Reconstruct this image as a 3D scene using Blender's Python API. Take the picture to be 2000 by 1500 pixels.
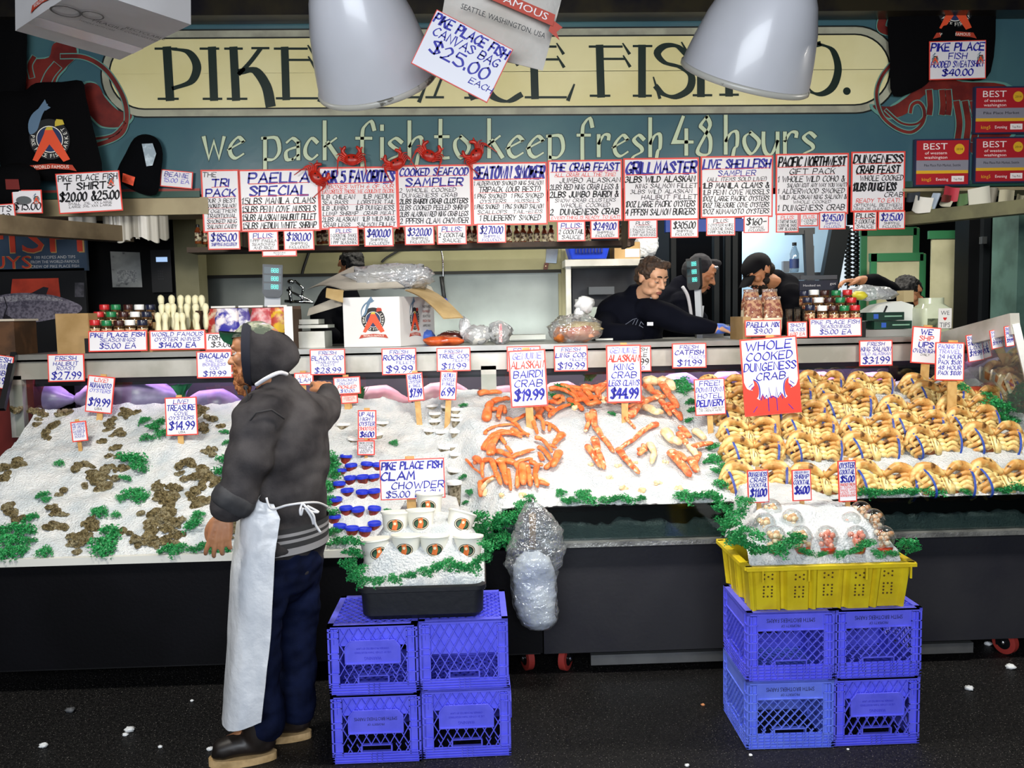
import bpy, math, random
from mathutils import Vector as V, Matrix, noise, Euler
random.seed(7)
for o in list(bpy.data.objects): bpy.data.objects.remove(o)
SC = bpy.context.scene; COL = SC.collection
# ---------------------------------------------------------------- camera, world, lights, exposure
F = 1650.0
CAMP = V((0, 0, 1.73))
CR = Matrix.Rotation(math.radians(-2.0), 3, 'Z') @ Matrix.Rotation(math.radians(90-4.7), 3, 'X') @ Matrix.Rotation(math.radians(-1.1), 3, 'Z')
cd = bpy.data.cameras.new('camera'); cam = bpy.data.objects.new('camera', cd); COL.objects.link(cam)
cam.location = CAMP; cam.rotation_euler = CR.to_euler()
cd.sensor_width = 36; cd.lens = F/2000*36; cd.clip_end = 60; SC.camera = cam
SC.view_settings.view_transform = 'Standard'; SC.view_settings.look = 'None'
SC.view_settings.exposure = 0.0; SC.view_settings.gamma = 1.0
w = bpy.data.worlds.new('World'); SC.world = w; w.use_nodes = True
w.node_tree.nodes['Background'].inputs[0].default_value = (.72, .82, 1, 1)
w.node_tree.nodes['Background'].inputs[1].default_value = .1
def area(n, loc, to, sx, sy, e, col=(1, .95, .86), spread=180):
    l = bpy.data.lights.new(n, 'AREA'); l.shape = 'RECTANGLE'; l.size = sx; l.size_y = sy; l.energy = e; l.color = col
    l.spread = math.radians(spread)
    o = bpy.data.objects.new(n, l); COL.objects.link(o); o.location = loc
    o.rotation_euler = (V(to)-V(loc)).to_track_quat('-Z', 'Y').to_euler(); return o
# the row of shop lamps over the ice (two of their shades show), the tubes inside the case, the work light behind with one added fill
area('stall_light', (-1.9, 3.0, 2.62), (-1.8, 4.5, .9), .4, .3, 40)
area('stall_light', (0.35, 3.05, 2.62), (0.3, 4.5, .95), .4, .3, 41)
area('stall_light', (2.3, 3.0, 2.62), (2.1, 4.5, .95), .4, .3, 42)
area('case_tube', (-1.9, 5.1, 1.46), (-1.9, 5.35, 1.1), 1.3, .03, 7, (.85, .55, 1))
area('case_tube', (2.0, 5.1, 1.46), (2.0, 5.35, 1.1), 1.5, .03, 13, (.8, .5, 1))
area('case_tube', (0.1, 5.1, 1.46), (0.1, 5.35, 1.1), 2.4, .03, 12, (1, .85, .88))
area('work_and_fill_light', (0.1, 6.35, 2.75), (0.1, 7.0, 1.5), 2.6, .15, 26, (1, .96, .85))
area('work_and_fill_light', (1.9, 6.3, 2.75), (1.9, 6.6, 1.5), 1.8, .15, 30, (1, .95, .85))
area('work_and_fill_light', (3.2, 6.2, 2.75), (3.2, 7.0, 1.6), 1.0, .15, 16, (1, .95, .85))  # extra fill, added only to brighten the green framed boards
area('bench_light', (-.1, 6.85, 1.62), (-.1, 7.2, 1.9), 1.4, .05, 5, (.95, 1, .95))
area('back_room_light', (2.05, 7.9, 2.9), (2.05, 8.4, 2.0), 1.0, .4, 60, (.8, .92, 1))
area('street_daylight', (-.4, -1.6, 2.3), (.2, 3.2, .7), 3.6, 1.6, 225, (.86, .92, 1))

def ray(px, py):
    return CR @ V(((px-1000)/F, -(py-750)/F, -1))
def P(px, py, Y):
    d = ray(px, py); return CAMP + d*(Y/d.y)
def G(px, py, z=0):
    d = ray(px, py); return CAMP + d*((z-CAMP.z)/d.z)
def S(Y): return Y/F*1.0      # metres per photo pixel at depth Y

# ---------------------------------------------------------------- materials
def lin(h):
    h = h.lstrip('#'); c = [int(h[i:i+2], 16)/255 for i in (0, 2, 4)]
    return tuple(x/12.92 if x <= .04045 else ((x+.055)/1.055)**2.4 for x in c)+(1,)
MC = {}
def M(name, hexc='#888888', rough=.5, metal=0, n=None, n2=None, bump=None, spec=.5, em=0, alpha=None, trans=0, coat=0, sss=0):
    """n=(scale, hex2[, detail]) mottles the colour, bump=(scale, strength[, distance])."""
    if name in MC: return MC[name]
    m = bpy.data.materials.new(name); m.use_nodes = True; t = m.node_tree; N = t.nodes; L = t.links
    b = N['Principled BSDF']; b.inputs['Base Color'].default_value = lin(hexc); b.inputs['Roughness'].default_value = rough
    b.inputs['Metallic'].default_value = metal; b.inputs['Specular IOR Level'].default_value = spec
    if trans: b.inputs['Transmission Weight'].default_value = trans
    if coat: b.inputs['Coat Weight'].default_value = coat; b.inputs['Coat Roughness'].default_value = .08
    if sss: b.inputs['Subsurface Weight'].default_value = sss; b.inputs['Subsurface Radius'].default_value = (.02, .012, .01)
    if em: b.inputs['Emission Color'].default_value = lin(hexc); b.inputs['Emission Strength'].default_value = em
    if n or bump or n2: tc = N.new('ShaderNodeTexCoord')
    if n:
        q = N.new('ShaderNodeTexNoise'); q.inputs['Scale'].default_value = n[0]; q.inputs['Detail'].default_value = 5
        L.new(tc.outputs['Object'], q.inputs['Vector'])
        r = N.new('ShaderNodeValToRGB'); r.color_ramp.elements[0].color = lin(hexc); r.color_ramp.elements[1].color = lin(n[1])
        a = n[2] if len(n) > 2 else .4
        r.color_ramp.elements[0].position = a; r.color_ramp.elements[1].position = 1-a if a < .5 else a+.03
        L.new(q.outputs['Fac'], r.inputs['Fac']); src = r.outputs['Color']
        if n2:
            q2 = N.new('ShaderNodeTexNoise'); q2.inputs['Scale'].default_value = n2[0]; L.new(tc.outputs['Object'], q2.inputs['Vector'])
            r2 = N.new('ShaderNodeValToRGB'); a2 = n2[2]; r2.color_ramp.elements[0].position = a2; r2.color_ramp.elements[1].position = a2+.06
            mx = N.new('ShaderNodeMix'); mx.data_type = 'RGBA'; L.new(q2.outputs['Fac'], r2.inputs['Fac'])
            L.new(r2.outputs['Color'], mx.inputs['Factor']); L.new(src, mx.inputs[6]); mx.inputs[7].default_value = lin(n2[1]); src = mx.outputs[2]
        L.new(src, b.inputs['Base Color'])
    if bump:
        q = N.new('ShaderNodeTexNoise'); q.inputs['Scale'].default_value = bump[0]; q.inputs['Detail'].default_value = 6
        L.new(tc.outputs['Object'], q.inputs['Vector'])
        u = N.new('ShaderNodeBump'); u.inputs['Strength'].default_value = bump[1]; u.inputs['Distance'].default_value = bump[2] if len(bump) > 2 else .01
        L.new(q.outputs['Fac'], u.inputs['Height']); L.new(u.outputs['Normal'], b.inputs['Normal'])
    if alpha is not None: b.inputs['Alpha'].default_value = alpha
    MC[name] = m; return m
def clear(name, tint, gloss=.12, rough=.05, milk=0, bump=None):
    """thin clear film or pane: transparent mixed with gloss and a little milky diffuse"""
    if name in MC: return MC[name]
    m = bpy.data.materials.new(name); m.use_nodes = True; t = m.node_tree; N = t.nodes; L = t.links; N.clear()
    o = N.new('ShaderNodeOutputMaterial'); tr = N.new('ShaderNodeBsdfTransparent'); tr.inputs[0].default_value = lin(tint)
    g = N.new('ShaderNodeBsdfGlossy'); g.inputs['Roughness'].default_value = rough
    x = N.new('ShaderNodeMixShader'); f = N.new('ShaderNodeLayerWeight'); f.inputs[0].default_value = .35
    k = N.new('ShaderNodeMath'); k.operation = 'MULTIPLY_ADD'; k.inputs[1].default_value = .6; k.inputs[2].default_value = gloss
    L.new(f.outputs['Facing'], k.inputs[0]); L.new(k.outputs[0], x.inputs[0]); L.new(tr.outputs[0], x.inputs[1]); L.new(g.outputs[0], x.inputs[2])
    last = x
    if milk:
        d = N.new('ShaderNodeBsdfDiffuse'); d.inputs[0].default_value = (.9, .92, .95, 1); y = N.new('ShaderNodeMixShader'); y.inputs[0].default_value = milk
        L.new(x.outputs[0], y.inputs[1]); L.new(d.outputs[0], y.inputs[2]); last = y
    if bump:
        tc = N.new('ShaderNodeTexCoord'); q = N.new('ShaderNodeTexNoise'); q.inputs['Scale'].default_value = bump[0]; q.inputs['Distortion'].default_value = 1
        L.new(tc.outputs['Object'], q.inputs['Vector']); u = N.new('ShaderNodeBump'); u.inputs['Strength'].default_value = bump[1]; u.inputs['Distance'].default_value = .02
        L.new(q.outputs['Fac'], u.inputs['Height']); L.new(u.outputs['Normal'], g.inputs['Normal'])
        if milk: L.new(u.outputs['Normal'], d.inputs['Normal'])
    L.new(last.outputs[0], o.inputs[0]); MC[name] = m; return m

# ---------------------------------------------------------------- mesh builder
class MB:
    def __init__(s): s.v = []; s.f = []; s.m = []
    def add(s, vs, fs, mi=0, T=None):
        k = len(s.v); s.v += [tuple(T @ V(p)) if T else tuple(p) for p in vs]
        s.f += [tuple(i+k for i in f) for f in fs]; s.m += [mi]*len(fs)
    def box(s, c, d, mi=0, T=None, R=None):
        x, y, z = d[0]/2, d[1]/2, d[2]/2; c = V(c)
        vs = [V(p) for p in ((-x,-y,-z),(x,-y,-z),(x,y,-z),(-x,y,-z),(-x,-y,z),(x,-y,z),(x,y,z),(-x,y,z))]
        if R is not None: vs = [R @ p for p in vs]
        s.add([c+p for p in vs], [(3,2,1,0),(4,5,6,7),(0,1,5,4),(1,2,6,5),(2,3,7,6),(3,0,4,7)], mi, T)
    def bar(s, a, b, wd, hd, mi=0, up=(0,0,1), T=None):
        a = V(a); b = V(b); d = (b-a).normalized(); u = V(up); r = d.cross(u)
        if r.length < 1e-4: r = d.cross(V((1,0,0)))
        r.normalize(); u = r.cross(d)
        q = [r*(i*wd/2)+u*(j*hd/2) for i, j in ((-1,-1),(1,-1),(1,1),(-1,1))]
        s.add([a+p for p in q]+[b+p for p in q], [(3,2,1,0),(4,5,6,7),(0,1,5,4),(1,2,6,5),(2,3,7,6),(3,0,4,7)], mi, T)
    def tube(s, pts, rad, n=8, mi=0, caps=True, T=None, flat=1.0, up=None):
        pts = [V(p) for p in pts]; K = len(pts)
        if not hasattr(rad, '__len__'): rad = [rad]*K
        vs = []; u = None
        for i, p in enumerate(pts):
            d = (pts[min(i+1, K-1)]-pts[max(i-1, 0)])
            d = d.normalized() if d.length > 1e-9 else V((0,0,1))
            if u is None:
                u = V(up) if up else (V((0,0,1)) if abs(d.z) < .9 else V((0,1,0)))
            u = u-d*u.dot(d)
            if u.length < 1e-5: u = d.orthogonal()
            u.normalize(); r = d.cross(u)
            for k in range(n):
                a = 2*math.pi*k/n; vs.append(p+(r*math.cos(a)+u*math.sin(a)*flat)*rad[i])
        fs = [(i*n+k, i*n+(k+1)%n, (i+1)*n+(k+1)%n, (i+1)*n+k) for i in range(K-1) for k in range(n)]
        if caps: fs += [tuple(range(n-1, -1, -1)), tuple(range((K-1)*n, K*n))]
        s.add(vs, fs, mi, T)
    def limb(s, pts, rad, n=14, mi=0, flat=1.0, up=None, sub=4):
        """tube with round ends through smooth points"""
        pts = [V(p) for p in pts]; Q, R_ = [], []
        for i in range(len(pts)-1):
            a, b, c, d = pts[max(i-1,0)], pts[i], pts[i+1], pts[min(i+2,len(pts)-1)]
            for j in range(sub):
                t = j/sub; Q.append(.5*((2*b)+(c-a)*t+(2*a-5*b+4*c-d)*t*t+(3*b-a-3*c+d)*t**3)); R_.append(rad[i]*(1-t)+rad[i+1]*t)
        Q.append(pts[-1]); R_.append(rad[-1])
        d0 = (Q[0]-Q[1]).normalized(); d1 = (Q[-1]-Q[-2]).normalized()
        A = [(Q[0]+d0*R_[0]*math.sin(a), R_[0]*math.cos(a)) for a in (1.45, 1.1, .6)]
        B = [(Q[-1]+d1*R_[-1]*math.sin(a), R_[-1]*math.cos(a)) for a in (.6, 1.1, 1.45)]
        s.tube([a[0] for a in A]+Q+[b[0] for b in B], [a[1] for a in A]+R_+[b[1] for b in B], n, mi, True, None, flat, up)
    def lathe(s, prof, n=20, mi=0, T=None, cap0=True, cap1=True):
        K = len(prof); vs = [(r*math.cos(2*math.pi*k/n), r*math.sin(2*math.pi*k/n), z) for r, z in prof for k in range(n)]
        fs = [(i*n+k, i*n+(k+1)%n, (i+1)*n+(k+1)%n, (i+1)*n+k) for i in range(K-1) for k in range(n)]
        if cap0: fs.append(tuple(range(n-1, -1, -1)))
        if cap1: fs.append(tuple(range((K-1)*n, K*n)))
        s.add(vs, fs, mi, T)
    def ell(s, c, r, mi=0, n=14, R=None, T=None):
        c = V(c); K = n//2+1; vs = []
        for i in range(K):
            t = math.pi*(i+.02)/(K-1+.04)
            for k in range(n):
                a = 2*math.pi*k/n; p = V((r[0]*math.sin(t)*math.cos(a), r[1]*math.sin(t)*math.sin(a), r[2]*-math.cos(t)))
                vs.append(c+(R @ p if R is not None else p))
        fs = [(i*n+k, i*n+(k+1)%n, (i+1)*n+(k+1)%n, (i+1)*n+k) for i in range(K-1) for k in range(n)]
        fs += [tuple(range(n-1,-1,-1)), tuple(range((K-1)*n, K*n))]
        s.add(vs, fs, mi, T)
    def prism(s, poly, y0, y1, mi=0, T=None):
        """2-D outline in x,z extruded along y"""
        n = len(poly); A = sum(poly[i][0]*poly[(i+1)%n][1]-poly[(i+1)%n][0]*poly[i][1] for i in range(n))
        if A < 0: poly = poly[::-1]
        vs = [(x, y0, z) for x, z in poly]+[(x, y1, z) for x, z in poly]
        s.add(vs, [tuple(range(n)), tuple(range(2*n-1, n-1, -1))]+[(i, i+n, (i+1)%n+n, (i+1)%n) for i in range(n)], mi, T)
    def quad(s, a, b, c, d, mi=0): s.add([a, b, c, d], [(0,1,2,3)], mi)
    def grid(s, fn, nu, nv, mi=0, T=None):
        vs = [fn(i/nu, j/nv) for j in range(nv+1) for i in range(nu+1)]
        s.add(vs, [(j*(nu+1)+i, j*(nu+1)+i+1, (j+1)*(nu+1)+i+1, (j+1)*(nu+1)+i) for j in range(nv) for i in range(nu)], mi, T)
    def build(s, name, mats, parent=None, smooth=False, loc=None, rot=None, auto=None):
        me = bpy.data.meshes.new(name); me.from_pydata(s.v, [], s.f)
        for m in (mats if isinstance(mats, (list, tuple)) else [mats]): me.materials.append(m)
        me.polygons.foreach_set('material_index', s.m); 
        if smooth or auto: me.polygons.foreach_set('use_smooth', [True]*len(me.polygons))
        me.update()
        if auto: me.set_sharp_from_angle(angle=math.radians(auto))
        o = bpy.data.objects.new(name, me); COL.objects.link(o)
        if parent: o.parent = parent
        if loc is not None: o.location = loc
        if rot is not None: o.rotation_euler = rot
        return o
def remeshed(mb, name, mats, parent=None, voxel=.006, smooth=4, fn=None, loc=None):
    """one continuous skin over everything in mb"""
    o = mb.build(name, mats, None, True)
    r = o.modifiers.new('r', 'REMESH'); r.mode = 'VOXEL'; r.voxel_size = voxel; r.use_smooth_shade = True
    s = o.modifiers.new('s', 'SMOOTH'); s.iterations = smooth; s.factor = .5
    dg = bpy.context.evaluated_depsgraph_get(); me = bpy.data.meshes.new_from_object(o.evaluated_get(dg))
    o.modifiers.clear(); old = o.data; o.data = me; bpy.data.meshes.remove(old)
    me.materials.clear()
    for m in (mats if isinstance(mats, (list, tuple)) else [mats]): me.materials.append(m)
    if fn:
        nor = [v.normal.copy() for v in me.vertices]
        for v, q in zip(me.vertices, nor): v.co = fn(v.co, q)
    me.polygons.foreach_set('use_smooth', [True]*len(me.polygons)); me.update()
    if parent: o.parent = parent
    if loc is not None: o.location = loc
    return o
def tag(o, label, cat, group=None, kind=None):
    o['label'] = label; o['category'] = cat
    if group: o['group'] = group
    if kind: o['kind'] = kind
    return o
def thing(name, label, cat, loc=(0,0,0), rot=(0,0,0), group=None):
    o = bpy.data.objects.new(name, None); COL.objects.link(o); o.location = loc; o.rotation_euler = rot; o.empty_display_size = .05
    return tag(o, label, cat, group)
def struct(o): o['kind'] = 'structure'; return o
KIDS = {}
def dup(root, loc, rot=None, label=None, group=None, sc=None):
    r = root.copy(); COL.objects.link(r); r.location = loc
    if rot is not None: r.rotation_euler = rot
    if sc is not None: r.scale = (sc,)*3 if not hasattr(sc, '__len__') else sc
    if label: r['label'] = label
    if group: r['group'] = group
    for ch in KIDS.setdefault(root.name, list(root.children)):
        c = ch.copy(); COL.objects.link(c); c.parent = r
        for g in list(ch.children):
            d = g.copy(); COL.objects.link(d); d.parent = c
    return r
def cat(pts, sub=5, closed=False):
    """Catmull-Rom through 2-D or 3-D points"""
    n = len(pts); out = []
    for i in range(n if closed else n-1):
        g = (lambda k: pts[k % n]) if closed else (lambda k: pts[min(max(k, 0), n-1)])
        a, b, c, d = g(i-1), g(i), g(i+1), g(i+2)
        for j in range(sub):
            t = j/sub
            out.append(tuple(.5*(2*b[k]+(c[k]-a[k])*t+(2*a[k]-5*b[k]+4*c[k]-d[k])*t*t+(3*b[k]-a[k]-3*c[k]+d[k])*t**3) for k in range(len(b))))
    if not closed: out.append(tuple(pts[-1]))
    return out
# ---------------------------------------------------------------- lettering: a marker alphabet of strokes, drawn as thin ribbons
GL = {'A':'003860 1353','B':'0008 ~0838564404 ~0444523000','C':'~573816031130 51'.replace(' ',''),'D':'0008 ~082847543100','E':'58080050 0444','F':'5808 0800 0444',
'G':'~57381603113051 5153 5333','H':'0008 5058 0454','I':'0008','J':'~4842301002','K':'0008 5803 2550','L':'080050','M':'0018335860','N':'00085058',
'O':'~381603113051645738','P':'0008 ~0848564404','Q':'~381603113051645738 3260','R':'0008 ~0848564404 2450','S':'~5638072543523001',
'T':'0868 3830','U':'~080220405258','V':'083068','W':'0820466088','X':'0058 0850','Y':'083468 3430','Z':'08580050',
'0':'~28060220424628','1':'062820','2':'~06284633 3300 0050','3':'~07284624 ~2453311001','4':'380353 4840','5':'480805 ~0535523001','6':'~481502204 234'.replace(' ','')+'03','7':'085820',
'8':'~280625422002244628','9':'~442406284643 4320','$':'~5638072543523001 3930','#':'2018 4038 0656 0353','.':'0001','!':'0803 0100',':':'0607 0102',',':'0100',
'-':'0444',"'":'0806','/':'0058','(':'~29160220','+':'0444 2226',')':'~09262210','&':'~501728360310305 4'.replace(' ','')}
def strokes(ch, table):
    for s in table.get(ch, '').split():
        c = s[0] == '~'; s = s.lstrip('~'); p = [(int(s[i], 16), int(s[i+1], 16)) for i in range(0, len(s)-1, 2)]
        yield cat(p, 4) if c and len(p) > 2 else p
def gw(ch, table):
    if ch == ' ': return 3
    return max([max(p[0] for p in st) for st in strokes(ch, table)] or [3])
def ribbon(mb, pts, w, nib, mn, mi, X):
    """flat pen stroke; X maps 2-D to 3-D"""
    K = len(pts); q = [V((p[0], p[1])) for p in pts]
    if K == 2 and (q[0]-q[1]).length < 1e-6: return
    nd = V((math.cos(nib), math.sin(nib))); vs = []
    for i in range(K):
        a = (q[i]-q[i-1]).normalized() if i else None; b = (q[i+1]-q[i]).normalized() if i < K-1 else None
        d = (a or b)+(b or a) if (a and b) else (a or b)
        d = d.normalized() if d.length > 1e-6 else (a or b)
        nrm = V((-d.y, d.x)); cr = abs(d.x*nd.y-d.y*nd.x); h = w/2*(mn+(1-mn)*cr)
        if a and b: h = h/max(.55, abs(nrm.dot(V((-a.y, a.x)))))
        e = (d*w*.25 if i == K-1 else -d*w*.25 if i == 0 else V((0, 0)))
        vs += [X(q[i]+nrm*h+e), X(q[i]-nrm*h+e)]
    mb.add(vs, [(2*i, 2*i+1, 2*i+3, 2*i+2) for i in range(K-1)], mi)
def textw(txt, table=GL, sp=1.7): return sum(gw(c, table)+sp for c in txt)-sp
def write(mb, txt, x0, z0, h, mi, y=0, wide=None, pen=.13, nib=.6, mn=.45, slant=.18, jit=.25, table=GL, cap=8, sp=1.7, T=None, rnd=None):
    """text on the plane y=const; x0,z0 = left end of the baseline, h = cap height, wide = fitted width"""
    r = rnd or random; sz = h/cap; sx = sz
    tw = textw(txt, table, sp)
    if wide: sx = min(wide/tw, sz*1.25)
    cx = x0
    for c in txt:
        dy = r.uniform(-1, 1)*jit*.6
        for st in strokes(c, table):
            J = lambda: r.uniform(-1, 1)*jit
            pts = [(p[0]+J() if len(st) < 5 else p[0], p[1]+dy+(J() if len(st) < 5 else 0)) for p in st]
            P2 = [(cx+p[0]*sx+p[1]*sz*slant, z0+p[1]*sz) for p in pts]
            ribbon(mb, P2, h*pen, nib, mn, mi, (lambda q: T @ V((q.x, y, q.y))) if T else (lambda q: (q.x, y, q.y)))
        cx += (gw(c, table)+sp)*sx
    return cx-sp*sx
_fc = {}
def printed(mb, txt, cx, cz, h, mi, y=0, wide=None, T=None, rot=0, align='c', xs=1.0):
    """printed sans lettering (the built-in font) centred at cx,cz with cap height h"""
    if txt not in _fc:
        c = bpy.data.curves.new('t', 'FONT'); c.body = txt; c.size = 1; c.resolution_u = 2; o = bpy.data.objects.new('t', c); COL.objects.link(o)
        me = bpy.data.meshes.new_from_object(o.evaluated_get(bpy.context.evaluated_depsgraph_get()))
        _fc[txt] = ([tuple(v.co) for v in me.vertices], [tuple(p.vertices) for p in me.polygons])
        bpy.data.objects.remove(o); bpy.data.curves.remove(c); bpy.data.meshes.remove(me)
    vs, fs = _fc[txt]
    if not vs: return
    x0 = min(v[0] for v in vs); x1 = max(v[0] for v in vs); s = h/.73; sx = s*xs
    if wide: sx = wide/(x1-x0)
    xm = (x0+x1)/2 if align == 'c' else x0; ca, sa = math.cos(rot), math.sin(rot); out = []
    for v in vs:
        a, b = (v[0]-xm)*sx, (v[1]-.365)*s
        out.append((cx+a*ca-b*sa, y, cz+a*sa+b*ca))
    mb.add(out, fs, mi, T)
def disc(mb, cx, cz, r, mi, y=0, n=28, r0=None, rz=None, T=None, a0=0, a1=2*math.pi):
    rz = rz or r
    if r0 is None: mb.add([(cx+r*math.cos(2*math.pi*k/n), y, cz+rz*math.sin(2*math.pi*k/n)) for k in range(n)], [tuple(range(n))], mi, T)
    else:
        k0 = r0/r; vs = []
        for k in range(n+1):
            a = a0+(a1-a0)*k/n; vs += [(cx+r*math.cos(a), y, cz+rz*math.sin(a)), (cx+r*k0*math.cos(a), y, cz+rz*k0*math.sin(a))]
        mb.add(vs, [(2*i, 2*i+1, 2*i+3, 2*i+2) for i in range(n)], mi, T)
def flat(mb, pts, mi, y=0, T=None): mb.add([(p[0], y, p[1]) for p in pts], [tuple(range(len(pts)))], mi, T)
def arc_text(mb, txt, cx, cz, r, h, a0, a1, mi, y, T=None):
    for i, c in enumerate(txt):
        if c == ' ': continue
        a = a0+(a1-a0)*i/max(1, len(txt)-1)
        printed(mb, c, cx+r*math.cos(a), cz+r*math.sin(a), h, mi, y, None, T, a+math.pi/2 if a0 < a1 else a-math.pi/2)
EMB = ['#15151a', '#f0ede4', '#e2502a', '#5b7690', '#b23a22', '#20305a', '#c8b23a']
def emb_mats(): return [M('emblem_%d' % i, c, .6) for i, c in enumerate(EMB)]
def emblem(mb, cx, cz, R, k, y, T=None, dark=False):
    """round shop emblem: black ring lettered PIKE PLACE FISH MARKET, orange waders, leaping fish, ribbon WORLD FAMOUS; k = first slot"""
    e = -.0006
    disc(mb, cx, cz, R, k, y, 36, None, None, T); disc(mb, cx, cz, R*.66, k+1, y+e, 32, None, None, T); disc(mb, cx, cz, R*.62, k+5, y+2*e, 32, None, None, T)
    arc_text(mb, 'PIKE PLACE FISH', cx, cz, R*.82, R*.2, math.radians(170), math.radians(300), k+1, y+2*e, T)
    arc_text(mb, 'MARKET', cx, cz, R*.82, R*.2, math.radians(320), math.radians(395), k+1, y+2*e, T)
    q = lambda l: [(cx+a*R, cz+b*R) for a, b in l]
    flat(mb, q([(-.9,-1.02),(-.66,-1.1),(-.02,-.25),(.62,-1.12),(.95,-1.0),(.28,.3),(.2,.45),(-.2,.45),(-.25,.28)][::1]), k+2, y+3*e, T)
    flat(mb, q([(-.2,.45),(.2,.45),(.16,.62),(-.1,.6)]), k+6, y+3*e, T)
    fish = cat([(-.95,.25),(-1.0,.75),(-.8,1.2),(-.45,1.5),(-.05,1.72),(.02,1.66),(-.25,1.25),(-.42,.85),(-.6,.42)], 3, True)
    flat(mb, q(fish), k+3, y+4*e, T)
    flat(mb, q(cat([(-.92,.3),(-.9,.75),(-.7,1.1),(-.5,1.3),(-.6,1.0),(-.7,.6)], 3, True)), k+1 if not dark else k+3, y+5*e, T)
    flat(mb, q([(-.45,1.5),(-.1,1.95),(.0,1.65),(.16,1.55),(-.1,1.4)]), k+3, y+4.5*e, T)
    flat(mb, q([(.3,.62),(.78,.72),(.7,.95),(.4,.98),(.32,.85)]), k+6 if dark else k+4, y+4*e, T)
    rb = [(-1.25,-1.6),(-1.05,-1.28),(0,-1.2),(1.05,-1.28),(1.25,-1.6),(.95,-1.55),(.9,-1.52),(0,-1.45),(-.9,-1.52),(-.95,-1.55)]
    flat(mb, q(rb[:3]+[(0,-1.45),(-.9,-1.52)]), k+4, y+3*e, T); flat(mb, q([(0,-1.2),(1.05,-1.28),(1.25,-1.6),(.9,-1.52),(0,-1.45)]), k+4, y+3*e, T)
    printed(mb, 'WORLD FAMOUS', cx, cz-R*1.36, R*.17, k+1, y+4*e, R*1.75, T)
# ---------------------------------------------------------------- the setting
YB = 5.6            # shop sign plane
m = MB(); m.add([(-7,-4,0),(7,-4,0),(7,10,0),(-7,10,0)], [(0,1,2,3)])
fl = M('floor_rubber', '#050506', .5, n=(70, '#191818', .44), n2=(150, '#85807a', .645), bump=(320, .9, .004), spec=.3)  # pale flecks paint the wet grain's specular glints into the colour
struct(m.build('floor', fl))
m = MB(); m.add([(-7,-4,4.3),(7,-4,4.3),(7,10,4.3),(-7,10,4.3)], [(3,2,1,0)]); struct(m.build('ceiling', M('ceil', '#15161a', .8)))
m = MB(); m.box((0, 8.9, 2.15), (12, .1, 4.3)); struct(m.build('wall_back', M('wall_dark', '#0c0e10', .8, spec=.1)))
m = MB(); m.box((-5.2, 4, 2.15), (.1, 10, 4.3)); struct(m.build('wall_left', M('wall_dark')))
m = MB(); m.box((5.4, 4, 2.15), (.1, 10, 4.3)); struct(m.build('wall_right', M('wall_dark')))
# raised work floor behind the counter
m = MB(); m.box((0, 7.15, .19), (10, 2.3, .38)); t = m.build('work_platform', M('plat', '#2a2a2a', .7)); t['kind'] = 'structure'; t.name = 'floor_platform'
# steel moulding over the sign
m = MB()
a = P(-80, 36, YB-.1); b = P(2080, 33, YB-.1); z1 = (a.z+b.z)/2
for i, (dz, dep, hh) in enumerate(((.055, .16, .11), (.15, .1, .05), (.24, .2, .1), (.42, .14, .2))):
    m.box(((a.x+b.x)/2, YB-.02-dep/2, z1+dz), (b.x-a.x, dep, hh), 0)
struct(m.build('trim_1', M('moulding', '#2c2a30', .3, metal=.7, n=(3, '#4a4434'))))
# painted sign: board, plaque, lettering
def pxflat(mb, pts, mi, Y): mb.add([P(x, y, Y) for x, y in pts], [tuple(range(len(pts)))], mi)
def pxrib(mb, pts, wd, mi, Y, nib=0, mn=.28): ribbon(mb, pts, wd, nib, mn, mi, lambda q: P(q.x, q.y, Y))
def pxbox(mb, x0, y0, x1, y1, Y, dep, mi=0):
    a = P((x0+x1)/2, (y0+y1)/2, Y); s = (a-CAMP).y/F
    mb.box((a.x, Y+dep/2, a.z), (abs(x1-x0)*s, dep, abs(y1-y0)*s), mi); return a
def pxbar(mb, a, b, Y, wd, dep, mi=0): mb.bar(P(a[0], a[1], Y), P(b[0], b[1], Y), wd*S(Y), dep, mi, up=(0,1,0)) if False else mb.bar(P(a[0], a[1], Y), P(b[0], b[1], Y), dep, wd*S(Y), mi)
def rrect(x0, y0, x1, y1, r, dy=0, n=9):
    out = []
    for cx, cy, a0 in ((x1-r, y0+r, -90), (x1-r, y1-r, 0), (x0+r, y1-r, 90), (x0+r, y0+r, 180)):
        for k in range(n+1):
            a = math.radians(a0+90*k/n); px = cx+r*math.cos(a); out.append((px, cy+r*math.sin(a)+dy*(px-x0)/(x1-x0)))
    return out
sg = thing('shop_sign', 'long teal painted shop sign lettered PIKE PLACE FISH CO. over the stall', 'sign', (0, YB, 0))
m = MB(); a = P(-60, 376, YB); b = P(2060, 40, YB); zt = P(1000, 30, YB).z; zb = P(1000, 371, YB).z
m.box(((a.x+b.x)/2, YB+.04, (zt+zb)/2), (b.x-a.x, .08, zt-zb))
teal = M('sign_teal', '#456a70', .32, n=(1.3, '#385a68', .35), bump=(2.5, .12, .05))
def rel(o, r=None): o.parent = r or sg; o.matrix_parent_inverse = Matrix.Translation(-(r or sg).location); return o
rel(m.build('board', teal))
m = MB()
for r_, mi, e in ((rrect(196, 58, 1756, 231, 84, -9), 1, .004), (rrect(199, 61, 1753, 228, 82, -9), 2, .006), (rrect(212, 74, 1740, 215, 70, -9), 1, .008), (rrect(215, 77, 1737, 212, 68, -9), 0, .010)):
    pxflat(m, r_, mi, YB-e)
rel(m.build('plaque', [M('sign_cream', '#e3dcab', .35, n=(2.2, '#d8cf98', .35)), M('sign_black', '#0d1413', .4), M('sign_grey', '#a9aa97', .4, n=(6, '#8f8f80'))]))
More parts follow.
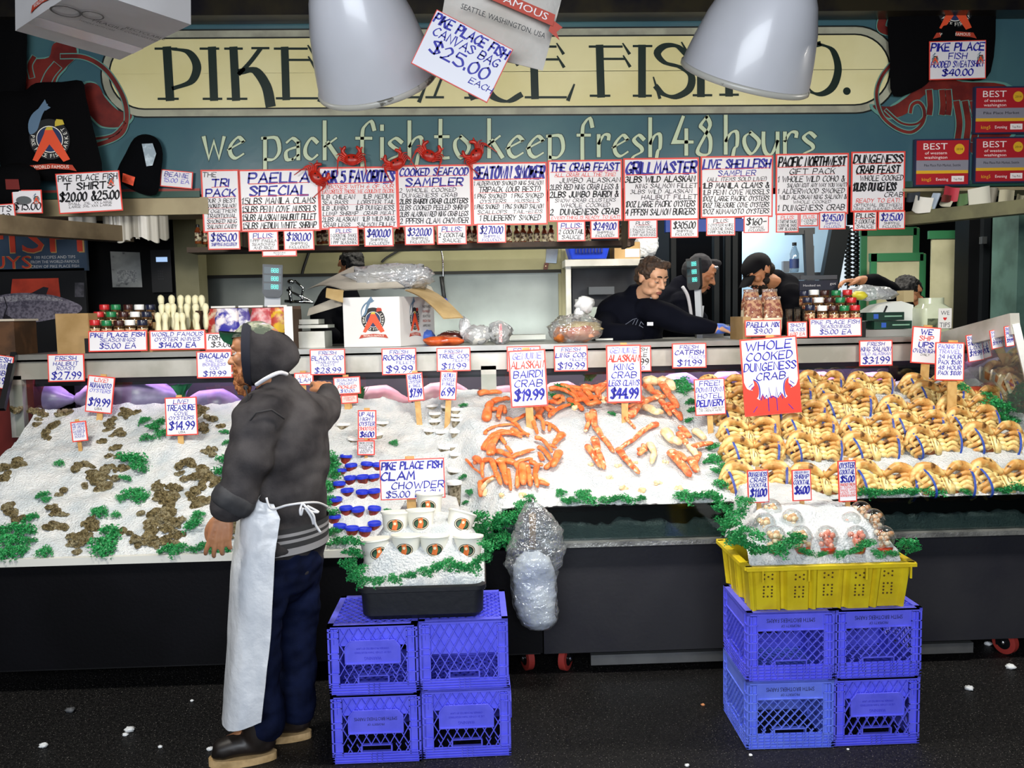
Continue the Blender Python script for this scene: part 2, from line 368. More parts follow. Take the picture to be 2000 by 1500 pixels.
m = MB(); YL = YB-.014
def stem(x0, y0, x1, y1, w_=15, s0=None, s1=None):
    pxrib(m, [(x0, y0), (x1, y1)], w_, 0, YL, 0, 1)
    for s_ in (s0, s1):
        if s_: pxrib(m, [(s_[0], s_[2]), (s_[1], s_[2])], 4.5, 0, YL-.001, 1.57, 1)
def bar(x0, x1, y, w_=4.5): pxrib(m, [(x0, y), (x1, y)], w_, 0, YL-.001, 1.57, 1)
def wedge(a, b, w_=9):
    d = V((b[0]-a[0], b[1]-a[1])).normalized(); n_ = V((-d.y, d.x))*w_/2; pxflat(m, [(a[0]-n_.x*.3, a[1]-n_.y*.3), (a[0]+n_.x*.3, a[1]+n_.y*.3), (b[0]+n_.x*.7, b[1]+n_.y*.7), (b[0]-n_.x*.7, b[1]-n_.y*.7)], 0, YL-.002)
def curve(pts, w_=17, mn=.25, nib=0): pxrib(m, cat(pts, 6), w_, 0, YL, nib, mn)
stem(326,95,332,193,17,(303,345,95),(309,348,193)); curve([(340,96),(366,101),(381,118),(384,138),(372,160),(340,172)])
stem(414,95,418,193,16,(391,427,95),(397,433,193)); stem(456,95,461,193,16,(439,473,95),(444,482,193))
curve([(508,96),(488,122),(467,144)], 9, .7); curve([(470,140),(498,138),(520,168),(528,204)], 20, .5); bar(492, 525, 94)
def Eglyph(x, yt, yb, ym, xr, last=True):
    stem(x, yt, x+3, yb, 15); bar(x-20, x+44, yt); wedge((x+45, yt-7), (x+59, yt+15)); bar(x, x+48, ym); wedge((x+46, ym-7), (x+60, ym+16))
    if last: bar(x-16, x+64, yb); wedge((x+80, yb-26), (x+67, yb+7), 11)
    else: bar(x-18, x+20, yb)
Eglyph(556, 95, 192, 117, 0)
stem(662,94,666,192,16,(640,690,94),(645,690,192)); curve([(672,95),(702,102),(716,130),(705,158),(674,170)])
stem(774,94,778,190,15,(756,795,94),None); bar(762,818,190); wedge((833,164),(818,200),11)
stem(886,92,848,190,5,None,(832,866,190)); stem(886,90,926,190,17,None,(908,950,191)); bar(862,908,150)
curve([(1014,122),(998,98),(972,96),(948,118),(944,152),(960,186),(990,198),(1016,186)], 18, .25)
Eglyph(1042, 91, 190, 116, 0); Eglyph(1171, 91, 187, 115, 0, False); stem(1254,91,1254,187,15,(1237,1273,90),(1237,1272,187))
curve([(1340,106),(1322,90),(1298,90),(1284,104),(1298,122),(1328,131),(1350,148),(1346,174),(1320,189),(1296,184),(1282,170)], 15, .42, .3); wedge((1331,82),(1348,112)); wedge((1276,150),(1289,193))
stem(1369,90,1369,186,15,(1352,1388,90),(1354,1390,186)); stem(1424,90,1424,185,15,(1406,1442,90),(1406,1442,185)); bar(1370,1424,136)
curve([(1548,108),(1528,92),(1502,96),(1482,120),(1480,150),(1496,180),(1524,190),(1550,182)], 17, .25)
curve([(1600,86),(1574,96),(1562,130),(1574,170),(1600,184),(1626,170),(1637,134),(1626,98),(1600,86)], 15, .3, .35)
pxflat(m, [(1654+7.5*math.cos(k*.4), 178+7.5*math.sin(k*.4)) for k in range(16)], 0, YL)
rel(m.build('title_lettering', M('sign_ink', '#12251f', .4)))
LC = {'w':'0924486489','e':'0668 ~684917153465','p':'1910 0919 ~1959664414','a':'~183958 5854 ~57161434 3455','c':'~583917153455','k':'1d14 5917 2864','f':'~6b5d3c2a22 0959','i':'1914 1b1c',
's':'~583918274645140 3'.replace(' ',''),'h':'1d14 ~173959564531','t':'~2d253454 0959','o':'~39181634556739','r':'1914 ~17395958','u':'~0906143457 5954','4':'3d0767 4a44','8':'~3d1b2a484534140528 4b3d'.replace(' ','')}
m = MB(); Y2 = YB-.006
for txt, x0, x1, yb in (('we',398,475,309),('pack',512,662,311),('fish',696,824,311),('to',850,916,308),('keep',950,1100,307),('fresh',1128,1290,305),('48',1316,1388,302),('hours',1412,1592,300)):
    tw = textw(txt, LC, 1.6); sx = (x1-x0)/tw; sz = 8.2
    for pw, mi, e in ((11.5, 1, 0), (8, 0, .002)):
        cx = x0
        for c in txt:
            for st in strokes(c, LC): ribbon(m, [(cx+p[0]*sx, yb-(p[1]-4)*sz) for p in st], pw, -.55, .4, mi, lambda q: P(q.x, q.y, Y2-e))
            cx += (gw(c, LC)+1.6)*sx
rel(m.build('slogan_lettering', [M('sign_pale', '#b9c8ab', .4), M('sign_dark', '#1c3836', .4)]))
m = MB()    # painted red octopus arms at both ends
def ink(poly, Y=YB-.016): 
    q = cat(poly, 4, True); c = (sum(p[0] for p in q)/len(q), sum(p[1] for p in q)/len(q))
    pxflat(m, [(c[0]+(p[0]-c[0])*1.03+(2 if p[0] > c[0] else -2), c[1]+(p[1]-c[1])*1.03+(2 if p[1] > c[1] else -2)) for p in q], 1, Y+.001); pxflat(m, q, 0, Y)
def arm(pts, wd, Y=YB-.018):
    q = cat(pts, 6); pxrib(m, q, wd+4, 1, Y+.001, 0, 1); pxrib(m, q, wd, 0, Y, 0, 1)
ink([(40,140),(60,118),(95,112),(105,85),(140,80),(150,108),(130,130),(112,150),(100,178),(60,182),(38,170)])
ink([(165,165),(190,165),(205,190),(230,215),(258,225),(240,246),(205,248),(185,235),(160,200)])
arm([(120,110),(165,112),(205,135),(235,178),(247,215),(244,250),(225,270),(185,284)], 8); arm([(244,240),(220,264),(178,272)], 5); arm([(80,190),(95,150),(110,130)], 18); arm([(62,150),(58,128),(66,112)], 9)
octL = m; m = MB()
ink([(1704,206),(1740,208),(1770,190),(1800,165),(1850,150),(1880,160),(1960,165),(1990,200),(1985,250),(1930,300),(1890,290),(1905,230),(1870,200),(1830,175),(1800,190),(1770,222),(1735,230)])
arm([(1745,120),(1722,150),(1712,185),(1722,225),(1750,250),(1780,258),(1802,240),(1805,215),(1795,200),(1782,205),(1778,220)], 6); arm([(1730,215),(1760,240),(1790,242),(1808,225)], 4); arm([(1735,10),(1725,35),(1722,55),(1740,62)], 16)
for x in (1815, 1840, 1852): arm([(x, 178), (x+2, 205), (x, 222)], 11)
for x in (1868, 1885, 1900): arm([(x, 200), (x+6, 240), (x+2, 275)], 12)
octm = [M('sign_red', '#5a1614', .45, n=(9, '#74231c')), M('sign_seafoam', '#5d8f86', .45)]
rel(octL.build('painted_octopus', octm)); rel(m.build('painted_octopus', octm))
m = MB()
for x0, x1 in ((-60, 380),): pxbox(m, x0, 371, x1, 376, YB-.012, .02, 1); pxbox(m, x0, 376, x1, 389, YB-.02, .05, 0)
esm = [M('strip_green', '#20453c', .4), M('strip_red', '#8c3a33', .5)]; rel(m.build('edge_strip', esm)); m = MB(); pxbox(m, 1765, 352, 2060, 364, YB-.02, .05, 0)
rel(m.build('edge_strip', esm))
# beige beams carrying the sign
m = MB(); pxbox(m, -80, 389, 396, 421, YB-.02, .28); pxbox(m, 1760, 366, 2080, 372, YB-.02, .3); struct(m.build('trim_2', M('beam_beige', '#a39675', .55, n=(4, '#8e8162'))))
m = MB(); a, b = P(245, 458, 5.75), P(-70, 434, 4.5); m.bar(a, b, .12, .10); struct(m.build('trim_3', M('beam_brown', '#6f614a', .6, n=(5, '#544733'))))
m = MB(); a, b = P(1768, 428, 5.7), P(2070, 397, 5.0); m.bar(a, b, .10, .085); struct(m.build('trim_4', M('beam_olive', '#6c6a4a', .6, n=(5, '#55533a'))))
# wall behind the counter
YW = 7.3
m = MB(); pxbox(m, 395, 400, 1120, 545, YW, .08); struct(m.build('wall_panel', M('wall_khaki', '#8c8865', .55, n=(1.6, '#77744f', .35)))); bpy.data.objects['wall_panel'].name = 'wall_inner'
m = MB(); pxbox(m, 388, 535, 1100, 700, YW-.06, .06); pxbox(m, 390, 532, 1095, 538, YW-.075, .02, 1); m.build('steel_backsplash', [M('steel_matte', '#767b77', .42, metal=.7, n=(1.5, '#646965')), M('dark_gap', '#15140f', .8)])
tag(bpy.data.objects['steel_backsplash'], 'wide stainless steel backsplash panel on the wall behind the counter', 'wall panel')
m = MB(); pxbox(m, 344, 380, 388, 720, 6.6, .2); pxbox(m, 388, 380, 397, 720, 6.7, .1); struct(m.build('pillar', M('post_khaki', '#837f5f', .55, n=(2, '#6d6949'))))
m = MB(); pxbox(m, 1092, 535, 1100, 700, YW-.1, .04); pxbox(m, 1098, 480, 1106, 700, YW-.12, .06); struct(m.build('trim_5', M('post_khaki')))
m = MB(); pxbox(m, 1310, 400, 1450, 760, 7.9, .06, 0)
for x in (1316, 1400, 1422, 1436): pxbox(m, x-5, 400, x+5, 760, 7.6, .08, 1)
struct(m.build('door_1', [M('black_void', '#030304', .9, spec=.05), M('door_frame', '#12171a', .5, spec=.2)]))
m = MB(); pxbox(m, 1438, 380, 1655, 640, 8.4, .05); struct(m.build('wall_pale', M('pale_wall', '#b9d2e2', .6, n=(1.2, '#a9c6da', .35)))); bpy.data.objects['wall_pale'].name = 'wall_right_inner'
m = MB(); pxbox(m, 1300, 428, 1470, 452, 7.57, .06); tag(m.build('awning_rail', M('blue_rail', '#1f47a8', .5)), 'blue rail running behind the boards over the dark doorway', 'rail')
m = MB(); pxbar(m, (1577, 450), (1582, 560), 7.4, 16, .06); pxbox(m, 1540, 445, 1592, 457, 7.38, .1); struct(m.build('column', M('dark_post', '#33363a', .5)))
m = MB(); pxbar(m, (1640, 440), (1612, 590), 7.5, 34, .08); struct(m.build('beam', M('door_frame')))
m = MB(); pxbox(m, 1888, 400, 1990, 760, 6.6, .2); struct(m.build('door_2', M('black_door', '#08090b', .5, spec=.15))); m = MB()
for x in (1918, 1962): pxbox(m, x, 400, x+14, 760, 6.55, .06)
pxbox(m, 1918, 462, 1928, 476, 6.5, .04, 1); struct(m.build('trim_6', [M('door_dark', '#15191c', .4), M('grey_metal', '#5a5e60', .4, metal=.6)]))
m = MB(); pxbox(m, 1980, 400, 2140, 900, 5.75, .3); struct(m.build('pillar_green', M('pillar_teal', '#4e6d63', .6, n=(6, '#3d584f')))); bpy.data.objects['pillar_green'].name = 'column_right'
m = MB(); pxbox(m, -100, 400, 345, 760, 6.7, .1); struct(m.build('wall_dark_left', M('wall_black', '#060709', .6, spec=.15))); bpy.data.objects['wall_dark_left'].name = 'wall_left_inner'
m = MB()
for k, x in enumerate(range(1655, 1700, 16)): pxbox(m, x, 445, x+3, 900, 7.9, .03)
for k in range(14):
    for x in (1650, 1666, 1682): pxbar(m, (x, 445+k*8), (x+14, 453+k*8), 7.9, 3, .02); pxbar(m, (x+14, 445+k*8), (x, 453+k*8), 7.9, 3, .02)
gt = m.build('folding_gate', M('gate_black', '#101214', .5)); tag(gt, 'black folding lattice gate behind the green framed boards', 'gate')
m = MB(); pxbox(m, 1640, 440, 1705, 570, 8.3, .03); struct(m.build('window_1', M('bright_pane', '#dfe9f0', .5, em=.8)))
# floor under the counter to the beds: nothing else; ---- counter and display case
YC = 5.0
def case_box(mb, x0, x1, y0, y1, Y, dep, mi=0): return pxbox(mb, x0, y0, x1, y1, Y, dep, mi)
counter = thing('display_case', 'long stainless steel display case with glass front behind the ice beds', 'display case', (0, YC, 0))
zc = (P(60, 689, YC).z+P(1700, 664, YC).z)/2
xl, xr = P(22, 690, YC).x, P(1850, 660, YC).x
steel = M('steel_rail', '#c4c2ba', .35, metal=.3, n=(3, '#a3a196'), bump=(30, .05)); 
m = MB(); m.box(((xl+xr)/2, YC+.45, zc-.02), (xr-xl, .9, .04)); m.box(((xl+xr)/2, YC-.012, zc-.012), (xr-xl+.02, .05, .03)); rel(m.build('worktop', M('steel_top', '#aaaaa6', .3, metal=.45, n=(2, '#8a8a86'))), counter)
m = MB(); m.box(((xl+xr)/2, YC+.03, zc-.085), (xr-xl, .06, .115)); rel(m.build('front_rail', steel), counter)
for px in (30, 955, 1850): m = MB(); a = P(px, 760, YC); m.box((a.x, YC+.03, zc-.3), (.075 if px != 955 else .09, .06, .36)); rel(m.build('case_post', M('steel_rail')), counter)
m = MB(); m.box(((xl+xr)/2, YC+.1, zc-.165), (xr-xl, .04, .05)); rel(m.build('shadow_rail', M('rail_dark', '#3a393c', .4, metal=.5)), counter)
m = MB(); m.box(((xl+xr)/2, YC+.75, .72), (xr-xl, .04, 1.4)); m.box(((xl+xr)/2, YC+.4, zc-.47), (xr-xl, .75, .02), 1); rel(m.build('case_body', [M('case_in', '#5a5660', .4, metal=.3), M('case_ice', '#e4e6ee', .5, bump=(60, .6, .02))]), counter)
m = MB(); m.box(((xl+xr)/2, YC-.0, zc-.32), (xr-xl, .006, .3)); rel(m.build('front_glass', clear('pane_clear', '#f4f8f6', .05, .03)), counter)
# sloped end of the case at the right
ce = thing('case_end', 'sloped glass end of the display case beside the green pillar', 'display case', (0, YC-.5, 0))
m = MB(); A = [P(1840, 668, YC), P(1983, 632, YC-.7), P(2010, 800, YC-.75), P(1870, 800, YC)]
m.bar(A[0], A[1], .05, .11, 0); m.bar(A[1], P(2030, 830, YC-.75), .035, .035, 0); rel(m.build('frame', M('steel_rail')), ce)
m = MB(); m.quad(A[0], A[1], P(2030, 830, YC-.75), P(1880, 860, YC)); rel(m.build('end_glass', clear('pane_clear', '')), ce)
m = MB(); m.quad(P(1860, 690, YC+.5), P(2060, 690, YC+.1), P(2060, 900, YC-.2), P(1860, 900, YC+.3)); rel(m.build('end_lining', M('case_lining', '#3c3c3a', .5)), ce)
# left neighbouring case
m = MB(); m.bar(P(28, 690, YC-.05), P(4, 800, YC-.25), .03, .03, 0); m.box((P(-30, 760, YC).x, YC+.2, 1.2), (.5, .3, .5), 1)
tag(m.build('side_case', [M('black_frame', '#17171a', .4), M('dark_red', '#5c1a16', .5)]), 'dark red neighbouring display case cut off by the frame', 'display case')
# ---------------------------------------------------------------- ice beds on wheeled steel stands
YF = 3.9
def ss(a, b, x): t = min(1, max(0, (x-a)/(b-a))); return t*t*(3-2*t)
XT = P(938, 960, 4.2).x
LF = P(300, 1085, YF).z; LB = P(220, 808, 4.93).z; RF = P(1250, 985, YF).z; RB = P(1250, 766, 4.93).z
def bump(x, y):
    return .034*noise.noise((x*3.1, y*3.4, 1.7))+.022*noise.noise((x*8, y*8, 4.2))+.009*noise.noise((x*21, y*21, 9))
def ice_z(x, y):
    t = (y-YF)/(4.93-YF); k = ss(XT-.09, XT+.05, x+.25*(t-.35)); zl = LF+(LB-LF)*t; zr = RF+(RB-RF)*t
    zl += .05*math.exp(-((x+1.05)/.25)**2)*ss(.5, 1, t)
    zr += .03*math.sin(t*3.1)
    e = ss(0, .12, t)
    return zl*(1-k)+zr*k+bump(x, y)*(.15+.85*e)
def ICE(px, py, up=0):
    d = ray(px, py); d = d/d.y; y = 3.92; q = CAMP+d*y
    for i in range(150):
        q = CAMP+d*(3.92+i*.007)
        if q.z <= ice_z(q.x, q.y): break
    return V((q.x, q.y, ice_z(q.x, q.y)+up))
icem = M('crushed_ice', '#f2f2f1', .55, n=(9, '#d3dbe0', .34), bump=(110, 1.0, .02), spec=.5)
def ice_mesh(x0, x1, nx, y0=YF, y1=5.0, ny=60):
    m = MB()
    def f(u, v):
        x = x0+(x1-x0)*u; y = y0+(y1-y0)*v; z = ice_z(x, y)+.006*noise.noise((x*45, y*45, 2))
        return (x, y, z)
    m.grid(f, nx, ny); 
    m.add([(x0, y0, .5), (x1, y0, .5), (x1, y0, ice_z(x1, y0)), (x0, y0, ice_z(x0, y0))], [(0,1,2,3)]) if False else None
    return m
xa, xb = P(-160, 1000, YF).x, P(2160, 1000, YF).x
o = ice_mesh(xa, XT-.02, 190).build('crushed_ice', icem, None, True); tag(o, 'sloping bed of crushed ice holding the oysters and cups', 'ice', None, 'stuff')
o = ice_mesh(XT-.02, xb, 200).build('crushed_ice', icem, None, True); tag(o, 'sloping bed of crushed ice holding crab legs and whole crabs', 'ice', None, 'stuff')
pnl = M('panel_black', '#08080b', .5, spec=.15, n=(2.5, '#0c0c10'), bump=(60, .08)); pnl2 = M('panel_grey', '#2b2b2f', .5, spec=.25, n=(1.6, '#212128'), bump=(50, .1))
zb = P(600, 1293, YF).z; XG = P(1060, 1180, YF).x
cast_m = [M('caster_fork', '#2c2d30', .4, metal=.8), M('caster_red', '#a83a33', .45), M('caster_bolt', '#c9c9c9', .25, metal=1)]
def caster(par, px, Y, ang):
    a = P(px, 1300, Y); c = thing('caster', '', '', (0, 0, 0)); del c['label']; del c['category']; c.parent = par; c.matrix_parent_inverse = Matrix.Identity(4)
    c.location = V((a.x, Y, 0))-par.location; c.rotation_euler = (0, 0, ang); r = .06; T = Matrix.Rotation(math.pi/2, 4, 'Y')
    w_ = MB(); w_.lathe([(r*.72, -.018), (r, -.015), (r, .015), (r*.72, .018)], 24, 0, Matrix.Translation((0, 0, r)) @ T); w_.build('wheel', cast_m[1], c, auto=30)
    w_ = MB(); w_.lathe([(.012, -.022), (r*.7, -.017), (r*.7, .017), (.012, .022)], 20, 0, Matrix.Translation((0, 0, r)) @ T); w_.ell((-.026, 0, r), (.008, .013, .013), 1); w_.ell((.026, 0, r), (.008, .013, .013), 1); w_.build('hub', [cast_m[0], cast_m[2]], c, auto=30)
    w_ = MB()
    for s_ in (-1, 1): w_.prism([(-.02, r-.02), (.02, r-.02), (.028, r+.08), (-.028, r+.08)], -.002, .002, 0, Matrix.Translation((s_*.024, .012, 0)) @ Matrix.Rotation(math.pi/2, 4, 'Z'))
    w_.box((0, .012, zb-.02), (.06, .07, .012)); w_.box((0, .012, (r+.08+zb)/2-.01), (.05, .05, max(.01, zb-r-.08))); w_.build('fork', cast_m[0], c)
st1 = thing('ice_stand', 'black panelled wheeled stand under the oyster ice bed', 'stand', (-1.2, YF+.5, 0))
m = MB(); m.box(((xa+XG)/2, YF+.012, (zb+LF)/2-.01), (XG-xa-.006, .02, LF-zb-.03)); rel(m.build('front_panel', pnl), st1)
m = MB(); m.box(((xa+XT)/2, YF-.004, LF-.012), (XT-xa, .035, .035)); rel(m.build('lip', M('white_lip', '#d9d9d2', .4)), st1)
m = MB(); m.box(((xa+XG)/2, YF+.5, zb-.01), (XG-xa-.02, .9, .02)); m.box((xa-.02, YF+.5, .4), (.02, 1, .5)); rel(m.build('base', M('panel_under', '#0d0d10', .6)), st1)
caster(st1, 1030, YF+.1, .35); caster(st1, -60, YF+.1, 0)
st2 = thing('ice_stand', 'grey steel wheeled stand under the crab ice bed', 'stand', (1.2, YF+.5, 0))
zl_ = P(1250, 1056, YF).z; xr2 = P(2150, 1100, YF).x
m = MB(); m.box(((XG+xr2)/2, YF+.012, (zb+zl_)/2), (xr2-XG-.006, .02, zl_-zb)); rel(m.build('front_panel', pnl2), st2)
m = MB(); m.box(((XG+xr2)/2-.0, YF-.02, zl_), (xr2-XG, .06, .022)); rel(m.build('lip', M('lip_steel', '#a9aaa6', .35, metal=.7, n=(9, '#7e7f7d'), bump=(70, .4))), st2)
m = MB(); xf = XT+.1; m.box(((xf+xr2)/2, YF-.008, (zl_+RF)/2), (xr2-xf, .008, RF-zl_)); rel(m.build('clear_fence', clear('fence_clear', '#b2bebd', .04, .1)), st2)
m = MB(); m.box(((xf+xr2)/2, YF+.10, (zl_+RF)/2-.02), (xr2-xf, .05, RF-zl_-.05)); rel(m.build('tray_wall', M('tray_dark', '#16201f', .5)), st2); m = MB(); m.grid(lambda u, v: (xf+(xr2-xf)*u, YF+.02+.05*v, zl_+.005+(.075+.035*noise.noise((u*22, 1, 3))+.02*noise.noise((u*70, 1, 3)))*min(1, v*1.6)), 260, 6); rel(m.build('packed_ice', icem, None, True), st2)
m = MB(); m.box(((XG+xr2)/2, YF+.5, zb-.01), (xr2-XG-.02, .9, .02)); rel(m.build('base', M('panel_under')), st2)
m = MB(); a = P(1154, 1280, YF+.02); b = P(1900, 1256, YF+.02); m.box(((a.x+b.x)/2, YF+.03, zb-.045), (b.x-a.x, .03, .05)); rel(m.build('skirt_bar', M('alu_bar', '#9a9c9d', .3, metal=.8, n=(5, '#858789'))), st2)
caster(st2, 1105, YF+.08, -.5); caster(st2, 1962, YF+.1, .45)

# ---------------------------------------------------------------- milk crates (upside down)
CW, CH = .345, .278
blue = M('crate_blue', '#6a6cf6', .42, n=(14, '#6063ec'), spec=.45); blue2 = M('crate_blue_worn', '#7288f4', .42, n=(14, '#687cee')); ink_b = M('crate_ink', '#15152e', .6)
def lat(u0, u1, v0, v1, stp, sl, skip=None):
    out = []
    for sgn in (1, -1):
        k = u0-(v1-v0)/sl
        while k < u1+(v1-v0)/sl:
            a = (k, v0) if sgn > 0 else (k, v1); b = (k+(v1-v0)/sl, v1 if sgn > 0 else v0)
            (x1, y1), (x2, y2) = a, b
            if x2 > u0 and x1 < u1:
                f = lambda x: y1+(y2-y1)*(x-x1)/(x2-x1)
                xa_, xb_ = max(x1, u0), min(x2, u1)
                if xb_-xa_ > .004: out.append(((xa_, f(xa_)), (xb_, f(xb_)), sgn))
            k += stp
    return out
def crate_side(mb, kind, T, text):
    h = CW/2; B = lambda u0, u1, v0, v1, d0, d1, mi=0: mb.box(((u0+u1)/2, -h+(d0+d1)/2, (v0+v1)/2), (u1-u0, d1-d0, v1-v0), mi, T)
    pw = .043; t = .005
    for s_ in (-1, 1):
        a, b = (-h+.002, -h+pw) if s_ < 0 else (h-pw, h-.002)
        B(a, b, .02, CH-.02, .008, .013)
        for v in ((.045, .085, .14, .165, .225, .25) if kind != 'D' else (.06, .09, .12, .155, .19, .225)): B(a, b, v-.002, v+.002, 0, .009)
        for u in (a+.002, b-.002): B(u-.002, u+.002, .03, CH-.012, 0, .012)
        B((a+b)/2-.0015, (a+b)/2+.0015, .2 if kind != 'D' else .03, CH-.02, .002, .01)
    u0, u1 = -h+pw, h-pw
    nb = 4 if kind != 'D' else 5; bt = .042 if kind != 'D' else .062
    for k in range(nb): B(-h, h, .003+k*bt/nb, .006+k*bt/nb, 0, .01)
    B(-h+.004, h-.004, 0, bt, .009, .012)
    for k in range(13 if kind == 'D' else 3):
        u = (-h+.02+k*(2*h-.04)/12) if kind == 'D' else (-.02+.02*k); B(u-.0015, u+.0015, .002, bt, 0, .01)
    B(-h, h, CH-.014, CH-.001, 0, .012)
    v0, v1 = bt, CH-.014
    if kind == 'D':
        vt = CH-.072; B(u0, u1, vt, v1, .004, .01); B(u0, u1, vt-.004, vt, 0, .012)
        hw, h0, h1 = .06, .028, .08
        L_ = lat(u0, -hw, v0, h1, .034, 1.1)+lat(hw, u1, v0, h1, .034, 1.1)+lat(u0, u1, h1+.002, vt, .034, 1.1)
        for a, b, s_ in L_: mb.bar((a[0], -h+(.005 if s_ > 0 else .010), a[1]), (b[0], -h+(.005 if s_ > 0 else .010), b[1]), .008, .003, 0, (0, 0, 1), T)
        B(-hw, hw, h0-.004, h0, 0, .02); B(-hw, hw, h1, h1+.004, 0, .02); B(-hw-.004, -hw, h0, h1, 0, .02); B(hw, hw+.004, h0, h1, 0, .02)
        if text:
            TT = T @ Matrix.Translation((0, 0, vt+.03)) @ Matrix.Rotation(math.pi, 4, 'Y')
            printed(mb, 'SMITH BROTHERS FARMS', 0, -.006, .017, 1, -h+.003, .19, TT); printed(mb, 'PROPERTY OF', 0, .016, .011, 1, -h+.003, .075, TT)
    else:
        vm = .14
        hw = .058
        for a, b, s_ in lat(u0, -hw, v0, v0+.034, .036, 1.75)+lat(hw, u1, v0, v0+.034, .036, 1.75)+lat(u0, u1, v0+.034, v1, .036, 1.75):
            mb.bar((a[0], -h+(.004 if s_ > 0 else .008), a[1]), (b[0], -h+(.004 if s_ > 0 else .008), b[1]), .008, .003, 0, (0, 0, 1), T)
        B(u0, u1, vm+(.0 if kind == 'B' else .05), v1, .013, .015)
        B(-hw, hw, v0+.03, v0+.034, 0, .014); B(-hw, hw, v0+.002, v0+.006, 0, .014)
        for s_ in (-1, 1): B(s_*hw-.003, s_*hw+.003, v0+.006, v0+.03, 0, .014)
        if kind in 'AC':
            hp = .105; poly = [(-hp, .125), (hp, .125), (hp, .19), (hp-.02, .215), (-hp+.02, .215), (-hp, .19)]
            mb.prism(poly, -h-.003, -h+.012, 0, T)
            for i in range(6): a, b = poly[i], poly[(i+1)%6]; mb.bar((a[0], -h-.004, a[1]), (b[0], -h-.004, b[1]), .006, .004, 0, (0, 0, 1), T)
            TT = T @ Matrix.Translation((0, 0, .165)) @ Matrix.Rotation(math.pi, 4, 'Y')
            if kind == 'C' and text:
                printed(mb, 'SMITH BROTHERS FARMS', 0, -.016, .014, 1, -h-.004, .165, TT); printed(mb, 'PROPERTY OF', 0, .006, .009, 1, -h-.004, .065, TT)
            elif text:
                for s_, z, hh, wd in (('WARNING', .02, .013, .065), ('USE BY OTHER THAN REGISTERED', -.003, .008, .14), ('OWNER PROHIBITED BY LAW', -.019, .008, .125)): printed(mb, s_, 0, z, hh, 2, -h-.0042, wd, TT)
def crate(name, label, kind, loc, rz, mat=None, group=None):
    r = thing(name, label, 'crate', loc, (0, 0, rz), group); mats = [mat or blue, ink_b, M('crate_emboss_shade', '#3a3ac8', .4)]  # flat letters in darker blue paint the shading of the embossed text
    mb = MB()
    for k in range(4): crate_side(mb, kind, Matrix.Rotation(k*math.pi/2, 4, 'Z'), k == 0)
    mb.build('side_walls', mats, r)
    mb = MB(); h = CW/2; z = CH-.004
    for a, b in (((-h, -h+.012), (h, -h+.012)), ((-h, h-.012), (h, h-.012)), ((-h+.012, -h), (-h+.012, h)), ((h-.012, -h), (h-.012, h))): mb.bar((a[0], a[1], z), (b[0], b[1], z), .024, .008)
    for a, b, s_ in lat(-h+.02, h-.02, -h+.02, h-.02, .034, 1.2): mb.bar((a[0], a[1], z-.002), (b[0], b[1], z-.002), .004, .008)
    mb.box((0, 0, CH-.03), (CW-.06, CW-.06, .002)); mb.build('grid_bottom', mats, r); return r
def fr(px, py): return G(px, py, 0)
a, b = fr(652, 1492), fr(822, 1490); c1 = (a+b)/2; a, b = fr(828, 1484), fr(996, 1476); c2 = (a+b)/2
crate('milk_crate', 'lower blue milk crate lettered SMITH BROTHERS FARMS beside the white apron', 'C', (c1.x, c1.y+CW/2, 0), 0)
crate('milk_crate', 'upper blue milk crate with raised WARNING panel beside the white apron', 'A', (c1.x-.003, c1.y+CW/2, CH), 0)
crate('milk_crate', 'lower blue milk crate with raised WARNING panel under the all-lattice crate', 'A', (c2.x, c2.y+CW/2, 0), .01)
crate('milk_crate', 'upper blue milk crate with all-lattice front and no panel, under the black tub', 'B', (c2.x-.004, c2.y+CW/2, CH), .012)
YT1 = c1.y
a, b = fr(1462, 1464), fr(1627, 1462); c3 = (a+b)/2; a, b = fr(1630, 1462), fr(1798, 1455); c4 = (a+b)/2
crate('milk_crate', 'lower blue milk crate with blank worn band under the yellow basket', 'D', (c3.x, c3.y+CW/2, 0), -.015, blue2).children[0]
crate('milk_crate', 'upper blue milk crate lettered SMITH BROTHERS FARMS above the worn-band crate', 'D', (c3.x, c3.y+CW/2, CH), -.015)
crate('milk_crate', 'lower blue milk crate with raised WARNING panel under the yellow basket', 'A', (c4.x, c4.y+CW/2+.01, 0), .0)
crate('milk_crate', 'upper blue milk crate lettered SMITH BROTHERS FARMS beside the grey stand and caster', 'D', (c4.x+.002, c4.y+CW/2+.01, CH), .0)
YT2 = (c3.y+c4.y)/2

# ---------------------------------------------------------------- black tub of chowder and yellow basket of cocktail cups
ZT = 2*CH
def mound(name, label, x0, x1, y0, y1, z0, z1, yb_, seed):
    m = MB(); cx = (x0+x1)/2
    def f(u, v):
        x = cx+(x0-cx+(x1-x0)*u)*(1-.5*max(0, v-.4)); y = y0+(y1-y0)*v; e = min(1, 6*min(u, 1-u))*min(1, 7*v+.15)
        z = z0+(z1-z0)*math.sin(min(1, v*1.15)*1.57)*(1-.35*abs(2*u-1)**2.2)
        z += .055*ss(.02, .09, v)*(1-ss(.3, .7, v))
        return (x, y, z-(.06+.22*max(0, v-.3))*(1-e)+.02*noise.noise((x*9, y*9, seed))+.006*noise.noise((x*50, y*50, seed)))
    m.grid(f, 60, 40); m.grid(lambda u, v: (f(u, 1)[0], y1, z0-.1+v*(f(u, 1)[2]-z0+.1)), 60, 1)
    o = m.build(name, icem, None, True); tag(o, label, 'ice', None, 'stuff'); return f
ta, tb = P(702, 1120, YT1+.04), P(944, 1125, YT1+.04); tc = (ta.x+tb.x)/2; tw = tb.x-ta.x; th = .135; ty0 = YT1+.03; td = .32
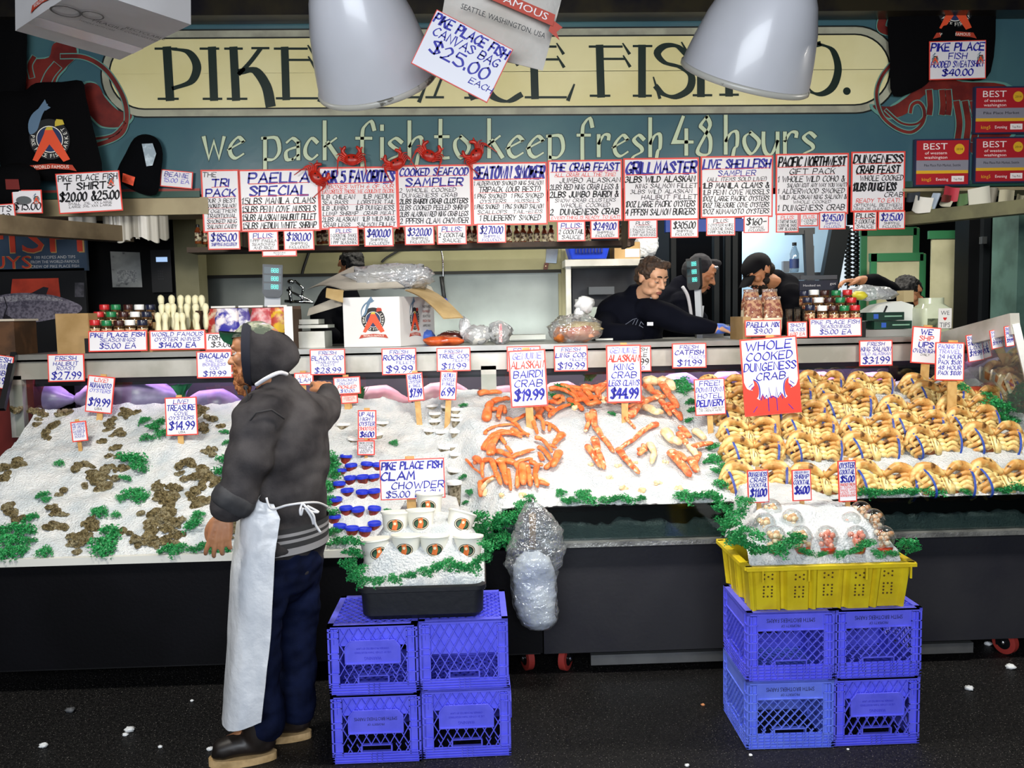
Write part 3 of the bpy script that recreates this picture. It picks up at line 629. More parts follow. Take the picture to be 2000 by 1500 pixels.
tub = thing('ice_tub', 'black plastic tub of chowder containers standing on blue milk crates', 'tub', (tc, ty0+td/2, ZT))
m = MB()
def rr(w_, d_, z, r=.04, n=5):
    out = []
    for cx, cy, a0 in ((w_/2-r, d_/2-r, 0), (-w_/2+r, d_/2-r, 90), (-w_/2+r, -d_/2+r, 180), (w_/2-r, -d_/2+r, 270)):
        for k in range(n+1): a = math.radians(a0+90*k/n); out.append((cx+r*math.cos(a), cy+r*math.sin(a), z))
    return out
def shell(m, secs, mi=0, cap=True, T=None):
    n = len(secs[0]); vs = [p for s_ in secs for p in s_]
    fs = [(i*n+k, i*n+(k+1)%n, (i+1)*n+(k+1)%n, (i+1)*n+k) for i in range(len(secs)-1) for k in range(n)]
    if cap: fs.append(tuple(range(n-1, -1, -1)))
    m.add(vs, fs, mi, T)
shell(m, [rr(tw-.04, td-.04, 0), rr(tw-.008, td-.008, .02), rr(tw, td, th-.02), rr(tw-.01, td-.01, th-.02), rr(tw-.03, td-.03, .03)]); m.build('tub_body', M('tub_black', '#191b21', .45, n=(6, '#1a1c22'), bump=(30, .15)), tub, auto=35)
m = MB(); shell(m, [rr(tw, td, th-.025), rr(tw+.02, td+.02, th-.02), rr(tw+.02, td+.02, th-.005), rr(tw-.01, td-.01, th)], 0, False); m.build('rim', M('tub_black'), tub, auto=35)
fm1 = mound('crushed_ice', 'mound of crushed ice in the black tub on the crates', tc-tw/2-.005, tc+tw/2+.005, ty0+.01, YF+.08, ZT+th+.035, ZT+th+.2, 0, 3)
# yellow vented basket
ya, yb2 = P(1462, 1090, YT2+.0), P(1783, 1088, YT2+.0); bc = (ya.x+yb2.x)/2; bw = yb2.x-ya.x; bd = .40; bh = .185; by0 = YT2+.0
yel = M('basket_yellow', '#dcc51e', .45, n=(11, '#cdb21a'), spec=.4); hol = M('basket_hole', '#5a4206', .8)
bk = thing('vented_basket', 'yellow vented plastic basket of seafood cocktail cups on blue milk crates', 'basket', (bc, by0+bd/2, ZT))
m = MB()
def rib_rect(w_, d_, z, amp):
    out = []; n = 60
    for (ax, ay), (bx, by), nx, ny, fq in (((-w_/2, -d_/2), (w_/2, -d_/2), 0, -1, 5), ((w_/2, -d_/2), (w_/2, d_/2), 1, 0, 4), ((w_/2, d_/2), (-w_/2, d_/2), 0, 1, 5), ((-w_/2, d_/2), (-w_/2, -d_/2), -1, 0, 4)):
        for k in range(n):
            t = k/n; g = t*fq % 1.0; h = 0 if g < .08 or g > .92 else (1 if .16 < g < .84 else (g-.08)/.08 if g < .5 else (.92-g)/.08); h = h if int(t*fq) % 2 else 1-.75*h*(1 if 1 else 0)
            out.append((ax+(bx-ax)*t+nx*amp*(h-1), ay+(by-ay)*t+ny*amp*(h-1), z))
    return out
shell(m, [rib_rect(bw-.05, bd-.05, .004, .018), rib_rect(bw-.045, bd-.045, .0, .018), rib_rect(bw-.012, bd-.012, bh-.01, .018), rib_rect(bw-.024, bd-.024, bh-.01, .018), rib_rect(bw-.06, bd-.06, .012, .018)])
for k, fx in enumerate((-.4, -.2, 0, .2, .4)):
    out = k % 2; dy = (.006 if out else .0195)
    for px_, pz in [(i*.016, .145) for i in (-1, 1)]+[(0, .136)]+[(i*.016, .127) for i in (-1, 1)]+[(i*.016, .055+j*.0135) for i in (-1, 1) for j in range(4)]+[(0, .055), (0, .0955)]:
        yy = -(bd-.045+.033*pz/(bh-.01))/2-.002+(0 if out else .0135)
        disc(m, fx*bw*.92+px_, pz, .0042, 1, yy, 10)
m.build('basket_body', [yel, hol], bk, auto=25)
m = MB(); 
for s_ in ((0, -bd/2, bw+.02, .03), (0, bd/2, bw+.02, .03)): m.box((s_[0], s_[1], bh-.008), (s_[2], s_[3], .014))
for x in (-bw/2, bw/2): m.box((x, 0, bh-.008), (.03, bd, .014))
for fx in (-.42, -.14, .21, .48): m.box((fx*bw, -bd/2-.012, bh-.035), (.006, .008, .05))
m.build('rim', yel, bk)
fm2 = mound('crushed_ice', 'mound of crushed ice in the yellow basket', bc-bw/2+.02, bc+bw/2-.02, by0+.025, YF-.03, ZT+bh+.03, ZT+bh+.185, 0, 8)
def MND(f, px, py):
    best = None
    for j in range(41):
        for i in range(61):
            p = V(f(i/60, j/40)); d = CR.transposed() @ (p-CAMP); x = 1000+F*d.x/-d.z; y = 750-F*d.y/-d.z; e = (x-px)**2+(y-py)**2
            if best is None or e < best[0]: best = (e, p)
    return best[1]
# ---------------------------------------------------------------- parsley
def parsley_mesh(seed, n=300):
    r = random.Random(seed); m = MB()
    for k in range(9):
        a = r.uniform(0, 6.28); e = r.uniform(.2, 1.3); d = V((math.cos(a)*math.cos(e), math.sin(a)*math.cos(e), math.sin(e)))
        m.tube([(0, 0, -.1), d*.45+V((0, 0, .02)), d*.9], [.018, .014, .008], 4, 1)
    for k in range(n):
        u = r.uniform(0, 6.28); e = math.asin(r.uniform(-.15, 1)); R = r.uniform(.5, 1.0)*(1+.25*math.sin(u*3+seed)); c = V((math.cos(u)*math.cos(e), math.sin(u)*math.cos(e), math.sin(e)*.75))*R
        q = Euler((r.uniform(-1, 1), r.uniform(-1, 1), r.uniform(0, 6.28))).to_matrix(); s = r.uniform(.09, .17)
        for j in range(3):
            t = Matrix.Rotation((j-1)*1.0, 3, 'Z'); p = [V((0, 0, 0)), V((s*.45, s*.6, .3*s)), V((0, s*1.25, .05*s)), V((-s*.45, s*.6, .3*s))]
            m.add([c+q @ (t @ x) for x in p], [(0, 1, 2, 3)], 0)
    me = m.build('parsley_bunch', [M('parsley', '#187a3c', .45, n=(9, '#35a45a', .38), spec=.5), M('parsley_stem', '#4f9a54', .5)]); COL.objects.unlink(me); return me
PV = [parsley_mesh(s) for s in (1, 2, 3)]
def parsley(px, py, sz, where, fn=None, group='parsley garnish'):
    p = fn(px, py) if fn else ICE(px, py); o = random.choice(PV).copy(); COL.objects.link(o); o.location = p+V((0, -.01, .005)); s = sz/2*S(p.y)*1.3
    o.scale = (s, s, s*.9); o.rotation_euler = (-.45, random.uniform(-.2, .2), random.uniform(0, 6.28))
    tag(o, where, 'parsley', group); return o
def many(lst, label, fn=None, grp=None):
    for x, y, s in lst: parsley(x, y, s, label, fn, grp or label)
many([(8,1045,40),(28,1062,42),(52,1040,38),(40,1082,30),(12,1088,32),(60,1062,24)], 'curly parsley at the near corner of the oyster ice by the left edge', grp='parsley in the oyster ice corner')
many([(90,1082,26),(58,1018,24),(70,1012,16)], 'small parsley sprig low on the oyster ice near the corner bunch', grp='small sprigs on the oyster ice')
many([(208,1068,44),(218,1045,40),(205,1090,34),(198,1005,26),(228,1010,16),(190,1000,18)], 'tall parsley bunch hanging to the white lip below the oysters', grp='tall parsley bunch on the oyster lip')
many([(262,905,44),(275,920,34),(250,900,24),(248,938,20)], 'full parsley bunch in the middle of the oyster ice', grp='middle parsley bunch')
many([(262,968,32),(278,975,26),(240,975,18)], 'flat parsley sprig below the middle parsley bunch', grp='flat parsley sprigs')
many([(290,862,26),(300,840,24),(283,825,20),(318,850,22),(312,830,22)], 'tall thin parsley sprig beside the TREASURE COVE OYSTERS sign', grp='sprigs by the oyster sign')
many([(442,905,34),(438,930,34),(448,945,26),(440,848,16),(444,868,16)], 'parsley beside the sleeve of the man in the grey hood', grp='parsley by the sleeve')
many([(380,1030,32),(388,1010,22),(345,1078,30),(325,1090,26),(395,1075,30),(420,1085,26),(375,1082,18),(442,1088,22)], 'parsley along the lip under the big oyster heap', grp='parsley under the oyster heap')
many([(118,908,16),(85,972,22),(92,978,14)], 'dark parsley knot pressed in the oyster ice', grp='dark parsley knots')
many([(642,905,38),(650,930,34),(640,955,34),(655,915,20),(636,985,30),(645,1010,30),(652,1045,30),(660,1065,34)], 'parsley between the grey hoodie and the blue-lidded cups', grp='parsley behind the hoodie')
ft = lambda f: (lambda x, y: MND(f, x, y))
def tubp(px, py): p = P(px, py, ty0+.0); return p
many([(688,1062,34),(690,1085,34),(682,1105,32),(700,1120,30),(690,1135,26),(712,1140,28),(740,1138,24),(770,1135,24),(800,1128,26),(828,1120,26),(855,1112,32),(878,1108,34),(900,1112,32),(925,1112,30),(942,1095,30),(948,1070,28)], 'parsley garland round the rim of the black tub', tubp, 'parsley round the black tub')
def midp(px, py): return P(px, py, 3.86)
many([(935,1015,38),(960,1035,50),(930,1045,40),(985,1020,44),(965,1062,42),(1005,1010,30),(945,1085,34),(985,1055,36),(1022,990,28),(1035,975,20)], 'thick parsley bush behind the hanging plastic bag', midp, 'parsley behind the plastic bag')
many([(1095,966,18),(1138,970,24),(1150,985,28),(1120,992,24),(1105,985,20),(1200,988,26),(1222,985,24),(1250,985,22),(1178,994,18)], 'parsley along the edge of the crab leg ice', None, 'parsley below the crab legs')
many([(1335,975,32),(1362,980,34),(1390,985,38)], 'parsley clump at the corner of the crab leg ice', None, 'parsley at the crab leg corner')
def midq(px, py): return P(px, py, 3.87)
many([(1412,1000,42),(1440,1005,42),(1460,992,34),(1420,1028,38),(1448,1030,36),(1475,1000,30),(1430,1050,30)], 'parsley hanging over the edge above the yellow basket corner', midq, 'parsley over the basket corner')
many([(1392,878,24),(1396,900,24),(1400,925,24),(1408,950,26),(1382,905,20),(1412,915,18)], 'parsley strip between crab legs and Dungeness crabs', None, 'parsley strip between crabs')
def bskp(px, py): return P(px, py, by0+.03)
many([(1440,1062,34),(1460,1072,38),(1482,1080,36),(1475,1050,32),(1450,1040,28),(1518,1078,34),(1540,1068,38),(1555,1052,28),(1570,1082,26),(1605,1086,20),(1640,1086,22),(1668,1080,24),(1690,1068,32),(1712,1085,22),(1740,1085,22),(1768,1068,36),(1782,1078,24)], 'parsley round the rim of the yellow basket', bskp, 'parsley round the yellow basket')
many([(1428,1030,36),(1440,1010,34),(1452,985,30),(1434,1052,32)], 'parsley hanging beside the ice mound of the yellow basket', lambda x, y: P(x, y, by0+.2), 'parsley beside the basket mound')
many([(1688,985,34),(1705,995,26),(1722,992,24),(1745,988,24),(1768,982,30),(1785,990,24),(1812,988,28),(1832,990,22),(1880,988,22),(1950,982,26),(1970,975,32),(1990,968,34),(1992,945,28)], 'parsley along the front edge below the Dungeness crabs', None, 'parsley below the Dungeness crabs')
many([(1330,745,28),(1338,765,26),(1350,790,22),(1352,805,20),(1345,825,16)], 'parsley sprig beside the FREE DOWNTOWN HOTEL DELIVERY sign', None, 'parsley by the delivery sign')
many([(1878,760,22),(1935,790,34),(1955,800,36),(1945,820,34),(1968,830,36),(1960,850,28),(1985,845,34),(1990,870,34),(1985,895,30),(1925,775,20)], 'parsley bank on the far side of the Dungeness crabs', lambda x, y: P(x, y, 4.5), 'parsley bank beside the crabs')
many([(1090,752,26),(1105,768,26),(1082,778,20),(1112,795,14),(1195,812,14)], 'leafy parsley among the heaped snow crab legs', None, 'parsley among crab legs')
many([(770,868,14),(757,1000,12),(660,778,12),(870,782,10),(905,795,14),(905,935,16),(918,965,14),(910,985,12)], 'tiny parsley sprig between the oyster cups', None, 'tiny sprigs among cups')
# ---------------------------------------------------------------- oysters
osh = [M('oyster_shell', '#d2bd88', .55, n=(2.2, '#93804f', .42), n2=(3.2, '#33281a', .64), bump=(4.5, 1, .25)), M('oyster_pale', '#e4d4a6', .55, n=(2.4, '#a89260', .42), n2=(3.2, '#41331e', .66), bump=(4.5, 1, .25))]
OV = []
for k in range(5):
    m = MB(); m.ell((0, 0, 0), (1, .62, .3), 0, 18); q = []
    for x, y, z in m.v:
        d = 1+.28*noise.noise((x*1.6+k*7, y*1.6, z*1.6))+.10*noise.noise((x*6, y*6+k, z*9)); q.append((x*d*(1+.15*y), y*d+.12*x*x, z*d+.08*math.sin(9*(x+.4*y*y))))
    m.v = q; o = m.build('oyster', osh[k % 2], None, True); COL.objects.unlink(o); OV.append(o)
def oyster(px, py, s, label, grp):
    p = ICE(px, py, .006); o = random.choice(OV).copy(); COL.objects.link(o); o.location = p; q = s*random.uniform(.8, 1.2); o.scale = (q, q, q*random.uniform(1.1, 1.7))
    o.rotation_euler = (random.uniform(-.9, .4), random.uniform(-.6, .6), random.uniform(0, 6.28)); tag(o, label, 'oyster', grp)
OC = [('by the ice bed corner post', [(36,803,2),(84,797,2),(108,793,1),(130,795,1)]), ('in the small heap nearest the tiny blue-lettered sign', [(72,832,3),(92,850,3),(104,834,3)]),
('in the dark heap under the KUMAMOTO sign', [(215,834,5),(238,846,6),(252,820,3),(262,812,2)]), ('loose on the ice below the KUMAMOTO sign', [(200,870,1),(219,883,2),(228,892,1)]),
('at the left edge of the ice bed', [(8,912,4),(30,905,5),(14,938,3),(22,1002,4),(38,1014,3),(5,990,1)]), ('in the row beside the middle parsley bunch', [(150,915,4),(162,912,3),(186,922,5),(208,920,4),(232,918,3),(186,934,3),(215,936,2)]),
('scattered low in the middle of the ice', [(132,965,2),(172,952,2),(198,950,2),(205,945,1)]), ('in the heap between the small sprig and the tall parsley bunch', [(108,1002,5),(116,1032,5),(140,1042,3),(152,1048,4),(160,1062,5),(172,1025,3),(150,1072,3),(178,1045,2)]),
('in the big dark heap by the white lip', [(320,985,5),(335,1000,5),(310,1010,5),(300,1028,6),(345,1022,5),(330,1035,5),(290,1052,6),(312,1060,6),(350,1042,4),(338,1062,4),(268,1060,3),(280,1066,3),(325,1012,4)]),
('in the scattered row above the big dark heap', [(322,952,4),(352,958,3),(330,972,4),(302,965,3),(388,962,4),(402,950,3),(375,985,3),(395,985,2),(370,975,2),(258,1048,2),(268,1012,1)]),
('in the heap beside the hanging sleeve', [(372,905,4),(408,885,4),(398,925,6),(362,908,3),(385,935,5),(412,938,3),(355,932,2)]), ('at the top of the ice near the TREASURE COVE sign', [(405,840,3),(416,820,3),(392,800,3),(428,838,1),(398,815,2)])]
for nm, ls in OC:
    for x, y, n in ls:
        for k in range(n): oyster(x+random.gauss(0, 8), y+random.gauss(0, 5.5), random.uniform(.025, .042), 'rough brown oyster '+nm, 'oysters '+nm)
# mussels behind the hand
for k in range(26):
    p = ICE(452+random.uniform(-9, 9), 1030+random.uniform(-25, 25), .005); o = OV[1].copy(); COL.objects.link(o); o.location = p; o.scale = (.016, .02, .02); o.rotation_euler = (random.random()*3, 0, random.random()*6); o.name = 'clam'
    tag(o, 'small tan clam in the heap behind the hanging hand', 'clam', 'clams behind the hand')
# ---------------------------------------------------------------- cups on the ice
cupm = [M('cup_clear', '#9d937d', .25, n=(55, '#4f4632', .4)), M('lid_white', '#f2f2f0', .35), M('cup_red', '#8e3324', .3, n=(50, '#5a1d14')), M('lid_blue', '#2438c8', .35)]
def cup(name, label, cat_, r, h, bm, lm, grp):
    t = thing(name, label, cat_, (0, 0, 0), (0, 0, 0), grp)
    m = MB(); m.lathe([(r*.72, 0), (r*.74, .002), (r*.95, h)], 20); m.build('cup_body', bm, t, auto=40)
    m = MB(); m.lathe([(r*1.06, h-.008), (r*1.08, h), (r*1.04, h+.006), (r*.9, h+.007), (r*.88, h+.003)], 20); m.build('lid', lm, t, auto=40); return t
def place(proto, pts, fn, label, grp, h, tilt=.1, first=[0]):
    used = False
    for x, y in pts:
        p = fn(x, y); loc = V((p.x, p.y, p.z-h)); rot = (random.uniform(-.02, .1)+tilt*.3, random.uniform(-tilt, tilt), random.uniform(0, 6.28))
        if not used: proto.location = loc; proto.rotation_euler = rot; used = True; proto['label'] = label; proto['group'] = grp
        else: dup(proto, loc, rot, label, grp)
L1 = [(845,795),(872,795),(893,800),(850,808),(893,813),(850,824),(893,822),(838,843),(864,844),(893,842),(866,874),(884,872),(893,888),(886,920)]
L2 = [(670,832),(690,858),(712,860),(745,828),(738,850)]
c0 = cup('oyster_cup', '', 'cup', .037, .07, cupm[0], cupm[1], '')
place(c0, L1, ICE, 'white-lidded cup of shucked oysters behind the CLAM CHOWDER sign', 'oyster cups behind the chowder sign', .066, .05)
place(dup(c0, (0, 0, 0)), L2, ICE, 'white-lidded oyster shooter cup around the UP ALL NIGHT sign', 'oyster shooter cups', .064, .08)
big = cup('oyster_jar', 'large white-lidded jar of oysters just right of the CLAM CHOWDER sign', 'cup', .038, .12, cupm[0], cupm[1], None); big.location = ICE(888, 985)+V((0, 0, -.01))
L3 = [(674,890),(687,907),(715,904),(738,905),(664,917),(685,931),(709,930),(732,929),(662,942),(679,957),(707,959),(732,957),(656,974),(676,990),(701,993),(729,991),(651,1008),(662,1026),(687,1032),(711,1032),(732,1021)]
c1 = cup('sauce_cup', '', 'cup', .031, .06, cupm[2], cupm[3], '')
place(c1, L3, lambda x, y: ICE(x, y+8), 'blue-lidded cup of red cocktail sauce in the ice beside the hoodie', 'blue-lidded cocktail sauce cups', .044, .06)
# chowder tubs
chm = [M('tub_paper', '#e9e7dc', .5), M('label_green', '#2c5a3a', .5), M('label_black', '#1c1d1a', .5), M('label_orange', '#e0702e', .5), M('label_cream', '#e8d9b4', .5)]
t0 = thing('chowder_tub', '', 'tub'); r0, r1, hh = .046, .058, .10
m = MB(); m.lathe([(r0, 0), (r1, hh)], 28); m.build('tub_body', chm[0], t0, auto=40)
m = MB(); m.lathe([(r1+.001, hh-.006), (r1+.004, hh-.002), (r1+.003, hh+.004), (r1-.006, hh+.004)], 28); m.build('lid', chm[0], t0, auto=40)
m = MB()
def wrap(pts, mi, e):
    vs = []
    for a, z in pts: rr_ = r0+(r1-r0)*z/hh+e; vs.append((rr_*math.sin(a/rr_), -rr_*math.cos(a/rr_), z))
    c = len(vs); sx = sum(p[0] for p in pts)/c; sz = sum(p[1] for p in pts)/c; rr_ = r0+(r1-r0)*sz/hh+e
    m.add(vs+[(rr_*math.sin(sx/rr_), -rr_*math.cos(sx/rr_), sz)], [(i, (i+1) % c, c) for i in range(c)], mi)
ov = lambda a, b, cz=.05: [(a*math.cos(k*.2618), cz+b*math.sin(k*.2618)) for k in range(24)]
wrap(ov(.036, .026), 2, .0008); wrap(ov(.033, .0235), 4, .0012); wrap(ov(.030, .0205), 2, .0016); wrap(ov(.024, .016), 1, .002)
wrap([(-.014, .034), (.006, .030), (.012, .05), (.008, .075), (-.010, .07), (-.008, .055)], 3, .0028); wrap(ov(.006, .006, .058), 4, .0032)
m.build('label', chm[1:2]*0+[chm[0], chm[1], chm[2], chm[3], chm[4]], t0)
CT = [((732,1085),(728,0)), ((791,1078),0), ((847,1078),0), ((914,1079),0), ((770,1030),0), ((820,1026),0), ((890,1030),0), ((837,992),0)]
CL = ['chowder tub at the end of the front row beside the jeans', 'second chowder tub of the front row from the jeans', 'third chowder tub of the front row from the jeans', 'chowder tub at the end of the front row by the parsley bush', 'chowder tub of the second row nearest the sauce cups', 'half-buried chowder tub in the middle of the second row', 'deeply buried chowder tub of the second row by the parsley bush', 'single chowder tub at the back under the CLAM CHOWDER sign']
for k, ((x, y), _) in enumerate(CT):
    Yk = ty0+.075 if k < 4 else ty0+.21 if k < 7 else ty0+.36
    p = P(x, y, Yk); loc = p+V((0, .05, -.05)); rot = (-.12, random.uniform(-.04, .04), random.uniform(-.15, .15)+(.25 if k in (0,) else 0)-(.0))
    if k == 6: rot = (-.25, .35, .2)
    if k == 0: t0.location = loc; t0.rotation_euler = rot; t0['label'] = CL[0]; t0['group'] = 'chowder tubs'
    else: dup(t0, loc, rot, CL[k], 'chowder tubs')
# dome cups
dc = thing('cocktail_cup', '', 'cup')
m = MB(); m.lathe([(.030, 0), (.042, .06)], 24, 0, None, True, False); m.build('cup_body', clear('cup_pet', '#f6f8f8', .06, .05), dc, auto=40)
m = MB(); m.lathe([(.046, .058), (.047, .062), (.044, .066)]+[(.043*math.cos(a), .066+.043*math.sin(a)) for a in (.2, .45, .7, .95, 1.2, 1.4)], 24, 0, None, False, True); m.build('dome_lid', clear('dome_pet', '#f4f7f7', .05, .04), dc, True)
DK = {}
for nm, cc, c2 in (('crab', '#ecdcb4', '#d8a77c'), ('shrimp', '#f2b3a2', '#e07c62'), ('oyster', '#e6dcc8', '#c98f60')):
    m = MB(); m.lathe([(.028, .002), (.034, .022)], 20, 1)
    for k in range(16): m.ell((random.uniform(-.022, .022), random.uniform(-.022, .022), .03+random.uniform(0, .05)), (.014, .012, .012), 0, 8)
    DK[nm] = m.build('seafood', [M('meat_'+nm, cc, .45, n=(60, c2)), M('sauce_red', '#c03a20', .3)], None, True); COL.objects.unlink(DK[nm])
DC = [(1511,992,'crab','at the back by the 11.00 sign stake'),(1496,1020,'crab','second row beside the basket corner parsley'),(1551,1012,'crab','behind the front row, fullest white dome'),(1517,1046,'crab','in the front row next to the corner parsley'),(1569,1046,'crab','front row, second from the corner parsley'),(1619,1046,'shrimp','front row centre with pink shrimp'),(1677,1046,'shrimp','front row with pink shrimp beside the end cup'),(1667,1018,'shrimp','half buried in the second row with pink shrimp'),(1686,996,'oyster','at the back near the 5.00 sign'),(1710,1012,'oyster','second row at the far end of the basket'),(1729,1046,'oyster','at the front row end, orange sauce at its bottom')]
for k, (x, y, kind, lb) in enumerate(DC):
    Yk = by0+.06 if y > 1040 else by0+.15 if y > 1008 else by0+.24
    p = P(x, y+10, Yk); o = dup(dc, V((p.x, p.y+.01, p.z-.052)), (-.08, random.uniform(-.08, .08), random.random()), 'dome-lidded seafood cocktail cup '+lb, 'seafood cocktail cups', 1.0)
    q = DK[kind].copy(); COL.objects.link(q); q.parent = o
for c in list(dc.children)+[dc]: bpy.data.objects.remove(c)
# ---------------------------------------------------------------- crab legs, traced joint by joint on the ice
snow = M('snow_crab', '#e8652c', .38, n=(26, '#f08a4c', .36), n2=(60, '#f6c08c', .66), bump=(90, .2, .004), spec=.5)
king = M('king_crab', '#e4562a', .38, n=(30, '#f2a066', .37), n2=(45, '#f8dcae', .6), bump=(80, .9, .006), spec=.5)
cream = M('crab_cream', '#f3e2b4', .42, n=(30, '#e8b98a', .42), bump=(60, .5, .006)); 
def leg(par, pts, r, mt, k=0, org=(900, 780), up=0, name='leg'):
    W = []
    for x, y in pts: q = ICE(org[0]+x/4, org[1]+y/4); W.append(q)
    sc = S(W[0].y); r *= sc; W = [w_+V((0, -.25*r, r*.75+up)) for w_ in W]; n = len(W); C, R = [], []
    for i in range(n-1):
        f0 = 1-.45*i/max(1, n-1)
        for t, g in ((0, .8), (.12, 1.05), (.5, 1.0), (.88, .82)):
            q = W[i].lerp(W[i+1], t); q = q+V((0, 0, .3*r*math.sin(t*3.14))); C.append(q); R.append(r*f0*g)
    C.append(W[-1]); R.append(r*(.18 if n > 2 else .6))
    m = MB(); m.tube(C, R, 9, 0, True, None, .72); return m.build(name, mt, par, True)
def legs(label, L, r, mt, org=(900, 780), grp='snow crab leg clusters', lumps=(), name='snow_crab_cluster'):
    t = thing(name, label, 'crab legs', (0, 0, 0), (0, 0, 0), grp)
    for k, (pts, f) in enumerate(L): leg(t, pts, r*f, cream if f < 0 else mt, k, org, (k % 4)*.007) if f > 0 else leg(t, pts, r*-f, cream, k, org, .01, 'claw')
    for x, y, s in lumps:
        m = MB(); q = ICE(org[0]+x/4, org[1]+y/4); s *= S(q.y)
        for j in range(7): m.ell(q+V((random.uniform(-1, 1)*s*.6, random.uniform(-1, 0)*s*.3, random.uniform(-.2, .7)*s)), (s*.5, s*.45, s*.45), 0, 8)
        m.build('shoulder', cream, t, True)
    return t
p_ = lambda s: [(int(a.split(',')[0]), int(a.split(',')[1])) for a in s.split()]
LL = lambda s: [(p_(q.split(':')[1]), float(q.split(':')[0])) for q in s.split(';')]
legs('orange snow crab leg cluster forming the top of the leg ring', LL('.8:190,290 200,255 285,225 400,212 480,250;.9:360,170 420,205 470,270 530,320;1:400,215 470,180 520,150 585,190;.9:560,195 580,260 600,320;1:640,205 705,220 765,270 795,310;1.7:795,310 760,350 728,390;.8:700,225 690,280;1:590,170 640,215 650,290'), 5.2, snow)
legs('orange snow crab leg cluster forming the side of the ring near the cups', LL('1.2:175,410 220,330 280,280 360,265 440,290;1.2:205,425 250,350 310,300 400,300 480,330;1.5:240,475 250,400 300,330;1.1:220,480 235,400;.9:300,310 350,365;1:400,260 460,300 540,300'), 5.2, snow)
legs('orange snow crab leg cluster across the middle of the ring', LL('1.4:280,430 340,450 400,480 460,455 540,435;1:400,485 470,445 580,418;.8:355,405 400,455;1.2:580,350 640,370 690,430 712,470;1.1:610,390 660,430 700,490 770,500;1:640,505 610,440;.8:690,390 745,415;1.8:768,480 745,535 718,595;1.2:660,560 740,500'), 5.2, snow)
legs('orange snow crab leg cluster with thin claw tip at the lower outer corner', LL('.6:40,478 100,550 160,605;1.5:110,500 155,525 240,510 270,600 315,705;.9:172,520 166,600 172,660;.8:112,555 116,510;.9:160,660 230,640 300,612;1.2:156,680 158,800;-.9:165,745 200,695 265,655;-.8:180,790 200,740'), 5.2, snow, lumps=[(318,765,9)])
legs('orange snow crab leg cluster hanging down above the plastic bag', LL('2:290,530 350,512 430,540 460,585 440,725;1.5:320,545 340,620 362,705;.8:370,580 392,745;1.6:478,560 492,720;1.1:440,520 500,490 565,490;1.5:500,540 532,620 545,715;1.3:540,530 600,560 645,560;1.2:600,560 580,640 602,745;-1:555,655 640,668 692,705;1.2:610,680 690,700'), 5.2, snow, lumps=[(478,765,9),(590,600,6)])
legs('orange snow crab leg piece at the upper outer end of the pile', LL('1.9:200,185 215,100 245,50 330,30 385,30;1.1:240,112 300,110 300,185;1.1:330,90 348,145;1.1:318,100 292,185'), 5.2, snow)
legs('orange snow crab leg pieces around the BAIRDI CRAB sign stake', LL('1.2:600,90 620,155;1.1:570,90 640,80 700,130 692,172;1.1:700,60 760,70 805,40;1.2:600,185 640,130;1:640,60 700,30 790,20;1.2:560,60 600,40 660,60'), 5.2, snow)
b8 = (800, 560)
legs('single orange crab leg lying at the back beside the case post', LL('1.6:540,860 620,850 722,828'), 5, snow, b8)
legs('orange crab leg cluster with a long tip at the top of the heap', LL('1:1150,735 1250,760 1310,800 1365,865;1:1190,740 1350,745 1485,790;1.2:1180,780 1260,840 1320,920;1.2:1090,850 1180,850 1250,885 1310,930'), 6, snow, b8)
legs('orange crab leg cluster tangled between the two ALASKAN crab signs', LL('1.4:1350,790 1430,830 1490,850 1535,760;1.2:1370,850 1420,890 1475,940;1.2:1280,945 1380,920 1485,900;1:1130,920 1190,900 1205,945;1.2:970,970 1060,960 1135,980;1:1000,1050 1030,980 980,950;1.1:1100,1040 1150,1000 1260,960;1.3:1320,880 1400,970 1500,960;1.2:1240,900 1330,960 1350,990'), 6, snow, b8, lumps=[(1300,960,10),(1420,930,10)])
kg = 'king crab legs and claws'
legs('thick mottled king crab leg lying diagonally under the KING CRAB sign', LL('1:1030,110 1045,240 1100,312 1195,445;.8:990,140 1000,210 972,285'), 7.5, king, grp=kg, name='king_crab_cluster')
legs('pair of thick king crab legs pointing down at the plastic bag side', LL('1.1:1040,330 1072,440 1122,572;1:985,400 1040,480 1092,565'), 7.5, king, grp=kg, name='king_crab_cluster')
legs('bent king crab leg making an open arch in the middle of the ice', LL('1.1:1540,220 1450,255 1350,340 1228,425;1.1:1228,425 1272,490 1330,560 1392,622'), 7.5, king, grp=kg, name='king_crab_cluster')
legs('cream king crab claw beside the arch-shaped leg', LL('-1:1468,385 1512,460 1488,545;.9:1380,430 1440,430 1420,385;.8:1390,470 1440,440'), 7.5, king, grp=kg, name='king_crab_cluster')
legs('stubby king crab leg pieces nearest the parsley strip', LL('1.5:1640,450 1702,525 1792,645;1.2:1790,500 1842,605;1:1700,310 1762,395;1:1800,430 1962,398;1:1690,440 1760,500'), 7.5, king, grp=kg, name='king_crab_cluster')
legs('cream king crab claws above the stubby leg pieces', LL('-1.6:1590,300 1640,370 1722,400;-1.2:1820,290 1905,355;1:1710,260 1790,340;-1.1:1780,400 1840,480;.9:1860,440 1820,540'), 7.5, king, grp=kg, name='king_crab_cluster')
b11 = (1150, 560)
legs('big cream and orange king crab claw at the top of the heap', LL('-2.2:430,720 540,745 620,800 655,865;1.3:440,800 500,860 565,880;1:430,760 480,740 560,710;1.4:560,770 622,900 695,1005'), 6.5, king, b11, kg, name='king_crab_cluster')
legs('king crab leg curling under the cream claw by the KING CRAB sign', LL('1.6:320,1045 390,960 500,900 605,890;-1.5:440,985 520,1030 575,1030;1.1:620,960 662,1010 725,1085;1:560,940 600,1000 640,1060;.9:700,1000 720,1060'), 6.5, king, b11, kg, name='king_crab_cluster')
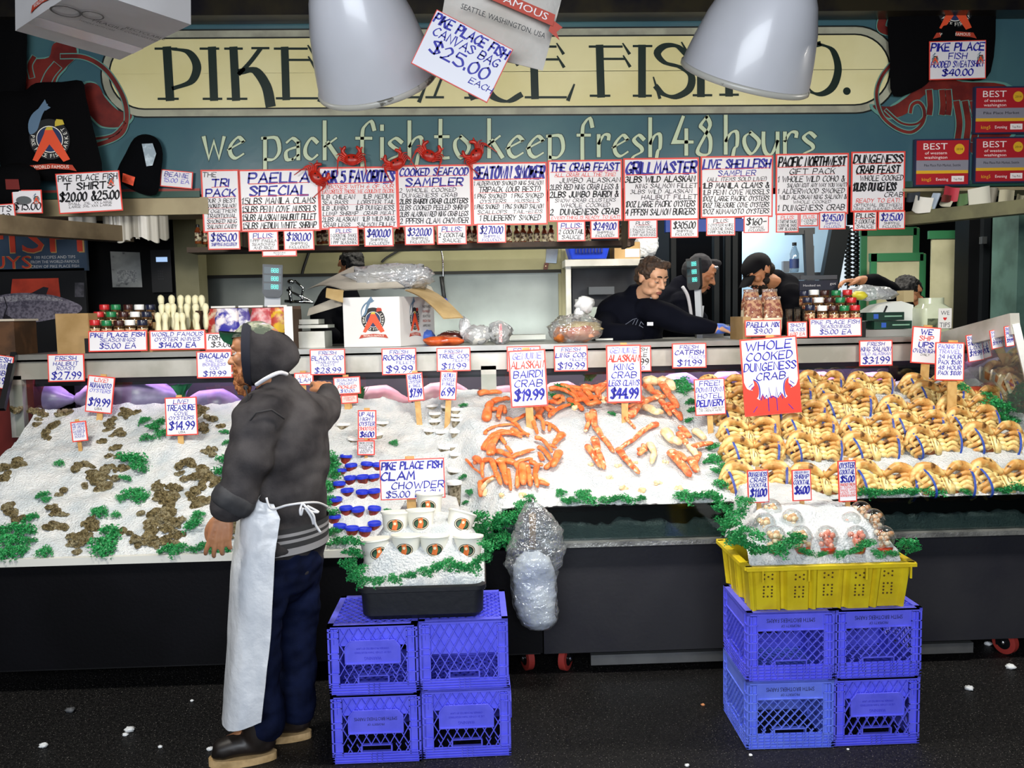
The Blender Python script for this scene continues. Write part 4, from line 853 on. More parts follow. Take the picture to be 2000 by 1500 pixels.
legs('thin dark-tipped crab leg end below the KING CRAB sign', LL('.7:265,1020 330,1090 362,1125'), 6.5, king, b11, kg, name='king_crab_cluster')
legs('king crab legs heaped behind the KING CRAB sign', LL('1.3:0,800 60,830 85,905;1.2:-60,760 20,770 110,820;1.4:60,860 130,800 140,720;1.2:140,930 200,960 240,900;1.3:180,820 250,870 300,940;1.2:410,900 380,960 300,980'), 6.5, king, b11, kg, name='king_crab_cluster', lumps=[(120,900,10)])
for x, y, s in ((1218,955,10),(1255,960,11),(1285,945,9),(1325,955,9),(1190,935,8),(1208,910,8),(1155,910,7),(1300,905,8),(1240,905,7)):
    m = MB(); q = ICE(x, y); s *= S(q.y)
    for j in range(8): m.ell(q+V((random.uniform(-1, 1)*s*.7, random.uniform(-1, .2)*s*.3, random.uniform(-.2, .5)*s)), (s*random.uniform(.3, .55), s*.4, s*.4), 0, 8)
    tag(m.build('crab_shoulder', cream, None, True), 'pale crab shoulder chunk half buried in ice below the king crab legs', 'crab meat', 'crab shoulder chunks')
# ---------------------------------------------------------------- whole Dungeness crabs, belly out
dm = M('dungeness', '#ebd28c', .42, n=(20, '#c48f4c', .43), n2=(26, '#5a3818', .63), bump=(60, .35, .005), spec=.5)
dsh = M('dungeness_shell_and_gaps', '#8f5428', .4, n=(30, '#5c3216'), spec=.5); dbl = M('dungeness_belly', '#eddd9f', .42, n=(30, '#cfb26e', .42), bump=(60, .3, .005)); band = M('rubber_band', '#2a4fae', .45)
def crab_proto(v):
    r = random.Random(v); t = thing('dungeness_crab', '', 'crab')
    m = MB(); m.ell((0, .022, 0), (.092, .026, .062), 0, 20); m.ell((0, .0, -.012), (.07, .022, .05), 0, 16); m.build('carapace_and_gap_shade', dsh, t, True)  # inner ellipsoid coloured dark to paint shade into the gaps between the legs
    m = MB(); m.ell((0, -.008, -.012), (.03, .016, .046), 0, 12)
    for k in range(4):
        for s in (-1, 1): m.ell((s*.034, -.018, .02-k*.019), (.02, .012, .0105), 0, 10, Matrix.Rotation(s*.25, 3, 'Y'))
    m.build('belly', dbl, t, True)
    m = MB(); m.tube([(0, -.024, .012), (0, -.031, -.01), (0, -.031, -.04), (0, -.018, -.062)], [.009, .013, .016, .012], 10, 0, True, None, .45, (0, -1, 0)); m.tube([(-.006, -.032, -.045), (-.006, -.038, -.015), (0, -.036, 0), (.006, -.038, -.015), (.006, -.032, -.045)], .0016, 5, 1)
    m.build('abdomen_flap', [dbl, M('crab_line', '#7a5a2a', .6)], t, True)
    m = MB()
    for s in (-1, 1):
        for k in range(3): m.tube([(s*.004*k, -.02, .018), (s*(.006+.006*k), -.03, .034), (s*(.008+.009*k), -.012, .058-.004*k)], [.004, .0055, .003], 6)
    m.build('mouthparts', M('crab_orange', '#e0913e', .45, n=(40, '#e8b872')), t, True)
    for s in (-1, 1):
        j = lambda a=.006: r.uniform(-a, a)
        m = MB(); m.limb([(s*.012, -.03, .026), (s*.05, -.04, .05+j()), (s*.095, -.034, .044+j()), (s*.128, -.014, .012+j())], [.012, .022, .024, .014], 10, 0, .8, (0, 0, 1), 3)
        m.limb([(s*.10, -.04, .026+j()), (s*.118, -.03, .006), (s*.108, -.03, -.022)], [.014, .013, .005], 8, 0, .8, (0, 0, 1), 2); m.build('claw', dm, t, True)
        for k in range(4):
            z = .016-k*.0205; m = MB(); q = 1-.09*k
            m.limb([(s*.045, -.024, z), (s*.078*q, -.037, z+.006+j(.003)), (s*.112*q, -.028, z-.004+j(.004)), (s*.135*q, -.006, z-.010+j(.005)), (s*.12*q, .012, z-.02)], [.009, .0128, .0120, .0105, .006], 8, 0, .8, (0, 0, 1), 3); m.build('leg', dm, t, True)
        x = s*(.088+r.uniform(-.01, .012)); m = MB()
        for d in (0, .005): m.tube([(x+d+.012*s*math.cos(a), -.012-.043*math.sin(a) if math.sin(a) > 0 else -.012-.03*math.sin(a), -.008+.066*math.cos(a)) for a in [i*.3142 for i in range(21)]], .0021, 5)
        m.build('rubber_band', band, t, True)
    return t
CP = [crab_proto(v) for v in (1, 2)]
ROWS = [('front half-buried row', [(1480,942),(1612,946),(1726,945),(1848,944),(1962,941)], 1.08, .012, .75), ('second row', [(1472,893),(1592,886),(1706,882),(1824,872),(1940,868)], 1, .03, .5),
('third row', [(1464,856),(1582,848),(1696,846),(1796,842),(1900,832)], .98, .03, .45), ('fourth row', [(1458,826),(1560,818),(1655,803),(1772,815),(1888,812)], 1, .035, .4),
('fifth row', [(1424,794),(1540,786),(1640,784),(1836,782),(1906,790)], .98, .035, .4), ('back row by the glass', [(1412,766),(1604,756),(1700,759),(1812,764)], .95, .03, .4)]
first = {0: 1, 1: 1}; ORD = ['first', 'second', 'third', 'fourth', 'fifth']
for rn, ls, sc, up, tl in ROWS:
    for k, (x, y) in enumerate(ls):
        p = ICE(x, y+8, up)+V((0, .02, 0)); v = (k+len(rn)) % 2; n = len(ls)
        lb = 'Dungeness crab in the '+rn+', '+ORD[k]+' from the crab legs'
        rot = (-tl-random.uniform(0, .15), random.uniform(-.1, .1), random.uniform(-.15, .15)); scl = (sc*1.2*random.uniform(.97, 1.06),)*3
        if first[v]: c = CP[v]; c.location = p; c.rotation_euler = rot; c.scale = scl; c['label'] = lb; c['group'] = 'Dungeness crabs on ice'; first[v] = 0
        else: dup(CP[v], p, rot, lb, 'Dungeness crabs on ice', scl)
# ---------------------------------------------------------------- hand-lettered signs
INK = {'b': 1, 'k': 2, 'r': 3, 'l': 5}
PAP = [M('sign_paper', '#e3e1e6', .32), M('ink_blue', '#1d1f9c', .5), M('ink_black', '#12121a', .5), M('ink_red', '#d63a2c', .5), M('sign_border', '#e2463a', .45), M('ink_lilac', '#6a66c8', .5), M('sign_pink', '#f6c9c4', .5)]
wood = M('stake_wood', '#c9a264', .55, n=(18, '#b58a4c'))
def board(mb, w_, h_, lines, br=.02, seed=0, pink=False, extra=None):
    r = random.Random(seed); y = -.003
    mb.box((0, 0, 0), (w_, .004, h_), 4); mb.add([(-w_/2+br, y, -h_/2+br), (w_/2-br, y, -h_/2+br), (w_/2-br, y, h_/2-br), (-w_/2+br, y, h_/2-br)], [(0,1,2,3)], 6 if pink else 0)
    z = h_/2-br*1.2; W = w_-2.6*br; H = h_-2.2*br
    for ln in lines.split('|'):
        if not ln: continue
        cd_, txt = ln.split(' ', 1); ink = INK[cd_[0]]; fl_ = ''.join(c for c in cd_[1:] if not c.isdigit()); wt = float(''.join(c for c in cd_ if c.isdigit()))/100
        hh = H*wt; cap = hh*.74; wide = W*(.97 if 'w' in fl_ else .86 if 'n' not in fl_ else .6)
        if 'x' in fl_: z -= hh; continue
        tw_ = textw(txt)*cap/8*1.25; use = min(wide, tw_); x0 = -use/2
        if 'i' in fl_: x0 = -W/2
        if 'g' in fl_: x0 = W/2-use
        x0 -= .06*cap
        xe = write(mb, txt, x0, z-hh*.9, cap, ink, y-.0006, use, .26 if 'f' in fl_ else .10 if 't' in fl_ else .2, .7, .45, .15, .3, rnd=r)
        if 'u' in fl_: mb.add([(x0, y-.001, z-hh*1.0), (xe, y-.001, z-hh*.93), (xe, y-.001, z-hh*.93+cap*.07), (x0, y-.001, z-hh+cap*.09)], [(0,1,2,3)], 3)
        z -= hh
    if extra: extra(mb, w_, h_, y)
def sign(label, x0, y0, x1, y1, Y, lines, rot=0, lean=0, name='price_sign', stake=None, br=2.2, pink=False, extra=None, grp=None, yaw=0, sw=11, cat_='sign', dy=0):
    c = P((x0+x1)/2, (y0+y1)/2, Y); s = S(Y); mb = MB(); w_, h_ = (x1-x0)*s, (y1-y0)*s
    board(mb, w_, h_, lines, br*s, int(x0*7+y0), pink, extra); o = mb.build(name, PAP)
    if extra:
        for q in emb_mats(): o.data.materials.append(q)
    o.location = c; o.rotation_euler = (-math.radians(lean), math.radians(rot), math.radians(yaw)); tag(o, label, cat_, grp)
    if stake:
        b = stake if isinstance(stake, V) else ICE(*stake); mb = MB(); R = o.rotation_euler.to_matrix().inverted()
        a = V((0, .008, h_/2+.012)); e = R @ (b+V((0, 0, -.06))-c); e.x = e.x*.5+0 if False else e.x
        e.y = max(.008, min(e.y, .03)); a.x = e.x*.1
        mb.bar(a, e, sw*s, .006, 0, (0, 0, 1)) if False else mb.bar(a, e, .006, sw*s, 0, (0, 0, 1)) if False else mb.box(((a.x+e.x)/2, .008, (a.z+e.z)/2), (sw*s, .007, a.z-e.z), 0)
        mb.build('stake', wood, o)
    return o
YM = YB-.012
def menu(nm, x0, y0, x1, y1, lines, rot=.0): return sign('hand-lettered white menu board headed '+nm, x0, y0, x1, y1, YM, lines, rot, 0, 'menu_board', br=3, grp='menu boards under the shop sign')
menu('TRI PACK', 396, 334, 468, 452, 'k10in THE|b17fu TRI|b17fu PACK|k9 OUR 3 BEST|k9u SMOKED SALMON|k8 TOGETHER!|k9u TRADITIONAL|k9u SMOKED KING|k9u SALMON CANDY')
menu('PAELLA SPECIAL', 471, 333, 622, 450, 'b22fu PAELLA|b21fu SPECIAL|k14iwu 1.5LBS MANILA CLAMS|k14iwu 1.5LBS PENN COVE MUSSELS|k14iwu 1.5LBS ALASKAN HALIBUT FILLET|k14iwu 1.5LBS MEDIUM WHITE SHRIMP')
menu('OUR 5 FAVORITES', 626, 328, 775, 446, 'b26fwu OUR 5 FAVORITES|r8w 5 BOXES WITH 6 OF OUR|r8wu FAVORITES THOSE WE COULDNT DECIDE|k10wi 1LB CHILEAN   1LB MEDIUM|k9wu SEA BASS    LOBSTER TAIL|k10wi 1LB JUMBO   1LB DUNGENESS|k9wu LUMP SHRIMP  CRAB MEAT|k10wi 2LBS ALASKAN  1LB WILD KING|k9wu CRAB LEGS   SALMON FILLET')
menu('COOKED SEAFOOD SAMPLER', 778, 324, 920, 441, 'b17fwu COOKED SEAFOOD|b18fu SAMPLER|k9wi 2 WHOLE COOKED|k9wi  DUNGENESS CRAB|k11wif 2LBS BAIRDI CRAB CLUSTERS|k11wi 2LBS COOKED PEELED SHRIMP|k11wi 2LBS ALASKAN RED KING CRAB LEGS|k12wi 2 PPFISH CLAM CHOWDER')
menu('SEATOWN SMOKER', 923, 319, 1068, 438, 'b27fwu SEATOWN SMOKER|k9wi 1 ALDERWOOD SMOKED KING SALMON|k12u TRIPACK (OUR BEST!)|k10wi 1 PKG SMOKED  1 PKG SMOKED|k8wu OYSTERS   MUSSELS|k10wi 1 PKG SMOKED  1 PKG SMOKED SALMON|k8wu SCALLOPS  TAIL-ENDS|k12 1 BLUEBERRY SMOKED')
menu('THE CRAB FEAST', 1071, 314, 1215, 431, 'b18fwu THE CRAB FEAST|r8u ALL CRAB! ALL THE TIME!|k11g JUMBO ALASKAN|k12wi 2LBS RED KING CRAB LEGS &|k13wif 2LBS JUMBO BAIRDI &|k8 SNOW CRAB CLUSTERS|k9 WHOLE COOKED|k13wif 2  DUNGENESS CRAB|r7w EVERYTHING IS READY TO EAT!')
menu('GRILLMASTER', 1218, 310, 1365, 429, 'b26fwu GRILLMASTER|k13wif 3LBS WILD ALASKAN|k10g KING SALMON FILLET|k9 3LBS WILD ALASKAN|k10g HALIBUT FILLET|k13wi 1DOZ LARGE PACIFIC OYSTERS|k14wi 4 PPFISH SALMON BURGERS')
menu('LIVE SHELLFISH SAMPLER', 1368, 306, 1510, 424, 'b20fwu LIVE SHELLFISH|b12u SAMPLER|k9u (ALL ITEMS SOLD LIVE!)|k12wif 1LB MANILA CLAMS &|k11wi 1LB PENN COVE MUSSELS|k11wi 1DOZ LARGE PACIFIC OYSTERS|k11wi 1DOZ TREASURE COVE OYSTERS|k11wi 1DOZ KUMAMOTO OYSTERS')
menu('PACIFIC NORTHWEST GIFT PACK', 1514, 301, 1658, 418, 'k21fwu PACIFIC NORTHWEST|k13u GIFT PACK|k13wi 1 WHOLE WILD COHO &|k9g SALMON (CUT ANY WAY YOU WANT)|k11wi 1 ALDERWOOD SMOKED|k10wg WILD ALASKAN KING SALMON &|k7 WHOLE COOKED|k13wi 1 DUNGENESS CRAB')
menu('DUNGENESS CRAB FEAST', 1661, 297, 1768, 413, 'k19fwu DUNGENESS|k18fu CRAB FEAST|k12g WHOLE COOKED|k18if 10LBS DUNGENESS|k11g CRAB|r9 READY TO EAT!|k7w OPTIONAL BETWEEN|k6w CRAB OR CLEANED CRAB')
for nm, x0, y0, x1, y1, ln in (
 ('price card reading 185.00 under the TRI PACK board', 407,451,468,487,'b62 $185.00|b25 SHIPPING INCLUDED!'), ('card reading PLUS 1 PPF PAELLA SEASONING AND RICE', 486,452,543,490,'b36u PLUS:|k21w 1 PPF PAELLA|k20 SEASONING|k20 AND RICE!'),
 ('price card reading 180.00 under the PAELLA SPECIAL board', 555,450,613,488,'b58 $180.00|k20 SHIPPING|k20 INCLUDED!'), ('small card reading SEASONING under the 180.00 card', 513,489,579,501,'k50 SEASONING|k45 5.00 EA'),
 ('card reading PLUS 1 COCKTAIL SAUCE under OUR 5 FAVORITES', 643,444,700,480,'b30u PLUS:|k23w 1 COCKTAIL SAUCE|k22w 1 TARTAR SAUCE|k22w 1 PPF SEASONING'), ('price card reading 400.00 under OUR 5 FAVORITES', 712,443,768,481,'b58 $400.00|k20 SHIPPING|k20 INCLUDED!'),
 ('price card reading 320.00 under COOKED SEAFOOD SAMPLER', 791,441,848,478,'b58 $320.00|k20 SHIPPING|k20 INCLUDED!'), ('card reading PLUS 2 COCKTAIL SAUCE under COOKED SEAFOOD SAMPLER', 854,439,911,477,'b36u PLUS:|k32w 2 COCKTAIL|k28 SAUCE'),
 ('price card reading 270.00 under SEATOWN SMOKER', 932,437,988,474,'b58 $270.00|b20 SHIPPING|b20 INCLUDED!'), ('card reading PLUS 2 COCKTAIL SAUCE under THE CRAB FEAST', 1088,432,1143,471,'b36u PLUS:|k32w 2 COCKTAIL|k28 SAUCE'),
 ('price card reading 249.00 under THE CRAB FEAST', 1153,430,1209,466,'b58 $249.00|k20 SHIPPING|k20 INCLUDED!'), ('card reading PLUS 1 OYSTER KNIFE under GRILLMASTER', 1227,429,1284,465,'k28u PLUS:|k17w 1 MARINADE|k17w 1 SALMON SAUCE|k17w 1 TARTAR SAUCE|k17w 1 PPF SEASONING'),
 ('price card reading 305.00 under GRILLMASTER', 1309,428,1364,464,'k56 $305.00|k20 SHIPPING|k20 INCLUDED!'), ('card reading PLUS 1 OYSTER KNIFE under LIVE SHELLFISH SAMPLER', 1379,424,1436,460,'k30u PLUS:|k23w 1 OYSTER KNIFE|k22w 1 COCKTAIL SAUCE|k22w 1 PPF SEASONING'),
 ('price card reading 160 under LIVE SHELLFISH SAMPLER', 1452,421,1502,455,'k60 $160-|k19 SHIPPING|k19 INCLUDED!'), ('card reading PLUS 1 TARTAR SAUCE under PACIFIC NORTHWEST GIFT PACK', 1515,418,1560,454,'r26u PLUS:|k24w 1 TARTAR SAUCE|k23w 1 COCKTAIL SAUCE|k23w 1 PPF SEASONING'),
 ('narrow red-lettered card reading PLUS CRAB beside the 245.00 card', 1561,417,1598,442,'r36u PLUS:|k32w 1 COOKED|k28 CRAB'), ('price card reading 245.00 under PACIFIC NORTHWEST GIFT PACK', 1599,414,1652,448,'b58 $245.00|b20 SHIPPING|b20 INCLUDED!'),
 ('card reading PLUS 2 COCKTAIL SAUCE under DUNGENESS CRAB FEAST', 1666,413,1713,450,'k36fu PLUS:|k32w 2 COCKTAIL|k28 SAUCE'), ('price card reading 215.00 under DUNGENESS CRAB FEAST', 1714,412,1768,448,'b58 $215.00|k20 SHIPPING|k20 INCLUDED!')):
    sign(nm, x0, y0, x1, y1, YM-.012, ln, 0, 0, 'price_card', br=2.2, grp='cards hung under the menu boards')
# on the counter and its rail
def onc(nm, x0, y0, x1, y1, ln, Y=5.03, **k): return sign(nm, x0, y0, x1, y1, Y, ln, 0, 4, 'price_sign', grp='signs standing on the counter', **k)
onc('sign reading PIKE PLACE FISH SEASONINGS 5.00 under the jars beside the oyster knives', 175,646,286,686,'b30wf PIKE PLACE FISH|b26 SEASONINGS|b38 $5.00 EA')
onc('sign reading WORLD FAMOUS OYSTER KNIVES 14.00', 294,645,400,683,'b30w WORLD FAMOUS|b28 OYSTER KNIVES|b38f $14.00 EA')
onc('sign reading FISH FRY 3.00 behind the green cap brim', 402,650,464,684,'k44 FISH FRY|k46 $3.00')
onc('sign reading PAELLA MIX 9.00 under the bags of rice', 1454,625,1526,657,'b46fw PAELLA MIX|b46 $9.00'); onc('sign reading SHOT GLASS beside the PAELLA MIX sign', 1537,628,1577,660,'b32 SHOT|b30 GLASS|r32 6.00 EA')
onc('sign reading PIKE PLACE FISH SEASONINGS 5.00 under the jars by the white scale', 1579,621,1684,658,'b30w PIKE PLACE FISH|b26 SEASONINGS|b38 $5.00 EA')
for nm, x0, y0, x1, y1, ln in (('HALIBUT ROAST 27.99', 95,692,164,745,'b22u FRESH|b20 HALIBUT|b18 ROAST|b38 $27.99'), ('BACALAO SALTED COD 19.99', 385,686,453,738,'b26f BACALAO|l15 SALTED|l15 BONELESS|l16 COD|b28 $19.99'),
 ('FRESH BLACK COD 28.99', 606,682,674,732,'b20u FRESH|b24w BLACK COD|b13 (SABLEFISH)|b12 FILLETS|b31 $28.99'), ('FRESH ROCKFISH 9.99', 746,680,813,732,'b20u FRESH|b26fw ROCKFISH|b16g FILLETS|b38 $9.99'), ('FRESH TRUE COD 11.99', 853,679,919,725,'b22u FRESH|b24fw TRUE COD|b16g FILLETS|b38 $11.99'),
 ('FRESH and hidden behind the BAIRDI CRAB sign', 990,676,1056,725,'b24 FRESH'), ('FRESH LING COD 19.99', 1082,675,1148,725,'b22u FRESH|b25fw LING COD|b15g FILLETS|b38 $19.99'), ('9.99 half hidden behind the KING CRAB sign', 1222,675,1272,726,'k20 FRESH|k24 SOLE|k36 $9.99|b18 WILD'),
 ('FRESH CATFISH 11.99', 1312,670,1380,719,'b22 FRESH|b26fw CATFISH|l15g FILLETS|b36 $11.99'), ('KING SALMON 31.99', 1677,664,1744,715,'b20 FRESH|b24w KING SALMON|l16w WILD ALASKAN|b38 $31.99')):
    sign('rail price sign reading '+nm, x0, y0, x1, y1, 4.955, ln, 0, 3, 'price_sign', grp='price signs on the steel rail')
# on stakes in the ice
def stk(nm, x0, y0, x1, y1, bx, by, ln, rot=0, **k):
    b = k.pop('b', None) or ICE(bx, by); return sign('staked sign reading '+nm, x0, y0, x1, y1, b.y-.012, ln, rot, k.pop('lean', 4), 'price_sign', b, grp='signs staked in the ice', **k)
stk('LIVE KUMAMOTO OYSTERS 19.99', 170,735,221,806,196,815,'r14u LIVE!|b18 KUMAMOTO|l13 OYSTERS|r12 |b30 $19.99|k9 USA', 7)
stk('LIVE TREASURE COVE OYSTERS 14.99', 324,776,385,850,352,862,'b15u LIVE!|b20w TREASURE|b12 COVE|b13 OYSTERS|b30 $14.99|k8 USA', -1)
stk('tiny blue words in the oysters', 140,823,170,862,158,878,'b15w LIVE OYSTERS|b14w ARE GROWN|b14w IN COLD|b14w WATERS OF|b14w PUGET|b14 SOUND', -5, sw=7)
stk('LIVE CLAM half hidden behind the grey shoulder', 575,728,612,752,592,775,'r36 LIVE|b52 CLAM', 0)
stk('SMOKED PICKLED HERRING 10.00', 652,736,704,770,678,795,'b24 SNACKING|b20 DELIGHT|r26f PICKLED|b28 $10.00', -2)
stk('small red words below PICKLED HERRING 10.00', 666,771,699,788,682,796,'r25w PICKLED IN|r25w HOUSE WITH|r25w ONIONS', -2, pink=True)
stk('UP ALL NIGHT OYSTER SHOOTER 6.00', 699,801,735,858,717,880,'b19w UP ALL|b17 NIGHT|b19w OYSTER|r17w SHOOTER|b26f $6.00', 1)
stk('small black words below UP ALL NIGHT OYSTER SHOOTER', 698,860,732,889,715,893,'k19w FRESH OYSTER|k19w IN COCKTAIL|k19w SAUCE AND|k19w LEMON|k18w SHOOT IT', 1, sw=6)
stk('YEARLING OYSTERS 7.99', 795,728,827,783,822,823,'b21w YEARLING|b17 OYSTER|b14 IN SHELL|b40 $7.99', -4); stk('MEDIUM OYSTERS 6.99', 859,725,892,781,874,826,'b19 MEDIUM|b17 OYSTER|b15 IN SHELL|b42 6.99', 4)
stk('PIKE PLACE FISH CLAM CHOWDER 5.00', 742,896,869,975,802,1000,'b25wf PIKE PLACE FISH|b28if CLAM|b24g CHOWDER|b22 $5.00 EACH', -1, b=P(802, 1000, 3.72), sw=18, br=2)
stk('GENUINE ALASKAN BAIRDI CRAB 19.99', 995,683,1068,795,1035,832,'l15 GENUINE|r18w ALASKAN|b17 BAIRDI|b17 CRAB|b26f $19.99', -2, sw=15, br=3)
stk('GENUINE ALASKAN KING CRAB LEGS 44.99', 1184,673,1253,787,1220,818,'l13 GENUINE|r16fw ALASKAN|b15 KING|b15 CRAB|b14w LEGS CLAWS|b24f $44.99', 0, sw=13, br=3)
stk('FREE DOWNTOWN HOTEL DELIVERY', 1356,739,1417,811,1386,842,'b19 FREE!|b18w DOWNTOWN|b18 HOTEL|b24fw DELIVERY|k7w CALL FROM YOUR ROOM|k7w OR ORDER HERE', -2, sw=11, br=2)
def crabpic(mb, w_, h_, y):
    k = 3; q = lambda l: [(a*w_/2, -h_/2+b*h_) for a, b in l]
    flat(mb, q([(-.96,.02),(.96,.02),(.97,.2),(.6,.24),(.45,.2),(.35,.27),(.2,.21),(0,.25),(-.2,.21),(-.35,.27),(-.45,.2),(-.6,.24),(-.97,.2)]), k, y-.001)
    for s in (-1, 1):
        flat(mb, q(cat([(s*.97,.18),(s*.55,.22),(s*.45,.32),(s*.5,.42),(s*.62,.46),(s*.6,.40),(s*.72,.36),(s*.66,.33),(s*.86,.36),(s*.97,.44)][::1], 3, True)), k, y-.0012)
        ribbon(mb, q(cat([(s*.45,.22),(s*.42,.33),(s*.48,.43),(s*.62,.47)], 4)), .006, .5, .6, 1, lambda p: (p.x, y-.002, p.y))
        for a, b in (((s*.62,.38),(s*.74,.34)),((s*.66,.42),(s*.8,.38)),((s*.15,.21),(s*.15,.05)),((s*.55,.12),(s*.7,.05))): ribbon(mb, q([a, b]), .004, .5, .8, 1, lambda p: (p.x, y-.002, p.y))
    ribbon(mb, q([(-.4,.2),(-.33,.28),(-.28,.21),(-.2,.26),(-.14,.2),(-.1,.36),(-.05,.22),(.05,.24),(.12,.21),(.16,.36),(.2,.22),(.3,.28),(.36,.2)]), .005, .5, .8, 1, lambda p: (p.x, y-.002, p.y))
stk('WHOLE COOKED DUNGENESS CRAB with a red crab drawing', 1448,658,1562,811,1520,858,'b15 WHOLE|b14 COOKED|b14w DUNGENESS|b13 CRAB', -3.5, sw=16, br=3, extra=crabpic, lean=3)
stk('WE SHIP UPS OVERNIGHT', 1779,638,1837,711,1800,768,'b20f WE|r18 SHIP|b20f UPS|b15w OVERNIGHT|k8 DAILY', 5, sw=17)
stk('PACKING TO TRAVEL 24 HOUR 5.00 48 HOUR 10.00', 1825,668,1884,744,1858,826,'l15 PACKING TO|l14 TRAVEL|b15 24 HOUR|b15 PACK $5.00|b15 48 HOUR|b15 PACK $10.00', 2, sw=19)
for nm, x0, y0, x1, y1, bx, by, ln in (('DUNGENESS CRAB COCKTAIL 11.00', 1459,917,1502,983,1483,1006,'b18w DUNGENESS|b19 CRAB|b16w COCKTAIL|b32f $11.00'), ('SHRIMP COCKTAIL 6.00', 1546,916,1585,979,1566,985,'b10 OREGON BAY|b19 SHRIMP|b19w COCKTAIL|b34f $6.00'), ('OYSTER COCKTAIL 5.00', 1636,898,1673,981,1655,992,'b18w OYSTER|b15w COCKTAIL|b21f $5.00|r8w SHUCKED FRESH|r7w IN TOMATO|r7w SAUCE WITH|r7w LEMON AND|r7w HORSERADISH')):
    stk(nm, x0, y0, x1, y1, bx, by, ln, -1, b=P(bx, by, by0+.27), sw=9)
for nm, x0, y0, x1, y1, rt in (('SMOKED SALMON card nearest the tips jar', 1888,652,1920,706,-8), ('narrow card in the middle of the case end', 1934,643,1958,681,-10), ('narrow card at the top corner of the case end', 1962,636,1980,677,-8)):
    sign('curled price '+nm, x0, y0, x1, y1, YC-.35-(x0-1888)*.0045, 'b20w SMOKED|b20w SALMON|b18 LOX|b26 $19.99', rt, 0, 'price_card', br=1.5)
sign('cut-off price sign on the neighbouring dark red case', -22, 694, 23, 758, 4.9, 'b20 FRESH|b22 PRAWNS|b20 JUMBO|b28 $19.99', 10, 0, 'price_sign', br=1.5)
# merchandise signs and award plaques by the shop sign
sign('merchandise sign reading T SHIRTS 20.00 and 25.00', 115, 338, 234, 413, YB-.33, 'k20w PIKE PLACE FISH|k24f T SHIRTS|k30fw $20.00 &25.00|k8w SMALL  2XL  XX LARGE|k8w LARGE 3XL XXX LARGE', -2.5, 0, 'merchandise_sign', br=2.2, extra=lambda mb, w_, h_, y: emblem(mb, w_*.36, h_*.24, h_*.075, 7, y-.001))
sign('small tilted sign reading BEANIE beside the black beanie', 315, 334, 375, 366, YB-.05, 'b40 BEANIE|l38 15.00 EA', 6, 0, 'merchandise_sign', br=1.8)
sign('merchandise sign reading 15.00 under the black cap', 26, 372, 81, 416, YB-.42, 'kx46 .|k46w $15.00', 0, 0, 'merchandise_sign', br=1.8, extra=lambda mb, w_, h_, y: emblem(mb, w_*.32, h_*.1, h_*.13, 7, y-.001))
sign('cut-off merchandise sign at the picture edge under the black cap', -28, 400, 29, 437, YB-.5, 'k42 HATS|k42w 15.00', -3, 0, 'merchandise_sign', br=1.8)
sign('merchandise sign reading HOODED SWEATSHIRT 40.00', 1814, 81, 1926, 154, YB-.12, 'b27fw PIKE PLACE|b22 FISH|b22w HOODED SWEATSHIRT|b24f $40.00', -1, 0, 'merchandise_sign', br=1.8, extra=lambda mb, w_, h_, y: [emblem(mb, s*w_*.4, h_*.03, h_*.09, 7, y-.001) for s in (-1, 1)])
aw = [M('plaque_red', '#a8232c', .35), M('plaque_white', '#efe6e4', .4), M('plaque_silver', '#9b9aa8', .35, metal=.3), M('plaque_gold', '#d9a92a', .4), M('plaque_black', '#15141c', .4), M('plaque_navy', '#232a48', .4)]
for x0, y0, x1, y1, mid, lb in ((1787,276,1890,360,'Pike Place Fish Market, Seattle','BEST of western washington award plaque nearest the DUNGENESS CRAB FEAST board'), (1903,174,2004,258,'Pike Place Market','BEST of western washington award plaque reading Pike Place Market'), (1903,272,2004,354,'Pike Place Fish Market, Seattle','BEST of western washington award plaque below the Pike Place Market plaque')):
    c = P((x0+x1)/2, (y0+y1)/2, YB-.03); s = S(YB); w_, h_ = (x1-x0)*s, (y1-y0)*s; mb = MB(); mb.box((0, 0, 0), (w_+.02, .025, h_+.02), 5); y = -.0135
    R = lambda a, b, c_, d, mi, e=0: mb.add([(a*w_-w_/2, y-e, b*h_-h_/2), (c_*w_-w_/2, y-e, b*h_-h_/2), (c_*w_-w_/2, y-e, d*h_-h_/2), (a*w_-w_/2, y-e, d*h_-h_/2)], [(0,1,2,3)], mi)
    R(0, .55, 1, 1, 0); R(0, .32, 1, .55, 2); R(0, .25, 1, .32, 3); R(0, 0, 1, .25, 0); R(.68, .06, .92, .19, 1, .0006)
    e = y-.001; printed(mb, 'BEST', -w_*.14, h_*.37, h_*.15, 1, e, w_*.46); printed(mb, 'of western', -w_*.13, h_*.22, h_*.07, 1, e, w_*.42); printed(mb, 'washington', -w_*.13, h_*.12, h_*.07, 1, e, w_*.44)
    disc(mb, w_*.32, h_*.3, h_*.12, 3, e, 20); printed(mb, '2014', w_*.32, h_*.3, h_*.05, 4, e-.0006, w_*.12); printed(mb, mid, 0, -h_*.06, h_*.06, 4, e, w_*.7); printed(mb, 'king5', -w_*.3, -h_*.38, h_*.08, 3, e); printed(mb, 'Evening', 0, -h_*.38, h_*.07, 1, e); printed(mb, 'Top Pick', w_*.3, -h_*.38, h_*.05, 4, e-.001, w_*.17)
    o = mb.build('award_plaque', aw, loc=c); tag(o, lb, 'plaque', 'award plaques on the shop sign')
